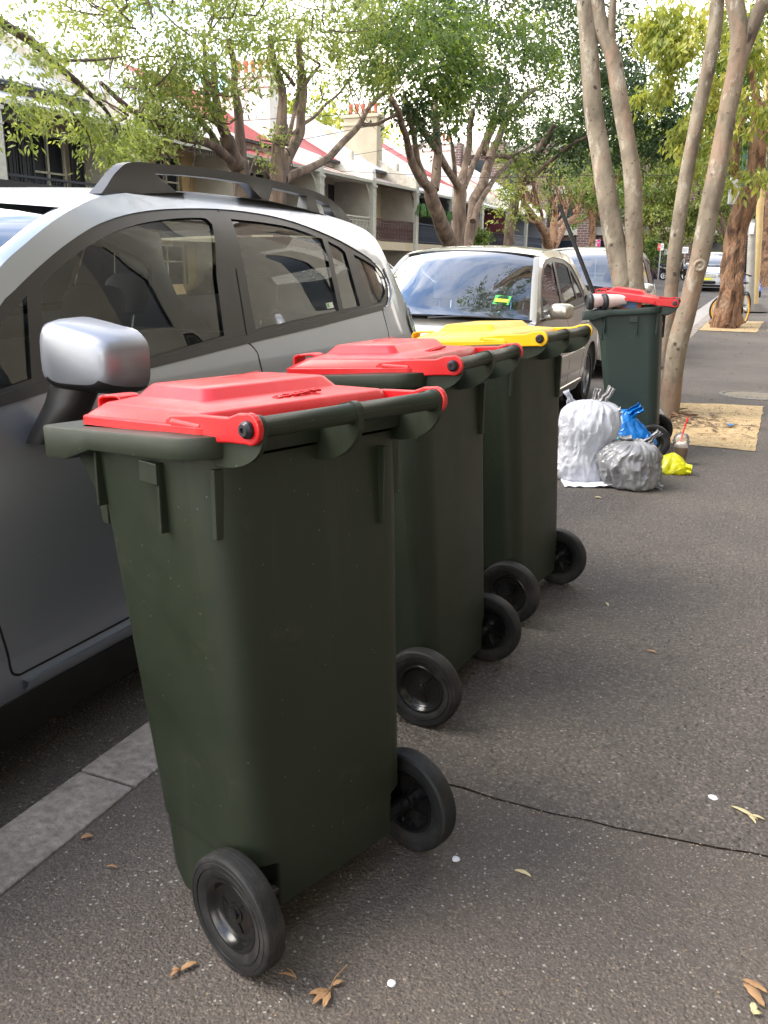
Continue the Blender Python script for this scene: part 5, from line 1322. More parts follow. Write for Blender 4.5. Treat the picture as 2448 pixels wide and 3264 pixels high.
bl2 = [blob(880, 50, X+1.5, r=1.6, w_=1), blob(960, 90, X+1.5, r=1.5, w_=1), blob(1040, 20, X+1.5, r=1.8, w_=1), blob(960, 200, X+1.2, r=.9, w_=.8), blob(1130, 110, X+1.5, r=1.6, w_=1), blob(1090, 250, X+1, r=1.2, w_=.6)]
leaves('lit_toned_foliage', bl2, G_mid, T, 9000, .17, 6, asp=.45, spread=.4)  # paler leaf colour paints this part of the crown as sunlit
twigs(None, T, B_brown, 4, 60, 1.6, bl)

# two forked trees behind the crossover roof
X = -10.6
def pa(*P): return [onx(*za(u, v), X+dx) for (u, v, dx) in [(p+(0,))[:3] for p in P]]
base = onx(*za(580, 880), X); T = tree(X, base.y, 'forked light green street tree with a long branch to the left, nearer the yellow house', GRP)
foot = Vector((X, base.y, 0))
stems('trunk', [
    ([foot+Vector((0, .1, -.1)), foot+Vector((0, .05, 1.6))]+pa((600, 900), (550, 800), (515, 700), (500, 630)), .22, .15),
    (pa((505, 660), (465, 560), (435, 430), (415, 330), (400, 200), (395, 60)), .11, .05),
    (pa((500, 650), (430, 530), (370, 420), (340, 260), (335, 60), (330, -100)), .08, .035),
    (pa((580, 870), (592, 740), (585, 560), (570, 400), (550, 290), (540, 120), (500, -60)), .12, .06),
    (pa((560, 830), (460, 745), (400, 700), (320, 665), (230, 650), (150, 630), (70, 590), (0, 550), (-120, 490), (-260, 380), (-400, 250)), .10, .035),
    (pa((470, 750), (380, 600), (300, 520), (180, 470), (20, 440)), .05, .02),
    (pa((480, 600), (360, 500), (250, 490), (160, 500)), .035, .015),
    (pa((400, 700), (380, 640), (360, 600), (200, 420)), .03, .015),
], B_dark, T, 9)
bl = [blob(330, 60, X, r=1.7, w_=2), blob(420, 100, X, r=1.4, w_=1.6), blob(260, 30, X, r=1.5, w_=1.0), blob(400, 190, X, r=1.0, w_=1.1), blob(330, 190, X, r=.9, w_=.8), blob(300, 260, X, r=.55, w_=.45), blob(340, 300, X, r=.4, w_=.3), blob(470, 30, X, r=1.5, w_=1.4), blob(300, -60, X, r=2.2, w_=1.5), blob(440, 250, X, r=.4, w_=.2), blob(440, -60, X, r=2, w_=1)]
leaves('crown', bl, G_light, T, 15000, .105, 15, spread=.30, asp=.40)
twigs(None, T, B_dark, 14, 70, 1.1, bl)
base = onx(*za(860, 910), X); T = tree(X, base.y, 'forked street tree with a long bare limb leaning right, before the red roofed terrace', GRP)
foot = Vector((X, base.y, 0))
stems('trunk', [
    ([foot+Vector((0, 0, -.1)), foot+Vector((0, 0, 1.6))]+pa((860, 930), (855, 860), (865, 700), (885, 540)), .22, .13),
    (pa((885, 560), (890, 440), (880, 340), (850, 210), (820, 60), (800, -80)), .12, .06),
    (pa((880, 920), (920, 810), (960, 710), (1010, 600), (1020, 440), (1035, 260), (1010, 60), (1000, -100)), .15, .07),
    (pa((910, 690), (950, 540), (985, 380), (1000, 200), (990, 60)), .055, .03),
    (pa((890, 930), (980, 890), (1080, 850), (1190, 790), (1290, 700), (1370, 610), (1430, 540), (1480, 450), (1560, 360), (1650, 270), (1760, 130)), .11, .045),
    (pa((930, 640), (1040, 540), (1110, 490), (1200, 400), (1290, 320), (1360, 220), (1420, 140)), .045, .02),
    (pa((1440, 545), (1540, 545), (1620, 510), (1720, 460), (1830, 440)), .05, .04),
    (pa((1020, 300), (1080, 210), (1150, 130)), .06, .03), (pa((1150, 120), (1060, 60), (1000, 0)), .035, .02), (pa((970, 270), (880, 150), (800, 110)), .045, .03),
], B_brown, T, 19)
bl = [blob(600, 30, X, r=1.7, w_=1.8), blob(700, 60, X, r=1.8, w_=2), blob(780, 30, X, r=1.8, w_=2), blob(640, 140, X, r=.9, w_=.7), blob(740, 150, X, r=1.1, w_=1.1), blob(820, 110, X, r=1.0, w_=1.2), blob(650, -70, X, r=2.5, w_=1.8), blob(560, 90, X, r=.8, w_=.6), blob(700, 220, X, r=.35, w_=.15), blob(830, 170, X, r=.5, w_=.4), blob(590, 305, X, r=.28, w_=.16), blob(800, -50, X, r=2.2, w_=1.5), blob(560, 330, X, r=.2, w_=.1)]
leaves('crown', bl, G_light, T, 14000, .115, 25, spread=.32, asp=.40)
twigs(None, T, B_dark, 24, 60, 1.2, bl)

# nearer overhanging branch of light leaves at the far left
X = -7.6
T = tree(-7.9, 2.2, 'young street tree whose light green leafy branches hang over the crossover roof at the left', GRP)
stems('trunk', [([(-7.9, 2.2, -.2), (-7.9, 2.3, 1.5), (-7.8, 2.8, 3.2), (-7.7, 3.6, 5.2)], .14, .08), ([(-7.8, 2.8, 3.2), (-7.7, 4.5, 4.3)]+[onx(u*1.4756, v*1.4756, X) for u, v in ((20, 60), (110, 130), (180, 190), (230, 240), (260, 300))], .07, .012),
    ([onx(u*1.4756, v*1.4756, X) for u, v in ((180, 190), (150, 230), (190, 290), (200, 350))], .02, .006), ([onx(u*1.4756, v*1.4756, X) for u, v in ((110, 130), (200, 130), (280, 120))], .02, .008)], B_dark, T, 39)
bl = [blob(30, 90, X, r=.75, w_=1.5), blob(40, 200, X, r=.45, w_=.8), blob(40, 255, X, r=.30, w_=.6), blob(100, 190, X, r=.25, w_=.3), blob(170, 215, X, r=.4, w_=.8), blob(215, 260, X, r=.45, w_=1.3), blob(270, 290, X, r=.42, w_=1.2), blob(240, 325, X, r=.35, w_=.9), blob(310, 310, X, r=.25, w_=.5), blob(280, 240, X, r=.3, w_=.5), blob(100, 40, X, r=.6, w_=.5), blob(200, 100, X, r=.4, w_=.3), blob(-60, 60, X, r=1, w_=1.6)]
leaves('crown', bl, G_light, T, 4200, .085, 35, spread=.14, asp=.36, clump=14)

# pollarded tree and its neighbours further up, across the street
X = -10.4
base = onx(*zb(1200, 1165), X)
T = tree(X, base.y, 'pollarded orange-barked tree with bare upright shoots, right of the big many-stemmed tree', GRP)
foot = Vector((X, base.y, gz(base.y)-.1)); P_ = []
def pc(*P): return [onx(*zb(u, v), X) for u, v in P]
P_.append(([foot, (foot+pc((1200, 1165))[0])/2]+pc((1205, 1120),), .42, .34))
for q, r0, r1 in (((((1190, 1140), (1150, 1050), (1090, 960), (1040, 890), (1005, 845))), .24, .12), (((1200, 1150), (1215, 1030), (1235, 930), (1230, 860)), .24, .13), (((1220, 1160), (1270, 1060), (1320, 980), (1390, 920), (1430, 830)), .22, .10), (((1080, 970), (1030, 950), (1010, 900)), .08, .05), (((1240, 1000), (1300, 930), (1310, 850)), .12, .08), (((1330, 980), (1420, 960), (1540, 900)), .07, .04), (((1120, 1000), (1130, 900), (1090, 830)), .1, .06)): P_.append((pc(*q), r0, r1))
rr = random.Random(4)
for k in range(46):
    u0, v0 = rr.choice([(1005, 850), (1230, 870), (1430, 830), (1310, 860), (1090, 840), (1380, 900), (1280, 930)]); u0 += rr.uniform(-25, 25)
    du = rr.gauss(0, 60); dv = rr.uniform(120, 300)
    P_.append((pc((u0, v0), (u0+du*.5, v0-dv*.5), (u0+du+rr.uniform(-15, 15), v0-dv)), .05, .018))
stems('trunk', P_, B_peel, T, 29, 7)
bl = [blob(1120, 370, X, r=.9, w_=1), blob(1180, 400, X, r=1.3, w_=.8), blob(1100, 430, X, r=1.0, w_=.9), blob(1230, 350, X, r=1.8, w_=1), blob(1260, 400, X, r=1.6, w_=1.0), blob(1160, 450, X, r=.6, w_=.3)]
leaves('shoots_foliage', bl, G_light, T, 3800, .17, 45, spread=.4)
# far trees
far = [(-10.2, 52, 1275, 500, 'slim orange-barked tree in front of the brick apartments, left of the two pale trunks', B_peel, G_mid, [(1290, 370, 2.4, 2), (1320, 420, 2.2, 2), (1300, 300, 2.8, 1.5), (1265, 430, 1.5, .6)], 5200, .24),
       (-7.5, 60, 1365, 520, 'light green tree behind the right-hand pale trunk, before the apartments', B_brown, G_light, [(1390, 330, 3, 2), (1400, 420, 2.2, 1), (1360, 270, 2.5, 1)], 5000, .26),
       (-5.2, 59, 1450, 540, 'bright green tree standing in front of the brick piers, above the red and white sign', B_dark, G_light, [(1420, 470, 1.5, 1.6), (1490, 480, 1.5, 1.6), (1445, 430, 1.8, 1.4), (1480, 400, 2.2, 1.4), (1430, 350, 2.4, 1.2), (1500, 340, 2.4, 1.2)], 9000, .26),
       (-2.6, 58, 1590, 540, 'green tree behind the green pole at the end of the street', B_dark, G_light, [(1555, 440, 1.6, 1), (1600, 400, 2.4, 1), (1560, 340, 2.6, 1), (1560, 470, 1.4, .7)], 5000, .26)]
for X_, Y_, u, v, lab, bk, lf, bs, n_, sz in far:
    T = tree(X_, Y_, lab, GRP)
    top = Vector(blob(bs[0][0], bs[0][1], Y=Y_)[0]); f = Vector((X_, Y_, gz(Y_)-.1))
    stems('trunk', [([f, lerp(f, top, .35)+Vector((.2, 0, 0)), lerp(f, top, .7), top], .24, .12), ([lerp(f, top, .5), lerp(f, top, .8)+Vector((.9, 0, 0)), top+Vector((1.6, 0, 1))], .12, .05), ([lerp(f, top, .55), lerp(f, top, .8)+Vector((-.8, 0, .3)), top+Vector((-1.4, 0, 1.4))], .11, .05)], bk, T, int(Y_), 8)
    bl = [blob(a, b_, Y=Y_+.5*k, r=r_, w_=w2) for k, (a, b_, r_, w2) in enumerate(bs)]
    leaves('crown', bl, lf, T, n_, sz, int(Y_)+u, spread=.5)
# backdrop of big trees behind the apartments and houses
for k, (xx, yy, zz, rr_, m_, lab) in enumerate(((-22, 82, 9, 8, G_mid, 'large tree behind the end of the terrace row'), (-11, 86, 10, 8, G_light, 'large dark tree rising behind the apartment block, left of the pale trunks'), (-2, 84, 9.5, 8, G_light, 'large tree rising behind the apartment block, at the right'), (8, 86, 9, 8, G_mid, 'large tree behind the apartments, beyond the right edge'), (-30, 66, 8.5, 5, G_yel, 'yellow green tree behind the red roofs'), (-27, 50, 8.6, 3.6, G_yel, 'small orange-tinged tree behind the chimneys'))):
    T = tree(xx, yy, lab, 'trees behind the buildings', name='background_tree')
    stems('trunk', [([(xx, yy, 0), (xx+.3, yy, zz*.6), (xx, yy, zz)], .35, .15)], B_dark, T, k, 7)
    leaves('crown', [((xx+random.Random(k*9+j).uniform(-.6, .6)*rr_, yy+random.Random(k*7+j).uniform(-.3, .3)*rr_, zz+random.Random(k*5+j).uniform(-.3, .6)*rr_*.7), rr_*.42, 1) for j in range(7)], m_, T, 5200 if k < 4 else 2600, .42, 70+k, spread=.8)

# ---------------------------------------------------------------- smooth pale trunks beside the far bin
def pu(Y, *P): return [ony(u*1.4756, v*1.4756, Y+dy) for (u, v, dy) in [(p+(0,))[:3] for p in P]]
T = tree(-1.02, 8.55, 'smooth pale twin-stemmed tree directly behind the overfilled bin', 'smooth trunked trees in the near pit', z=0)
f = Vector((-1.10, 8.55, -.05)); 
stems('trunk', [([f+Vector((-.02, 0, 0)), f+Vector((-.04, 0, .5))]+pu(8.55, (1345, 640), (1325, 520), (1305, 400), (1293, 300), (1285, 200), (1275, 110), (1262, 20), (1250, -80), (1235, -220)), .102, .066),
    ([f+Vector((.10, 0, 0)), f+Vector((.08, 0, .5))]+pu(8.55, (1375, 640), (1373, 520), (1366, 400), (1356, 300), (1342, 200), (1322, 120), (1295, 60), (1285, 0), (1290, -90), (1300, -220)), .083, .062),
    (pu(8.55, (1318, 120), (1322, 60), (1326, 0), (1330, -90)), .035, .03)], B_smooth, T, 51, 20, .10)
bl = [((-2.2, 8.4, 7.6), 1.6, 1), ((-.6, 9.4, 8.0), 1.7, 1), ((-1.4, 7.6, 8.2), 1.5, 1)]
leaves('crown', bl, G_mid, T, 6000, .12, 81)
T = tree(-.72, 8.35, 'smooth pale tree with two leaning stems beside the bin, a round scar on the thicker', 'smooth trunked trees in the near pit', z=0)
o = stems('trunk', [(pu(8.35, (1441, 905), (1446, 860), (1452, 800), (1462, 740), (1478, 680), (1497, 610), (1512, 560), (1524, 500), (1537, 430), (1550, 360), (1565, 290), (1580, 220), (1592, 160), (1598, 100), (1594, 40), (1580, -60), (1570, -200)), .090, .068),
    (pu(8.5, (1436, 900), (1436, 800), (1441, 700), (1449, 610), (1459, 520), (1470, 440), (1484, 360), (1503, 280), (1520, 210), (1533, 140), (1544, 60), (1552, -20), (1565, -200)), .064, .054),
    (pu(8.35, (1596, 150), (1612, 100), (1634, 40), (1660, -30), (1700, -160)), .060, .05)], B_smooth, T, 52, 22, .10)
kn = ony(1512*1.4756, 574*1.4756, 8.24)
b = MB(); b.lathe([(.052, 0), (.056, -.016), (.048, -.030), (.038, -.034), (.030, -.026), (.018, -.020), (.008, -.028), (0, -.028)], 'y', tuple(kn), 18)
o = b.build('branch_scar', B_smooth, None, smooth=True); o.parent = T; o.matrix_parent_inverse = Matrix.Translation(-Vector(T.location))
bl = [((.8, 8.4, 7.4), 1.7, 1), ((.4, 7.0, 8.2), 1.6, 1)]
leaves('crown', bl, G_mid, T, 5000, .12, 82)
b_ = MB(); rr = random.Random(8)
for k in range(9):
    a = rr.uniform(-2.6, .9); L0 = rr.uniform(.25, .6); p = Vector((-.86, 8.4, .03)); pts = []
    for i in range(6): pts.append(p+Vector((math.cos(a+.3*math.sin(i*1.3+k))*L0*i/5, math.sin(a+.3*math.sin(i+k))*L0*i/5, .012-.012*i/5+.01*math.sin(i*2.+k))))
    b_.tube(smooth_path(pts, 3), [.022*(1-j/16)+.003 for j in range(16)], 6)
o = b_.build('surface_roots', B_peel, None, smooth=True); o.parent = T; o.matrix_parent_inverse = Matrix.Translation(-Vector(T.location)); tag(o, kind='stuff')
T = tree(2.2, -.6, 'unseen tree added behind the camera, its crown shading the path', GRP)  # out of view, added to block sky light from behind and the right
stems('trunk', [([(2.2, -.6, -.1), (2.2, -.5, 1.5), (2.15, -.3, 3.2), (1.9, .2, 5.0)], .16, .09), ([(2.15, -.3, 3.2), (1.2, .4, 4.6), (.4, 1.4, 5.8)], .09, .04), ([(2.15, -.3, 3.2), (2.4, -1.2, 4.6)], .09, .04)], B_dark, T, 53, 10)
leaves('crown', [((.9, .8, 6.2), (1.5, 1.9, 1.1), 1.3), ((2.0, .2, 6.0), (1.4, 1.9, 1.1), 1.2), ((2.2, -2.0, 5.6), (1.3, 1.6, 1.1), 1), ((1.3, 3.0, 6.6), (1.5, 1.8, 1.0), 1.1)], G_mid, T, 15000, .12, 83)
# the added crown, above the frame, keeps skylight off the bins
# ---------------------------------------------------------------- peeling brown tree by the bicycle
Y2 = 19.9
T = tree(-.98, Y2, 'leaning brown tree with peeling orange bark and drooping yellow green leaves, before the yellow-wheeled bicycle', GRP)
def zt(u, v): return (2150+u*.2939, 400+v*.2939)
def pt_(*P): return [ony(*zt(u, v), Y2+dy) for (u, v, dy) in [(p+(0,))[:3] for p in P]]
g0 = gz(Y2)
stems('trunk', [([ony(*zt(545, 2200), Y2)]+pt_((560, 2080), (585, 1900), (605, 1700), (625, 1500), (650, 1300), (690, 1100), (750, 900), (810, 720), (855, 600), (880, 500), (895, 380), (900, 200), (905, 0), (930, -250)), .25, .14),
    (pt_((900, 540), (820, 530), (720, 540), (655, 510), (645, 420), (655, 300), (665, 180), (700, 60), (740, -60), (760, -300)), .085, .06),
    (pt_((880, 200), (800, 100), (740, 60)), .05, .03),
    ([ony(*zt(400, 2180), Y2)]+pt_((470, 2120), (540, 2020)), .10, .13), ([ony(*zt(700, 2170), Y2)]+pt_((660, 2110), (610, 1990)), .13, .15), ([ony(*zt(560, 2220), Y2-.3)]+pt_((570, 2150), (580, 2000)), .12, .16),
    (pt_((930, -100), (860, -400), (800, -700), (700, -900)), .09, .05), (pt_((700, 60), (560, -180), (440, -420), (400, -600)), .05, .03)], B_peel, T, 61, 28, .38)
bl = [blob(1410, 60, Y=18.6, r=.42, w_=1.0), blob(1450, 95, Y=18.6, r=.5, w_=1.2), blob(1490, 130, Y=18.6, r=.5, w_=1.2), blob(1500, 50, Y=18.8, r=.55, w_=1), blob(1440, 35, Y=18.8, r=.35, w_=.5), blob(1530, 200, Y=19, r=.5, w_=1), blob(1450, 200, Y=19, r=.4, w_=.8), blob(1385, 215, Y=18.5, r=.2, w_=.3), blob(1490, 250, Y=19, r=.4, w_=.7), blob(1470, 310, Y=19, r=.28, w_=.5), blob(1550, 330, Y=19.5, r=.5, w_=.8),
      blob(1630, 110, Y=18, r=.45, w_=1), blob(1640, 230, Y=18, r=.5, w_=.9), blob(1600, 400, Y=19.4, r=.2, w_=.2), blob(1640, 380, Y=18.6, r=.25, w_=.3), blob(1580, 60, Y=19.5, r=.8, w_=1), blob(1500, 370, Y=19.2, r=.2, w_=.2), blob(1540, -60, Y=19.5, r=1.4, w_=1.4)]
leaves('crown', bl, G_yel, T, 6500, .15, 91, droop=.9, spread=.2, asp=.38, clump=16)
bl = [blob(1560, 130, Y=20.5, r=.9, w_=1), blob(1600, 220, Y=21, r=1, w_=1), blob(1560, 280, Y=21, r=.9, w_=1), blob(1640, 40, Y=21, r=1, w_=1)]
leaves('shade_toned_foliage', bl, G_mid, T, 3500, .15, 92, droop=.9, spread=.3, asp=.38, clump=16)  # duller leaf green stands in for shade deeper in the crown
# far right tree and dark crown mass behind the pale trunks
T = tree(-.62, 31, 'brown-barked tree at the right edge behind the wooden pole', GRP)
stems('trunk', [([ony(2443, 912, 31), ony(2438, 860, 31), ony(2434, 800, 31), ony(2440, 700, 31), ony(2470, 560, 31)], .22, .16)], B_peel, T, 71, 12, .3)
leaves('crown', [blob(1650, 250, Y=32, r=2.2, w_=1), blob(1600, 120, Y=33, r=2.6, w_=1), blob(1640, 420, Y=33, r=.8, w_=.2)], G_mid, T, 5000, .2, 93, spread=.4)
T = tree(-11.5, 40, 'wide dark green tree overhanging the middle of the street, behind the pale twin trunks', GRP)
stems('trunk', [([(-11.5, 40, .2), (-11.3, 40, 2), (-10.9, 40, 4.5), (-9.5, 40, 7)], .3, .15), ([(-10.9, 40, 4.5), (-8.5, 39.5, 6.2), (-6.2, 39, 6.6)], .12, .05)], B_dark, T, 72, 8)
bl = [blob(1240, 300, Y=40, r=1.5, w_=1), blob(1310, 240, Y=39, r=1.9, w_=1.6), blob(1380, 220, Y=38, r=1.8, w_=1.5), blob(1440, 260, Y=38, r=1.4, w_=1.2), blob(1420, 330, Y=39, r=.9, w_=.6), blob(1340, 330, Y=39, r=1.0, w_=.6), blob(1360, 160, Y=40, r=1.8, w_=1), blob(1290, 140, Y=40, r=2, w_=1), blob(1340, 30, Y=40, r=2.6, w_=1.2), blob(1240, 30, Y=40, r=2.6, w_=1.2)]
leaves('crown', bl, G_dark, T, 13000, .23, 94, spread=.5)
# ================================================================== POLES, SIGNS
M_gpole = mat('pole_green_paint', (.018, .085, .06), .45); M_cpole = mat('pole_concrete_grey', (.30, .29, .26), .8, vcol=(.40, .38, .34), vscale=5)
M_wpole = mat('pole_tan_timber', (.52, .37, .15), .75, vcol=(.62, .46, .22), vscale=4)
M_galv = mat('galvanised_steel', (.42, .43, .44), .4, .7); M_signw = mat('sign_white', (.80, .80, .82), .5); M_signr = mat('sign_red', (.70, .06, .03), .5); M_signp = mat('sign_pink', (.75, .05, .25), .5); M_ink = mat('sign_ink', (.03, .03, .04), .6); M_signbk = mat('sign_back_grey', (.45, .46, .46), .5)
def own(o, P): o.parent = P; o.matrix_parent_inverse = Matrix.Translation(-Vector(P.location)); return o
def pole(name, b0, t0, r0, r1, m, label, cat, n=16, up=0, group=None):
    P = empty(name, b0, 0, label, cat, group); b0 = Vector(b0); t0 = Vector(t0); t1 = t0+(t0-b0)*up
    own(MB().tube([b0, lerp(b0, t0, .5), t0, t1], [r0, lerp(r0, r1, .5), r1, r1*.95], n).build('post', m, None, smooth=True), P); return P
p = ony(2330, 985, 27); q = ony(2370, 560, 27); pole('lamp_post', (p.x, 27, gz(27)), q, .062, .055, M_gpole, 'slender dark green steel pole standing behind the leaning brown tree', 'pole', up=.3)
P = pole('power_pole', ony(2388, 985, 24), ony(2399, 700, 24), .105, .085, M_cpole, 'grey concrete pole with a white band, between the bicycle and the tan pole', 'pole')
a = ony(2397, 728, 23.895); own(MB().box(a.x-.06, a.x+.05, a.y-.02, a.y, a.z-.13, a.z+.13).build('white_band', M_signw, None), P)
P = pole('power_pole', ony(2404, 975, 25.2), ony(2437, 420, 25.2), .092, .085, M_wpole, 'tan painted timber pole at the right edge, beside the concrete pole', 'pole', up=1.2)
own(MB().tube([ony(2400, 985, 25.2)-Vector((0, 0, .05)), ony(2402, 968, 25.2)], [.42, .18], 16).build('asphalt_collar', M_path, None, smooth=True), P)
# grey cabinet on the pole behind
P = empty('switch_box', ony(2365, 600, 28), 0, 'pale grey metal box mounted high behind the green pole', 'utility box')
a = ony(2365, 600, 28); own(MB().box(a.x-.34, a.x+.26, a.y, a.y+.3, a.z-.42, a.z+.36).build('box_body', M_signbk, None, bev=.02), P)
own(MB().box(a.x-.30, a.x+.22, a.y-.012, a.y, a.z-.38, a.z+.32).build('box_door', M_cpole, None, bev=.006), P)
own(MB().tube([(a.x, a.y+.15, a.z-.4), (a.x, a.y+.15, gz(28)-.1)], .05, 8).build('post', M_galv, None, smooth=True), P)

def sign(u, v, Y, w_, h, label, parts, txt=(), ground=True, pole_m=M_galv, side=0):
    c = ony(u, v, Y); P = empty('parking_sign', (c.x, Y, gz(Y)), 0, label, 'street sign')
    own(MB().tube([(c.x+side, Y+.04, gz(Y)-.1), (c.x+side, Y+.04, c.z+h/2)], .035, 8).build('post', pole_m, None, smooth=True), P)
    own(MB().box(c.x-w_/2, c.x+w_/2, Y-.005, Y+.01, c.z-h/2, c.z+h/2).build('plate', M_signw, None, bev=.004), P)
    for (x0, x1, z0, z1, m) in parts:
        own(MB().box(c.x+x0*w_, c.x+x1*w_, Y-.010, Y-.0055, c.z+z0*h, c.z+z1*h).build('panel', m, None), P)
    for (s_, x, z, sz, m) in txt:
        o = text_obj(s_, 'lettering', m, None, (0, 0, 0), (0, 0, 0), sz*h, .001); o.matrix_world = Matrix.Translation((c.x+x*w_, Y-.014, c.z+z*h)) @ Matrix.Rotation(math.pi/2, 4, 'X'); mw = o.matrix_world.copy(); o.parent = P; o.matrix_parent_inverse = Matrix.Translation(-Vector(P.location)); o.matrix_basis = mw
    return P
sign(1903, 777, 52, .36, .46, 'white and pink two-panel parking sign left of the pale twin trunks', [(.02, .48, -.48, .48, M_signp), (-.44, -.06, .20, .30, M_ink), (-.44, -.06, -.30, -.22, M_ink)], [('2P', -.25, .0, .32, M_ink), ('P', .25, .1, .34, M_signw)])
sign(2106, 787, 50, .30, .34, 'red and white no stopping sign on a thin grey post between the pale trunks', [(-.48, -.02, -.48, .48, M_signr), (.08, .40, .12, .20, M_ink)], [('S', -.25, 0, .5, M_signw), ('P', .25, -.12, .4, M_ink)])
sign(2184, 797, 57, .36, .36, 'white sign fixed before the dark brick piers, behind the thin pale stem', [(-.40, .40, .16, .22, M_ink), (-.40, .30, -.02, .04, M_ink), (-.40, .36, -.2, -.14, M_ink)])
c = ony(2124, 802, 64); P = empty('number_plaque', (c.x, 64.9, c.z), 0, 'small brass coloured number five on the brick wall beside the red and white sign', 'sign')
own(MB().box(c.x-.25, c.x+.25, 64.95, 65.0, c.z-.2, c.z+.2).build('plate', M_galv, None), P)
o = text_obj('53', 'lettering', M_signw, None, (0, 0, 0), (0, 0, 0), .34, .002); mw = Matrix.Translation((c.x, 64.93, c.z)) @ Matrix.Rotation(math.pi/2, 4, 'X'); o.parent = P; o.matrix_parent_inverse = Matrix.Translation(-Vector(P.location)); o.matrix_basis = mw

# cables strung across the street
M_cable = mat('cable_black', (.03, .03, .03), .6)
for k, (uv0, uv1, X0, X1) in enumerate((((700, 250), (1260, 195), -13, -3), ((760, 280), (1300, 150), -13, -3), ((1000, 295), (1659, 160), -12, -.8), ((840, 375), (1300, 378), -14, -6))):
    a = onx(uv0[0]*1.4756, uv0[1]*1.4756, X0); b_ = ony(uv1[0]*1.4756, uv1[1]*1.4756, 34)
    mid = lerp(a, b_, .5)-Vector((0, 0, .12)); o = MB().tube(smooth_path([a-(b_-a)*.6+Vector((0, 0, .2)), a, mid, b_, b_+(b_-a)*.4], 5), .010, 5).build('overhead_cable', M_cable, smooth=True)
    tag(o, ['thin black cable crossing before the left chimney', 'thin black cable rising to the right above the many-stemmed tree', 'thin black cable running toward the tan pole at the right', 'lowest thin black cable, crossing in front of the terrace gutters'][k], 'cable', 'overhead cables')

# ================================================================== BICYCLE (share bike, yellow rims)
M_yr = mat('bike_yellow', (.85, .42, .01), .4); M_bk = mat('bike_black', (.015, .015, .015), .45); M_sil = mat('bike_silver', (.6, .61, .62), .35, .6)
yb = 20.6
fw = ony(2317, 975, 20.15); rw = ony(2377, 952, 21.1)
zb_ = gz(yb)-.01; dv = Vector((fw.x-rw.x, fw.y-rw.y)); rear = Vector((rw.x, rw.y, zb_))
P = empty('bicycle', (rear.x, rear.y, zb_), math.atan2(dv.y, dv.x), 'yellow-rimmed black and silver bicycle leaning behind the brown tree trunk', 'bicycle')
for x, nm in ((.02, 'rear_wheel'), (1.02, 'front_wheel')):
    wt = empty(nm); wt.parent = P; wt.location = (x, 0, .33); wt.rotation_euler = (0, 0, -math.atan2(dv.y, dv.x) if x > .5 else 0)
    ring = lambda r: [(r*math.cos(a), 0, r*math.sin(a)) for a in [2*math.pi*i/36 for i in range(37)]]
    MB().tube(ring(.315), .019, 8, cap=False).build('tyre', M_bk, wt, smooth=True); MB().tube(ring(.283), .016, 8, cap=False).build('rim', M_yr, wt, smooth=True)
    b = MB(); 
    for k in range(14):
        a = k*2*math.pi/14; b.tube([(.03*math.cos(a+.4), .02*(-1)**k, .03*math.sin(a+.4)), (.275*math.cos(a), 0, .275*math.sin(a))], .0018, 4)
    b.tube([(0, -.05, 0), (0, .05, 0)], .035, 12); b.build('spokes', M_sil, wt)
    b = MB(); b.tube([(.15, 0, .15), (.21, 0, .20)], .022, 6); b.build('reflector', M_yr, wt)
b = MB(); b.tube([(.02, 0, .33), (.42, 0, .30), (.92, 0, .80)], .022, 8); b.tube([(.42, 0, .30), (.30, 0, .82)], .028, 8); b.tube([(.02, .03, .33), (.32, .02, .72)], .012, 6); b.tube([(.02, -.03, .33), (.32, -.02, .72)], .012, 6); b.tube([(.33, 0, .70), (.86, 0, .78)], .020, 8); b.build('frame', M_sil, P, smooth=True)
b = MB(); b.tube([(1.02, .05, .33), (.94, .04, .70), (.90, 0, .82), (.87, 0, 1.0)], .016, 8); b.tube([(1.02, -.05, .33), (.94, -.04, .70)], .016, 8); b.build('fork', M_sil, P, smooth=True)
b = MB(); b.tube(smooth_path([(.70, -.28, 1.04), (.80, -.24, 1.06), (.88, -.1, 1.04), (.88, .1, 1.04), (.80, .24, 1.06), (.70, .28, 1.04)], 4), .013, 8); b.tube([(.72, -.28, 1.04), (.62, -.29, 1.035)], .018, 8); b.tube([(.72, .28, 1.04), (.62, .29, 1.035)], .018, 8); b.build('handlebar', M_bk, P, smooth=True)
b = MB(); b.loft([[(.30+lx, wy*math.sin(a)*1.0, .89+.03*math.cos(a)) for a in [2*math.pi*i/12 for i in range(12)]] for lx, wy in ((-.14, .06), (-.10, .11), (-.02, .10), (.08, .045), (.15, .02))]); b.build('saddle', M_bk, P, smooth=True)
b = MB(); b.tube([(.30, 0, .80), (.29, 0, .88)], .014, 8); b.build('seat_post', M_sil, P)
b = MB(); b.lathe([(0, 0), (.09, 0), (.09, .01), (0, .01)], 'y', (.42, -.04, .30), 20); b.tube([(.42, -.05, .30), (.50, -.06, .17)], .01, 6); b.tube([(.42, .05, .30), (.34, .06, .43)], .01, 6); b.box(.45, .55, -.14, -.06, .155, .175); b.box(.29, .39, .06, .14, .42, .44); b.build('crank', M_bk, P)
MB().tube([(.05, 0, .30), (-.02, -.16, .0)], .008, 6).build('kickstand', M_sil, P)
b = MB(); b.tube([(.33*math.cos(a)+.02, 0, .345*math.sin(a)+.33+.02) for a in [R(60)+R(110)*i/8 for i in range(9)]], .018, 6, cap=True); b.build('mudguard', M_bk, P)

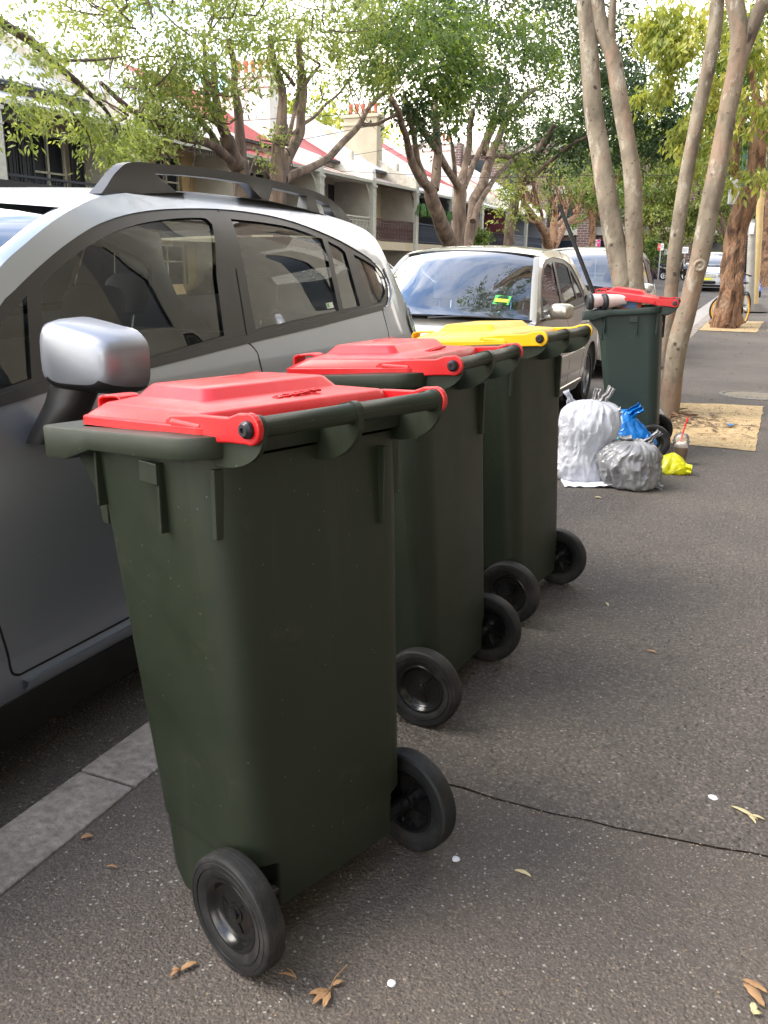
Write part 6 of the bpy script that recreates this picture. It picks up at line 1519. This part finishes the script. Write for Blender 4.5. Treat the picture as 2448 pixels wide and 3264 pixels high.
# ================================================================== SCOOTER and blue motorbike
def scooter(u, v, Y, rz, m, label, s=1.0):
    c = ony(u, v, Y); P = empty('motor_scooter', (c.x, Y, gz(Y)-.12), rz, label, 'motor scooter')
    P.scale = (s, s, s)
    for x, nm in ((-.62, 'rear_wheel'), (.62, 'front_wheel')):
        wt = empty(nm); wt.parent = P; wt.location = (x, 0, .24)
        MB().lathe([(.15, -.05), (.22, -.055), (.24, -.02), (.24, .02), (.22, .055), (.15, .05)], 'y', n=28, closed=True).build('tyre', M_tyre, wt, smooth=True)
        b = MB(); b.lathe([(.15, -.04), (.13, -.03), (.13, .03), (.15, .04)], 'y', n=28)
        for k in range(5):
            a = k*1.257; b.tube([(0, 0, 0), (.14*math.cos(a), 0, .14*math.sin(a))], .016, 6)
        b.build('rim', M_signw, wt, smooth=True)
    b = MB(); b.loft([[(x, hw*math.cos(a), zc+hh*math.sin(a)) for a in [2*math.pi*i/14 for i in range(14)]] for x, hw, zc, hh in ((-.90, .03, .66, .04), (-.80, .13, .64, .13), (-.55, .18, .58, .20), (-.25, .18, .52, .20), (-.05, .15, .36, .10), (.25, .15, .33, .06), (.34, .15, .38, .10))]); b.build('rear_body', m, P, smooth=True)
    b = MB(); b.loft([[(lerp(.32, .44, k), hw*s1, z) for s1, k in ((-1, 0), (-.7, .7), (0, 1), (.7, .7), (1, 0), (.7, -.3), (-.7, -.3))] for z, hw in ((.34, .16), (.55, .21), (.80, .18), (.98, .11))]); b.build('leg_shield', m, P, smooth=True)
    b = MB(); b.loft([[(x, .12*w_*math.cos(a), z+.05*math.sin(a)) for a in [2*math.pi*i/12 for i in range(12)]] for x, z, w_ in ((-.80, .80, .6), (-.6, .80, 1), (-.3, .77, 1), (-.1, .74, .7))]); b.build('saddle', M_bk, P, smooth=True)
    b = MB(); b.tube([(.62, 0, .24), (.52, 0, .55), (.42, 0, .98)], .035, 8); b.build('fork', M_bk, P)
    MB().tube(smooth_path([(.26, -.34, 1.04), (.36, -.15, 1.02), (.36, .15, 1.02), (.26, .34, 1.04)], 4), .018, 6).build('handlebar', M_bk, P)
    for q in (-1, 1): 
        b = MB(); b.tube([(.34, q*.2, 1.03), (.36, q*.26, 1.2)], .008, 5); b.lathe([(0, 0), (.06, 0), (.05, .02), (0, .03)], 'x', (.36, q*.27, 1.22), 12); b.build('mirror', M_bk, P)
    b = MB(); b.add([(.46, -.14, 1.0), (.46, .14, 1.0), (.34, .11, 1.32), (.34, -.11, 1.32)], [(0, 1, 2, 3)]); b.build('windshield', M_lampc, P, sol=.006)
    b = MB(); b.tube([(.62+.27*math.cos(a), 0, .24+.27*math.sin(a)) for a in [R(10)+R(120)*i/7 for i in range(8)]], .05, 6); b.build('mudguard', m, P, smooth=True)
    return P
scooter(2150, 860, 53, R(-20), M_blackp, 'black and white motor scooter parked at the far corner between the pale trunks')
scooter(2186, 860, 54.5, R(-28), M_wpaint, 'white motor scooter partly hidden by the thick pale trunk, beside the black one')
scooter(2408, 860, 34, R(-75), mat('scooter_blue', (.02, .06, .35), .3), 'blue motor scooter parked at the right edge behind the tan pole', 1.05)

# ================================================================== PLANTS
T = empty('shrub', (ony(2085, 850, 56).x, 56, gz(56)), 0, 'upright bright green shrub below the red and white sign', 'shrub')
leaves('foliage', [(ony(2083, 800, 56), (.45, .5, .7), 1), (ony(2083, 850, 56), (.8, .6, .7), 1.5)], G_mid, T, 2600, .17, 101, spread=.3)
T = empty('shrub', (ony(2090, 885, 55).x, 55, gz(55)), 0, 'low purple-leaved ground shrub at the foot of the green shrub', 'shrub')
leaves('foliage', [(ony(2078, 882, 55), (.6, .4, .3), 1), (ony(2108, 882, 55), (.5, .4, .3), 1)], G_purp, T, 1600, .13, 102, spread=.25)
for k, (u, v, Xh, s_, lab) in enumerate(((230, 870, -15.0, .42, 'hanging fern at the left end of the blue grey balcony'), (430, 920, -15.0, .36, 'smaller hanging fern at the right end of the blue grey balcony'))):
    c = onx(*zb(u, v), Xh+.25); T = empty('hanging_fern', c, 0, lab, 'fern', 'ferns on the balcony'); b = MB(); rr = random.Random(k)
    MB().lathe([(.05, -.12), (.13, -.08), (.15, .02), (.0, .02)], 'z', (0, 0, -.05), 12).build('pot', M_terr, T)
    MB().tube([(0, 0, .0), (0, 0, .9)], .006, 4).build('chain', M_cable, T)
    for i in range(52):
        a = rr.uniform(0, 6.28); l = s_*rr.uniform(.8, 1.6); pth = [Vector((0, 0, .05)), Vector((math.cos(a)*l*.5, math.sin(a)*l*.5, .05+l*.28)), Vector((math.cos(a)*l*.9, math.sin(a)*l*.9, -.1*l)), Vector((math.cos(a)*l, math.sin(a)*l, -l*.5))]
        sm = smooth_path(pth, 4)
        for p0, p1 in zip(sm, sm[1:]):
            sd = Vector((-math.sin(a), math.cos(a), 0))*.05*s_/.4
            b.add([p0, p1+sd-Vector((0, 0, .02)), p1, p1-sd-Vector((0, 0, .02))], [(0, 1, 2), (0, 2, 3)])
    b.build('fronds', mat('fern_green', (.07, .17, .03), .6, var=.4, vscale=9), T, fixn=False)
c = onx(*zb(645, 1090), -13.6); T = empty('shrub', (c.x, c.y, 0), 0, 'green broad-leaved shrub in a front yard, right of the many-stemmed tree', 'shrub')
stems('stem', [([(c.x, c.y, 0), (c.x, c.y, 1.2), (c.x, c.y, c.z-.1)], .05, .03)], B_dark, T, 1, 6)
leaves('foliage', [(c, (.55, .5, .45), 1), (c+Vector((0, 0, -.6)), (.6, .5, .5), 1)], G_mid, T, 1300, .2, 103, spread=.3)
# orange hose hoop on the yellow house wall
c = onx(*za(430, 970), -16.2); o = MB().tube([(c.x, c.y+.22*math.cos(a), c.z-.05+.30*math.sin(a)) for a in [math.pi*i/12 for i in range(13)]], .045, 8).build('orange_hoop', mat('hoop_orange', (.75, .13, .04), .5), smooth=True); tag(o, 'orange hoop standing against the yellow house wall above the crossover roof', 'hoop')

# ================================================================== MANHOLE
c = onz(2405, 1261, .004); P = empty('manhole_cover', (c.x-.02, c.y, .004), 0, 'round manhole cover set in the footpath beyond the sandy tree pit', 'manhole cover')
MB().lathe([(.34, .0), (.34, .004), (.30, .005), (.30, .0)], 'z', n=40).build('ring', M_galv if False else mat('cast_iron', (.09, .085, .08), .6), P)
b = MB(); b.lathe([(.285, .001), (.285, .0035), (0, .0035)], 'z', n=40)
for k in range(9): b.box(-.2+k*.05-.012, -.2+k*.05+.012, -.16, .16, .0036, .0066)
b.build('lid_plate', mat('cast_iron_worn', (.10, .09, .08), .7, vcol=(.22, .18, .11), vscale=12), P)

# ================================================================== RUBBISH
def plastic(name, col, alpha_t=.25, rough=.28, bs=14, bd=.05, var=.15):
    m = bpy.data.materials.new(name); m.use_nodes = True; nt = m.node_tree; N = nt.nodes.new; L = nt.links.new
    b = nt.nodes['Principled BSDF']; b.inputs['Roughness'].default_value = rough; b.inputs['Specular IOR Level'].default_value = .6
    tc = N('ShaderNodeTexCoord'); n = N('ShaderNodeTexNoise'); n.inputs['Scale'].default_value = 9; n.inputs['Detail'].default_value = 4; L(tc.outputs['Object'], n.inputs[0])
    r = N('ShaderNodeValToRGB'); r.color_ramp.elements[0].position = .35; r.color_ramp.elements[1].position = .65
    r.color_ramp.elements[0].color = (*[x*(1-var) for x in col], 1); r.color_ramp.elements[1].color = (*[min(1, x*(1+var)) for x in col], 1); L(n.outputs[0], r.inputs[0]); L(r.outputs[0], b.inputs['Base Color'])
    v = N('ShaderNodeTexNoise'); v.inputs['Scale'].default_value = bs; v.inputs['Detail'].default_value = 5; v.inputs['Distortion'].default_value = 1.6
    try: v.noise_type = 'RIDGED_MULTIFRACTAL'
    except Exception: pass
    L(tc.outputs['Object'], v.inputs[0]); bp = N('ShaderNodeBump'); bp.inputs['Strength'].default_value = .5; bp.inputs['Distance'].default_value = bd*.35; L(v.outputs[0], bp.inputs['Height']); L(bp.outputs[0], b.inputs['Normal'])
    if alpha_t:
        o = nt.nodes['Material Output']; t = N('ShaderNodeBsdfTranslucent'); L(r.outputs[0], t.inputs[0]); mx = N('ShaderNodeMixShader'); mx.inputs[0].default_value = alpha_t; L(b.outputs[0], mx.inputs[1]); L(t.outputs[0], mx.inputs[2]); L(mx.outputs[0], o.inputs[0])
    return m
P_white = plastic('bag_white_plastic', (.66, .67, .71), .35, .22); P_grey = plastic('bag_grey_plastic', (.25, .25, .255), .15, .2, var=.28); P_blue = plastic('bag_blue_plastic', (.01, .20, .62), .25, .22); P_teal = plastic('bag_teal_plastic', (.005, .38, .42), .25, .22); P_yel = plastic('bag_yellow_plastic', (.80, .78, .02), .35, .3); P_dkw = plastic('bag_pale_grey', (.45, .44, .44), .2)
def bag(name, parent, m, rings, seed, folds=11, amp=.05, n=72, rows=44, crum=.03, lean=(0, 0), flat=True):
    """rings: (z, radius_x, radius_y, cx, cy); vertical pleats plus crumple"""
    R_ = smooth_path([tuple(r) for r in rings], max(2, rows//len(rings)))
    vs = []; K = len(R_); z0 = rings[0][0]; z1 = rings[-1][0]
    for i, r in enumerate(R_):
        z, rx, ry, cx, cy = r; f = (z-z0)/(z1-z0) if z1 != z0 else 0; pl = amp*(.15+1.0*sstep(f, .45, 1))
        for j in range(n):
            a = 2*math.pi*j/n; d = Vector((math.cos(a), math.sin(a), 0))
            q = Vector((d.x*2.2+seed, d.y*2.2, z*5))
            fold = math.sin(a*folds+5*noise.noise(q*.8)+z*5)*pl*(.35+1.5*abs(noise.noise(q*.9+Vector((0, 4, 0)))))+.010*math.sin(z*150+8*noise.noise(q*1.1))*max(0, noise.noise(q*.9+Vector((5, 5, 5))))*2
            cr = crum*(1-abs(2*noise.noise(q*2.2+Vector((3, 3, 9)))))-crum*.6+crum*1.3*(abs(noise.noise(q*1.1+Vector((9, 0, 0))))-.2)
            k = 1+fold+cr*1.6
            vs.append((cx+rx*k*d.x, cy+ry*k*d.y, z+.012*noise.noise(q*1.7)*(0 if i == 0 else 1)))
    fs = [(i*n+j, i*n+(j+1) % n, (i+1)*n+(j+1) % n, (i+1)*n+j) for i in range(K-1) for j in range(n)]
    b = MB(); b.add(vs, fs+[tuple(range(n-1, -1, -1)), tuple((K-1)*n+j for j in range(n))])
    return b.build(name, m, parent, smooth=True, ang=70)
def ear(parent, m, base, tip, w0, w1, seed, name='tied_handle', th=.006):
    b = MB(); rows = []; base = Vector(base); tip = Vector(tip); sd = (tip-base).cross(Vector((0, 1, 0))).normalized(); rr = random.Random(seed)
    for i in range(9):
        f = i/8; c = lerp(base, tip, f)+Vector((rr.uniform(-.006, .006), rr.uniform(-.008, .008), 0)); wd = lerp(w0, w1, math.sin(f*2.2))
        rows.append([(c.x+sd.x*wd*t+th*0, c.y+.016*math.sin(t*7+seed+f*2), c.z+sd.z*wd*t) for t in [-1+2*k/10 for k in range(11)]])
    b.loft(rows, closed=False, capa=False, capb=False); return b.build(name, m, parent, smooth=True, ang=80, sol=.003, fixn=False)
# tall white bag
g = onz(1850, 1535, 0); P = empty('rubbish_bag', (g.x-.01, g.y+.10, .003), 0, 'tall white plastic rubbish bag standing against the yellow lidded bin', 'rubbish bag', 'rubbish bags beside the far bin')
bag('bag_body', P, P_white, [(.0, .12, .12, 0, 0), (.012, .17, .17, -.01, 0), (.07, .18, .18, -.01, 0), (.13, .175, .17, -.01, 0), (.19, .160, .155, 0, 0), (.26, .175, .165, .01, 0), (.34, .185, .17, .02, 0), (.41, .180, .15, .02, 0), (.455, .155, .12, .03, 0), (.485, .11, .08, .03, 0), (.50, .05, .04, .03, 0)], 3.3, 19, .05, crum=.055, n=140, rows=90)
ear(P, P_dkw, (.07, .0, .46), (.14, .02, .585), .045, .02, 1); ear(P, P_dkw, (.04, .02, .47), (.05, .03, .57), .03, .02, 2); ear(P, P_white, (-.08, .0, .44), (-.14, .0, .55), .05, .015, 3); ear(P, P_white, (.14, .0, .42), (.22, -.02, .45), .05, .02, 5)
# grey bag
g = onz(1985, 1560, 0); P = empty('rubbish_bag', (g.x+.01, g.y+.10, .003), 0, 'squat knotted grey plastic rubbish bag lying in front of the blue bag', 'rubbish bag', 'rubbish bags beside the far bin')
bag('bag_body', P, P_grey, [(.0, .10, .10, .03, 0), (.010, .155, .15, .02, 0), (.06, .18, .17, .01, 0), (.12, .19, .18, .0, 0), (.18, .185, .17, -.005, 0), (.235, .16, .145, .01, 0), (.27, .11, .10, .02, 0), (.288, .05, .05, .02, 0)], 8.1, 11, .06, crum=.075, n=140, rows=80)
ear(P, P_grey, (.08, 0, .25), (.16, .0, .35), .05, .015, 11); ear(P, P_grey, (-.06, 0, .262), (.02, -.03, .29), .05, .03, 12); ear(P, P_grey, (.15, 0, .03), (.22, -.02, .012), .05, .02, 13)
# blue bag
g = onz(1988, 1490, 0); P = empty('rubbish_bag', (g.x-.01, g.y+.0, .003), 0, 'bright blue plastic bag with a teal lower half, between the white bag and the bin', 'rubbish bag', 'rubbish bags beside the far bin')
bag('bag_body', P, P_teal, [(.0, .10, .10, 0, 0), (.015, .15, .13, 0, 0), (.09, .17, .14, 0, 0), (.17, .165, .13, 0, 0), (.22, .14, .11, -.01, 0), (.24, .08, .07, -.01, 0)], 5.7, 9, .05, crum=.08)
bag('bag_top', P, P_blue, [(.13, .165, .14, .02, 0), (.17, .175, .145, .02, 0), (.24, .15, .12, .0, 0), (.31, .11, .09, -.02, 0), (.36, .07, .05, -.02, 0), (.385, .05, .03, -.01, 0)], 6.7, 8, .09, crum=.08)
ear(P, P_blue, (-.02, -.02, .33), (.10, -.05, .43), .05, .03, 21); ear(P, P_blue, (-.05, 0, .33), (-.09, 0, .40), .04, .01, 22); ear(P, P_blue, (.10, -.05, .20), (.19, -.08, .11), .07, .03, 23)
# yellow bag
g = onz(2125, 1512, 0); P = empty('rubbish_bag', (g.x, g.y+.06, .003), 0, 'small bright yellow plastic bag lying flat under the iced coffee cup', 'rubbish bag', 'rubbish bags beside the far bin')
bag('bag_body', P, P_yel, [(.0, .09, .07, 0, 0), (.008, .125, .09, 0, 0), (.045, .125, .085, .0, 0), (.085, .085, .06, .01, 0), (.115, .04, .03, .02, 0), (.128, .015, .012, .02, 0)], 2.2, 7, .06, crum=.11, n=40, rows=20)
ear(P, P_yel, (.08, -.02, .04), (.155, -.04, .035), .045, .03, 31)
# white paper sheets beneath the bags
for k, (u, v, rz, w_, h, lab) in enumerate(((1870, 1545, .35, .30, .20, 'crumpled white paper sheet under the white bag'), (1915, 1532, -.2, .16, .12, 'small torn white paper sheet between the white and grey bags'))):
    g = onz(u, v, 0); b = MB(); nn = 10
    vs = [(-w_/2+w_*i/nn, -h/2+h*j/nn, .006+.014*abs(noise.noise(Vector((i*.5+k*9, j*.5, 0))))+.02*(i/nn)**3) for j in range(nn+1) for i in range(nn+1)]
    b.add(vs, [(j*(nn+1)+i, j*(nn+1)+i+1, (j+1)*(nn+1)+i+1, (j+1)*(nn+1)+i) for j in range(nn) for i in range(nn)])
    o = b.build('paper_sheet', mat('paper_white', (.72, .73, .80), .8), None, smooth=True, sol=.001); o.location = (g.x, g.y, .002); o.rotation_euler = (0, 0, rz); tag(o, lab, 'paper')
# tissue and red food wrapper behind the grey bag
g = onz(2095, 1455, 0); P = empty('food_wrapper', (g.x, g.y, 0), 0, 'small red and white food wrapper between the grey bag and the wheel', 'wrapper')
b = MB(); b.loft([[(.05*math.cos(a)*q, .03*math.sin(a)*q, z) for a in [2*math.pi*i/10 for i in range(10)]] for z, q in ((.0, .8), (.06, 1.0), (.10, .7), (.12, .5))]); b.build('wrapper_body', mat('wrapper_red', (.75, .14, .07), .5, vcol=(.8, .7, .65), vscale=14), P, smooth=True)
g = onz(2098, 1420, 0); P = empty('tissue', (g.x, g.y, 0), 0, 'crumpled white tissue hooked over the black bin wheel', 'tissue')
o = bag('tissue_body', P, mat('tissue_white', (.78, .78, .78), .9), [(.10, .008, .01, .0, 0), (.14, .016, .015, 0, 0), (.20, .014, .015, .005, 0), (.25, .022, .02, -.01, 0), (.275, .012, .012, -.025, 0)], 4.4, 5, .2, crum=.2, n=20, rows=12)
# iced drink
g = onz(2160, 1483, 0); P = empty('iced_drink_cup', (g.x+.005, g.y+.03, .003), R(20), 'clear plastic iced chocolate cup with a dome lid and red straw', 'cup'); P.scale = (1.3, 1.3, 1.15)
M_drink = mat('chocolate_drink', (.40, .21, .13), .35, vcol=(.52, .34, .25), vscale=22); M_clear = glass_mat('cup_clear', (.97, .97, .97), 1.0)
_nt = M_clear.node_tree; _d = _nt.nodes.new('ShaderNodeBsdfDiffuse'); _d.inputs[0].default_value = (.8, .8, .8, 1); _m = _nt.nodes.new('ShaderNodeMixShader'); _m.inputs[0].default_value = .07
_o = [n for n in _nt.nodes if n.type == 'OUTPUT_MATERIAL'][0]; _s = _o.inputs[0].links[0].from_socket
_nt.links.new(_s, _m.inputs[1]); _nt.links.new(_d.outputs[0], _m.inputs[2]); _nt.links.new(_m.outputs[0], _o.inputs[0])
MB().lathe([(0, .005), (.028, .005), (.037, .105), (0, .105)], 'z', n=28).build('drink', M_drink, P, smooth=True, ang=40)
MB().lathe([(0, .001), (.0295, .001), (.0415, .135), (.0435, .137), (.0435, .142)], 'z', n=28).build('cup_wall', M_clear, P, smooth=True)
MB().lathe([(.0445, .137), (.046, .141), (.0445, .147), (.041, .149), (.039, .165), (.030, .182), (.012, .190), (.012, .188)], 'z', n=28).build('dome_lid', M_clear, P, smooth=True)
MB().lathe([(0, .105), (.036, .106), (.030, .122), (.014, .134), (0, .137)], 'z', n=20).build('cream_top', mat('cream', (.75, .68, .62), .6), P, smooth=True)
MB().tube([(-.004, 0, .10), (.004, 0, .19), (.022, 0, .285)], .0042, 8).build('straw', mat('straw_red', (.75, .03, .03), .3), P, smooth=True)
# things stuffed under the open lid of the far bin
bx, by, ba = -.940, 6.615, .072
def BL(x, y, z): return (bx+math.cos(ba)*x-math.sin(ba)*y, by+math.sin(ba)*x+math.cos(ba)*y, z)
M_cupw = mat('paper_cup_white_red', (.80, .78, .77), .5, vcol=(.76, .45, .42), vscale=5)
def takeaway(u, v, Y, rz, lab, tilt=0):
    c = ony(u, v, Y); P = empty('coffee_cup', c, 0, lab, 'coffee cup', 'coffee cups under the propped lid'); P.rotation_euler = (R(96), R(tilt), rz); P.scale = (1.22, 1.22, 1.25)
    MB().lathe([(0, -.12), (.028, -.12), (.042, 0), (.043, .002), (0, .002)], 'z', n=28).build('cup_wall', M_cupw, P, smooth=True, ang=40)
    MB().lathe([(.047, -.010), (.0475, .003), (.044, .008), (.042, .016), (.038, .019), (.036, .012), (0, .012)], 'z', n=28).build('cup_lid', M_bk, P, smooth=True, ang=30)
takeaway(1880, 961, 6.30, R(-62), 'black-lidded white and red paper coffee cup on the bin rim, left of the other'); takeaway(1926, 962, 6.33, R(-58), 'white and red paper coffee cup lying on the bin rim, right of the other one')
c = ony(2000, 962, 6.50); P = empty('food_carton', (c.x, c.y, c.z), R(10), 'orange, white and blue food carton wedged under the red lid', 'carton'); P.rotation_euler = (0, R(14), R(10))
MB().box(-.12, .10, -.03, .05, -.05, .022).build('carton_body', mat('carton_orange', (.80, .13, .02), .5), P, bev=.004); MB().box(-.04, .07, -.032, -.03, -.04, .012).build('carton_label', mat('carton_blue', (.16, .30, .60), .5), P); MB().box(-.10, -.04, -.0315, -.03, -.05, .022).build('carton_stripe', M_signw, P)
c = BL(.03, .02, .985); P = empty('rubbish_bag', c, 0, 'dark red and black rubbish bag heaped inside the overfilled bin under the lid', 'rubbish bag', 'rubbish bags beside the far bin')
bag('bag_body', P, plastic('bag_maroon', (.16, .012, .015), .1), [(-.30, .14, .16, .02, 0), (-.1, .16, .18, .02, 0), (-.0, .14, .17, .03, 0), (.035, .11, .13, .05, 0), (.05, .05, .06, .05, 0)], 1.2, 7, .05, crum=.07, n=48, rows=20)
c = BL(-.11, .05, .99); P = empty('rubbish_bag', c, 0, 'black rubbish bag behind the coffee cups in the overfilled bin', 'rubbish bag', 'rubbish bags beside the far bin')
bag('bag_body', P, plastic('bag_black', (.015, .015, .017), 0), [(-.30, .06, .14, .0, 0), (-.1, .07, .16, .0, 0), (-.0, .07, .15, .0, 0), (.03, .05, .10, .0, 0), (.045, .02, .04, .0, 0)], 2.2, 7, .05, crum=.07, n=40, rows=16)
# long black tube sticking out of the far bin
a = ony(1888, 925, 6.65); b_ = ony(1784, 655, 6.60); P = empty('black_tube', a, 0, 'long black plastic tube poking up out of the far bin at a slant', 'tube')
own(MB().tube([a-(b_-a)*.25, a, lerp(a, b_, .97)], [.017, .016, .0145], 14).build('tube_body', M_bolt, None, smooth=True), P)
own(MB().tube([lerp(a, b_, .965), b_], [.019, .0205], 12).build('end_cap', M_trim, None), P)

# ================================================================== LITTER ON THE GROUND
L_tan = mat('dry_leaf_tan', (.30, .155, .07), .8, vcol=(.42, .25, .12), vscale=40); L_pale = mat('dry_leaf_pale', (.46, .38, .19), .8, vcol=(.58, .50, .28), vscale=40)
def leaf_shape(b, x, y, a, l, w_, z=.003, curl=.004):
    rows = []
    for i in range(8):
        t = i/7; hw = w_*math.sin(math.pi*min(1, t*.97+.03))**.7*(1+.15*math.sin(i*2.3)); cx = x+math.cos(a)*l*t; cy = y+math.sin(a)*l*t
        nx, ny = -math.sin(a), math.cos(a); zz = z+curl*math.sin(math.pi*t)
        rows.append([(cx-nx*hw, cy-ny*hw, zz+curl*.6), (cx, cy, zz), (cx+nx*hw, cy+ny*hw, zz+curl*.6)])
    b.loft(rows, closed=False, capa=False, capb=False)
def fallen(u, v, shapes, m, lab, stalk=None, s=.8, cat='leaf'):
    g = onz(u, v, 0); b = MB()
    for (dx, dy, a, l, w_) in shapes: leaf_shape(b, dx*s, dy*s, a, l*s, w_*s)
    if stalk: b.tube([(p[0]*s, p[1]*s, .006) for p in stalk], .0013, 5)
    o = b.build('fallen_leaf', m, None, smooth=True, sol=.0008); o.location = (g.x, g.y, .001); tag(o, lab, cat, 'fallen leaves on the footpath'); return o
fallen(1050, 3165, [(0, 0, -1.9, .055, .008), (0, .0, -1.35, .05, .009), (0, 0, -2.5, .05, .007), (0, .015, .9, .03, .006), (-.01, -.02, 3.3, .022, .005)], L_tan, 'orange-tan three-lobed dry leaf with a long stalk, at the bottom left of centre', [(0, 0), (-.004, .04), (.004, .085)])
fallen(575, 3100, [(0, 0, 1.0, .045, .008), (0, 0, -1.9, .03, .005), (0, 0, -2.7, .022, .004)], L_tan, 'small tan forked dry leaf left of the nearest bin wheel')
fallen(890, 3110, [(0, 0, .1, .045, .004), (.045, .004, 2.7, .04, .002)], L_tan, 'thin folded dry twig just right of the nearest bin wheel')
fallen(2330, 2575, [(0, 0, -.5, .09, .008), (.05, -.03, -.1, .05, .006), (.05, -.03, -1.0, .045, .006)], L_pale, 'pale yellow twig with forked tip on the path at the right')
fallen(1640, 2780, [(0, 0, -.15, .05, .007)], L_pale, 'small pale yellow leaf fragment on the path below the crack')
fallen(2370, 3140, [(0, 0, -.9, .075, .012), (-.003, .01, -.35, .06, .009)], L_tan, 'folded tan dry leaf with dark veins at the bottom right corner')
fallen(258, 2678, [(0, 0, .7, .035, .010)], L_tan, 'small tan leaf caught at the kerb joint')
fallen(340, 2768, [(0, 0, .2, .035, .004)], L_tan, 'tiny tan leaf sliver between the kerb and the nearest bin')
fallen(2400, 3240, [(0, 0, 1.6, .035, .008), (.0, .0, .4, .02, .006)], L_pale, 'pale leaf scrap at the lower right edge of the frame')
fallen(2060, 2078, [(0, 0, -.2, .045, .008)], L_tan, 'small brown curled leaf on the path well beyond the crack')
fallen(1930, 1925, [(0, 0, -1.1, .05, .006)], L_pale, 'narrow pale green leaf on the path right of the yellow lidded bin')
fallen(1895, 1588, [(0, 0, .1, .05, .015)], L_pale, 'curled white leaf on the path in front of the grey bag')
g = onz(1247, 3137, 0)
for (u, v, r, lab) in ((1247, 3137, .0085, 'white round blob of chewing gum at the bottom centre'), (1453, 2741, .009, 'white blob of chewing gum beside the far wheel of the nearest bin'), (2272, 2545, .013, 'smeared white gum spot near the pale forked twig')):
    g = onz(u, v, 0); b = MB(); b.lathe([(r, 0), (r*.9, .003), (r*.5, .0045), (0, .005)], 'z', n=14)
    b.v = [(x*(1+.3*noise.noise(Vector((x*90+u, y*90, 0)))), y*(1+.3*noise.noise(Vector((x*90, y*90+v, 5)))), z) for x, y, z in b.v]
    o = b.build('gum_blob', mat('gum_white', (.62, .62, .63), .7), smooth=True); o.location = (g.x, g.y, .001); tag(o, lab, 'chewing gum')
b = MB(); rr = random.Random(79)      # gravel and crumbs on the two sandy pits
for i in range(1500):
    near = i < 1000
    x = rr.uniform(-1.33, -.04); y = rr.uniform(7.05, 9.25) if near else rr.uniform(19, 21.6)
    s_ = rr.uniform(.003, .009)*(1 if near else 1.6); a = rr.uniform(0, 3.14); z = gz(y)+.010; ca, sa = math.cos(a)*s_, math.sin(a)*s_; b.cur = rr.choice([0, 0, 1, 2])
    b.add([(x-ca, y-sa, z), (x+sa, y-ca, z), (x+ca, y+sa, z), (x-sa, y+ca, z), (x, y, z+s_*.8)], [(0, 1, 4), (1, 2, 4), (2, 3, 4), (3, 0, 4)])
tag(b.build('pit_gravel', [mat('gravel_tan', (.40, .28, .15), .9), mat('gravel_brown', (.16, .10, .06), .9), mat('gravel_pale', (.55, .44, .28), .9)]), kind='stuff')
# loose grit, chips and leaf crumbs: nobody could count these
b = MB(); rr = random.Random(77)
for i in range(1500):
    y = rr.uniform(.75, 3) if rr.random() < .55 else rr.uniform(3, 12); x = rr.uniform(KI+.01, .25)
    if rr.random() < .07: 
        x = rr.uniform(-.62, .2); y = interp(x, [(-.62, 1.93), (-.36, 1.93), (.05, 1.955), (.4, 2.0)])+rr.gauss(-.006, .012)
    s_ = rr.uniform(.0012, .0030)*(1 if y < 3 else 1.5); a = rr.uniform(0, 3.14); z = .005
    ca, sa = math.cos(a)*s_, math.sin(a)*s_; k = rr.uniform(.5, 1)
    b.cur = rr.choice([0, 0, 0, 1, 1, 2])
    b.add([(x-ca, y-sa, z), (x+sa*k, y-ca*k, z), (x+ca, y+sa, z), (x-sa*k, y+ca*k, z), (x, y, z+s_*.7)], [(0, 1, 4), (1, 2, 4), (2, 3, 4), (3, 0, 4)])
o = b.build('grit', [mat('grit_pale', (.34, .31, .27), .9), mat('grit_grey', (.14, .13, .115), .9), mat('grit_tan', (.36, .24, .12), .9)]); tag(o, kind='stuff')
b = MB(); rr = random.Random(78)
for i in range(170):
    x, y = (rr.uniform(-2.0, -1.58), rr.uniform(1.2, 3)) if i < 12 else (rr.uniform(-5, -1.6), rr.uniform(14, 40)) if i < 110 else (rr.uniform(-1.3, -.02), rr.uniform(6, 22))
    z = (-.115 if x < -1.56 else .012)+gz(y); leaf_shape(b, x, y, rr.uniform(0, 6.28), rr.uniform(.015, .032)*(1 if y < 8 else 1.6), rr.uniform(.003, .007), z, .006)
tag(b.build('leaf_litter', L_tan, smooth=True), kind='stuff')
g = onz(2327, 1362, 0); o = MB().box(-.022, .022, -.012, .012, .01, .028).build('bottle_cap', mat('cap_blue', (.02, .25, .70), .4), bev=.006, bseg=3); o.location = (g.x, g.y, .002); tag(o, 'small blue plastic cap lying on the sandy tree pit', 'cap')
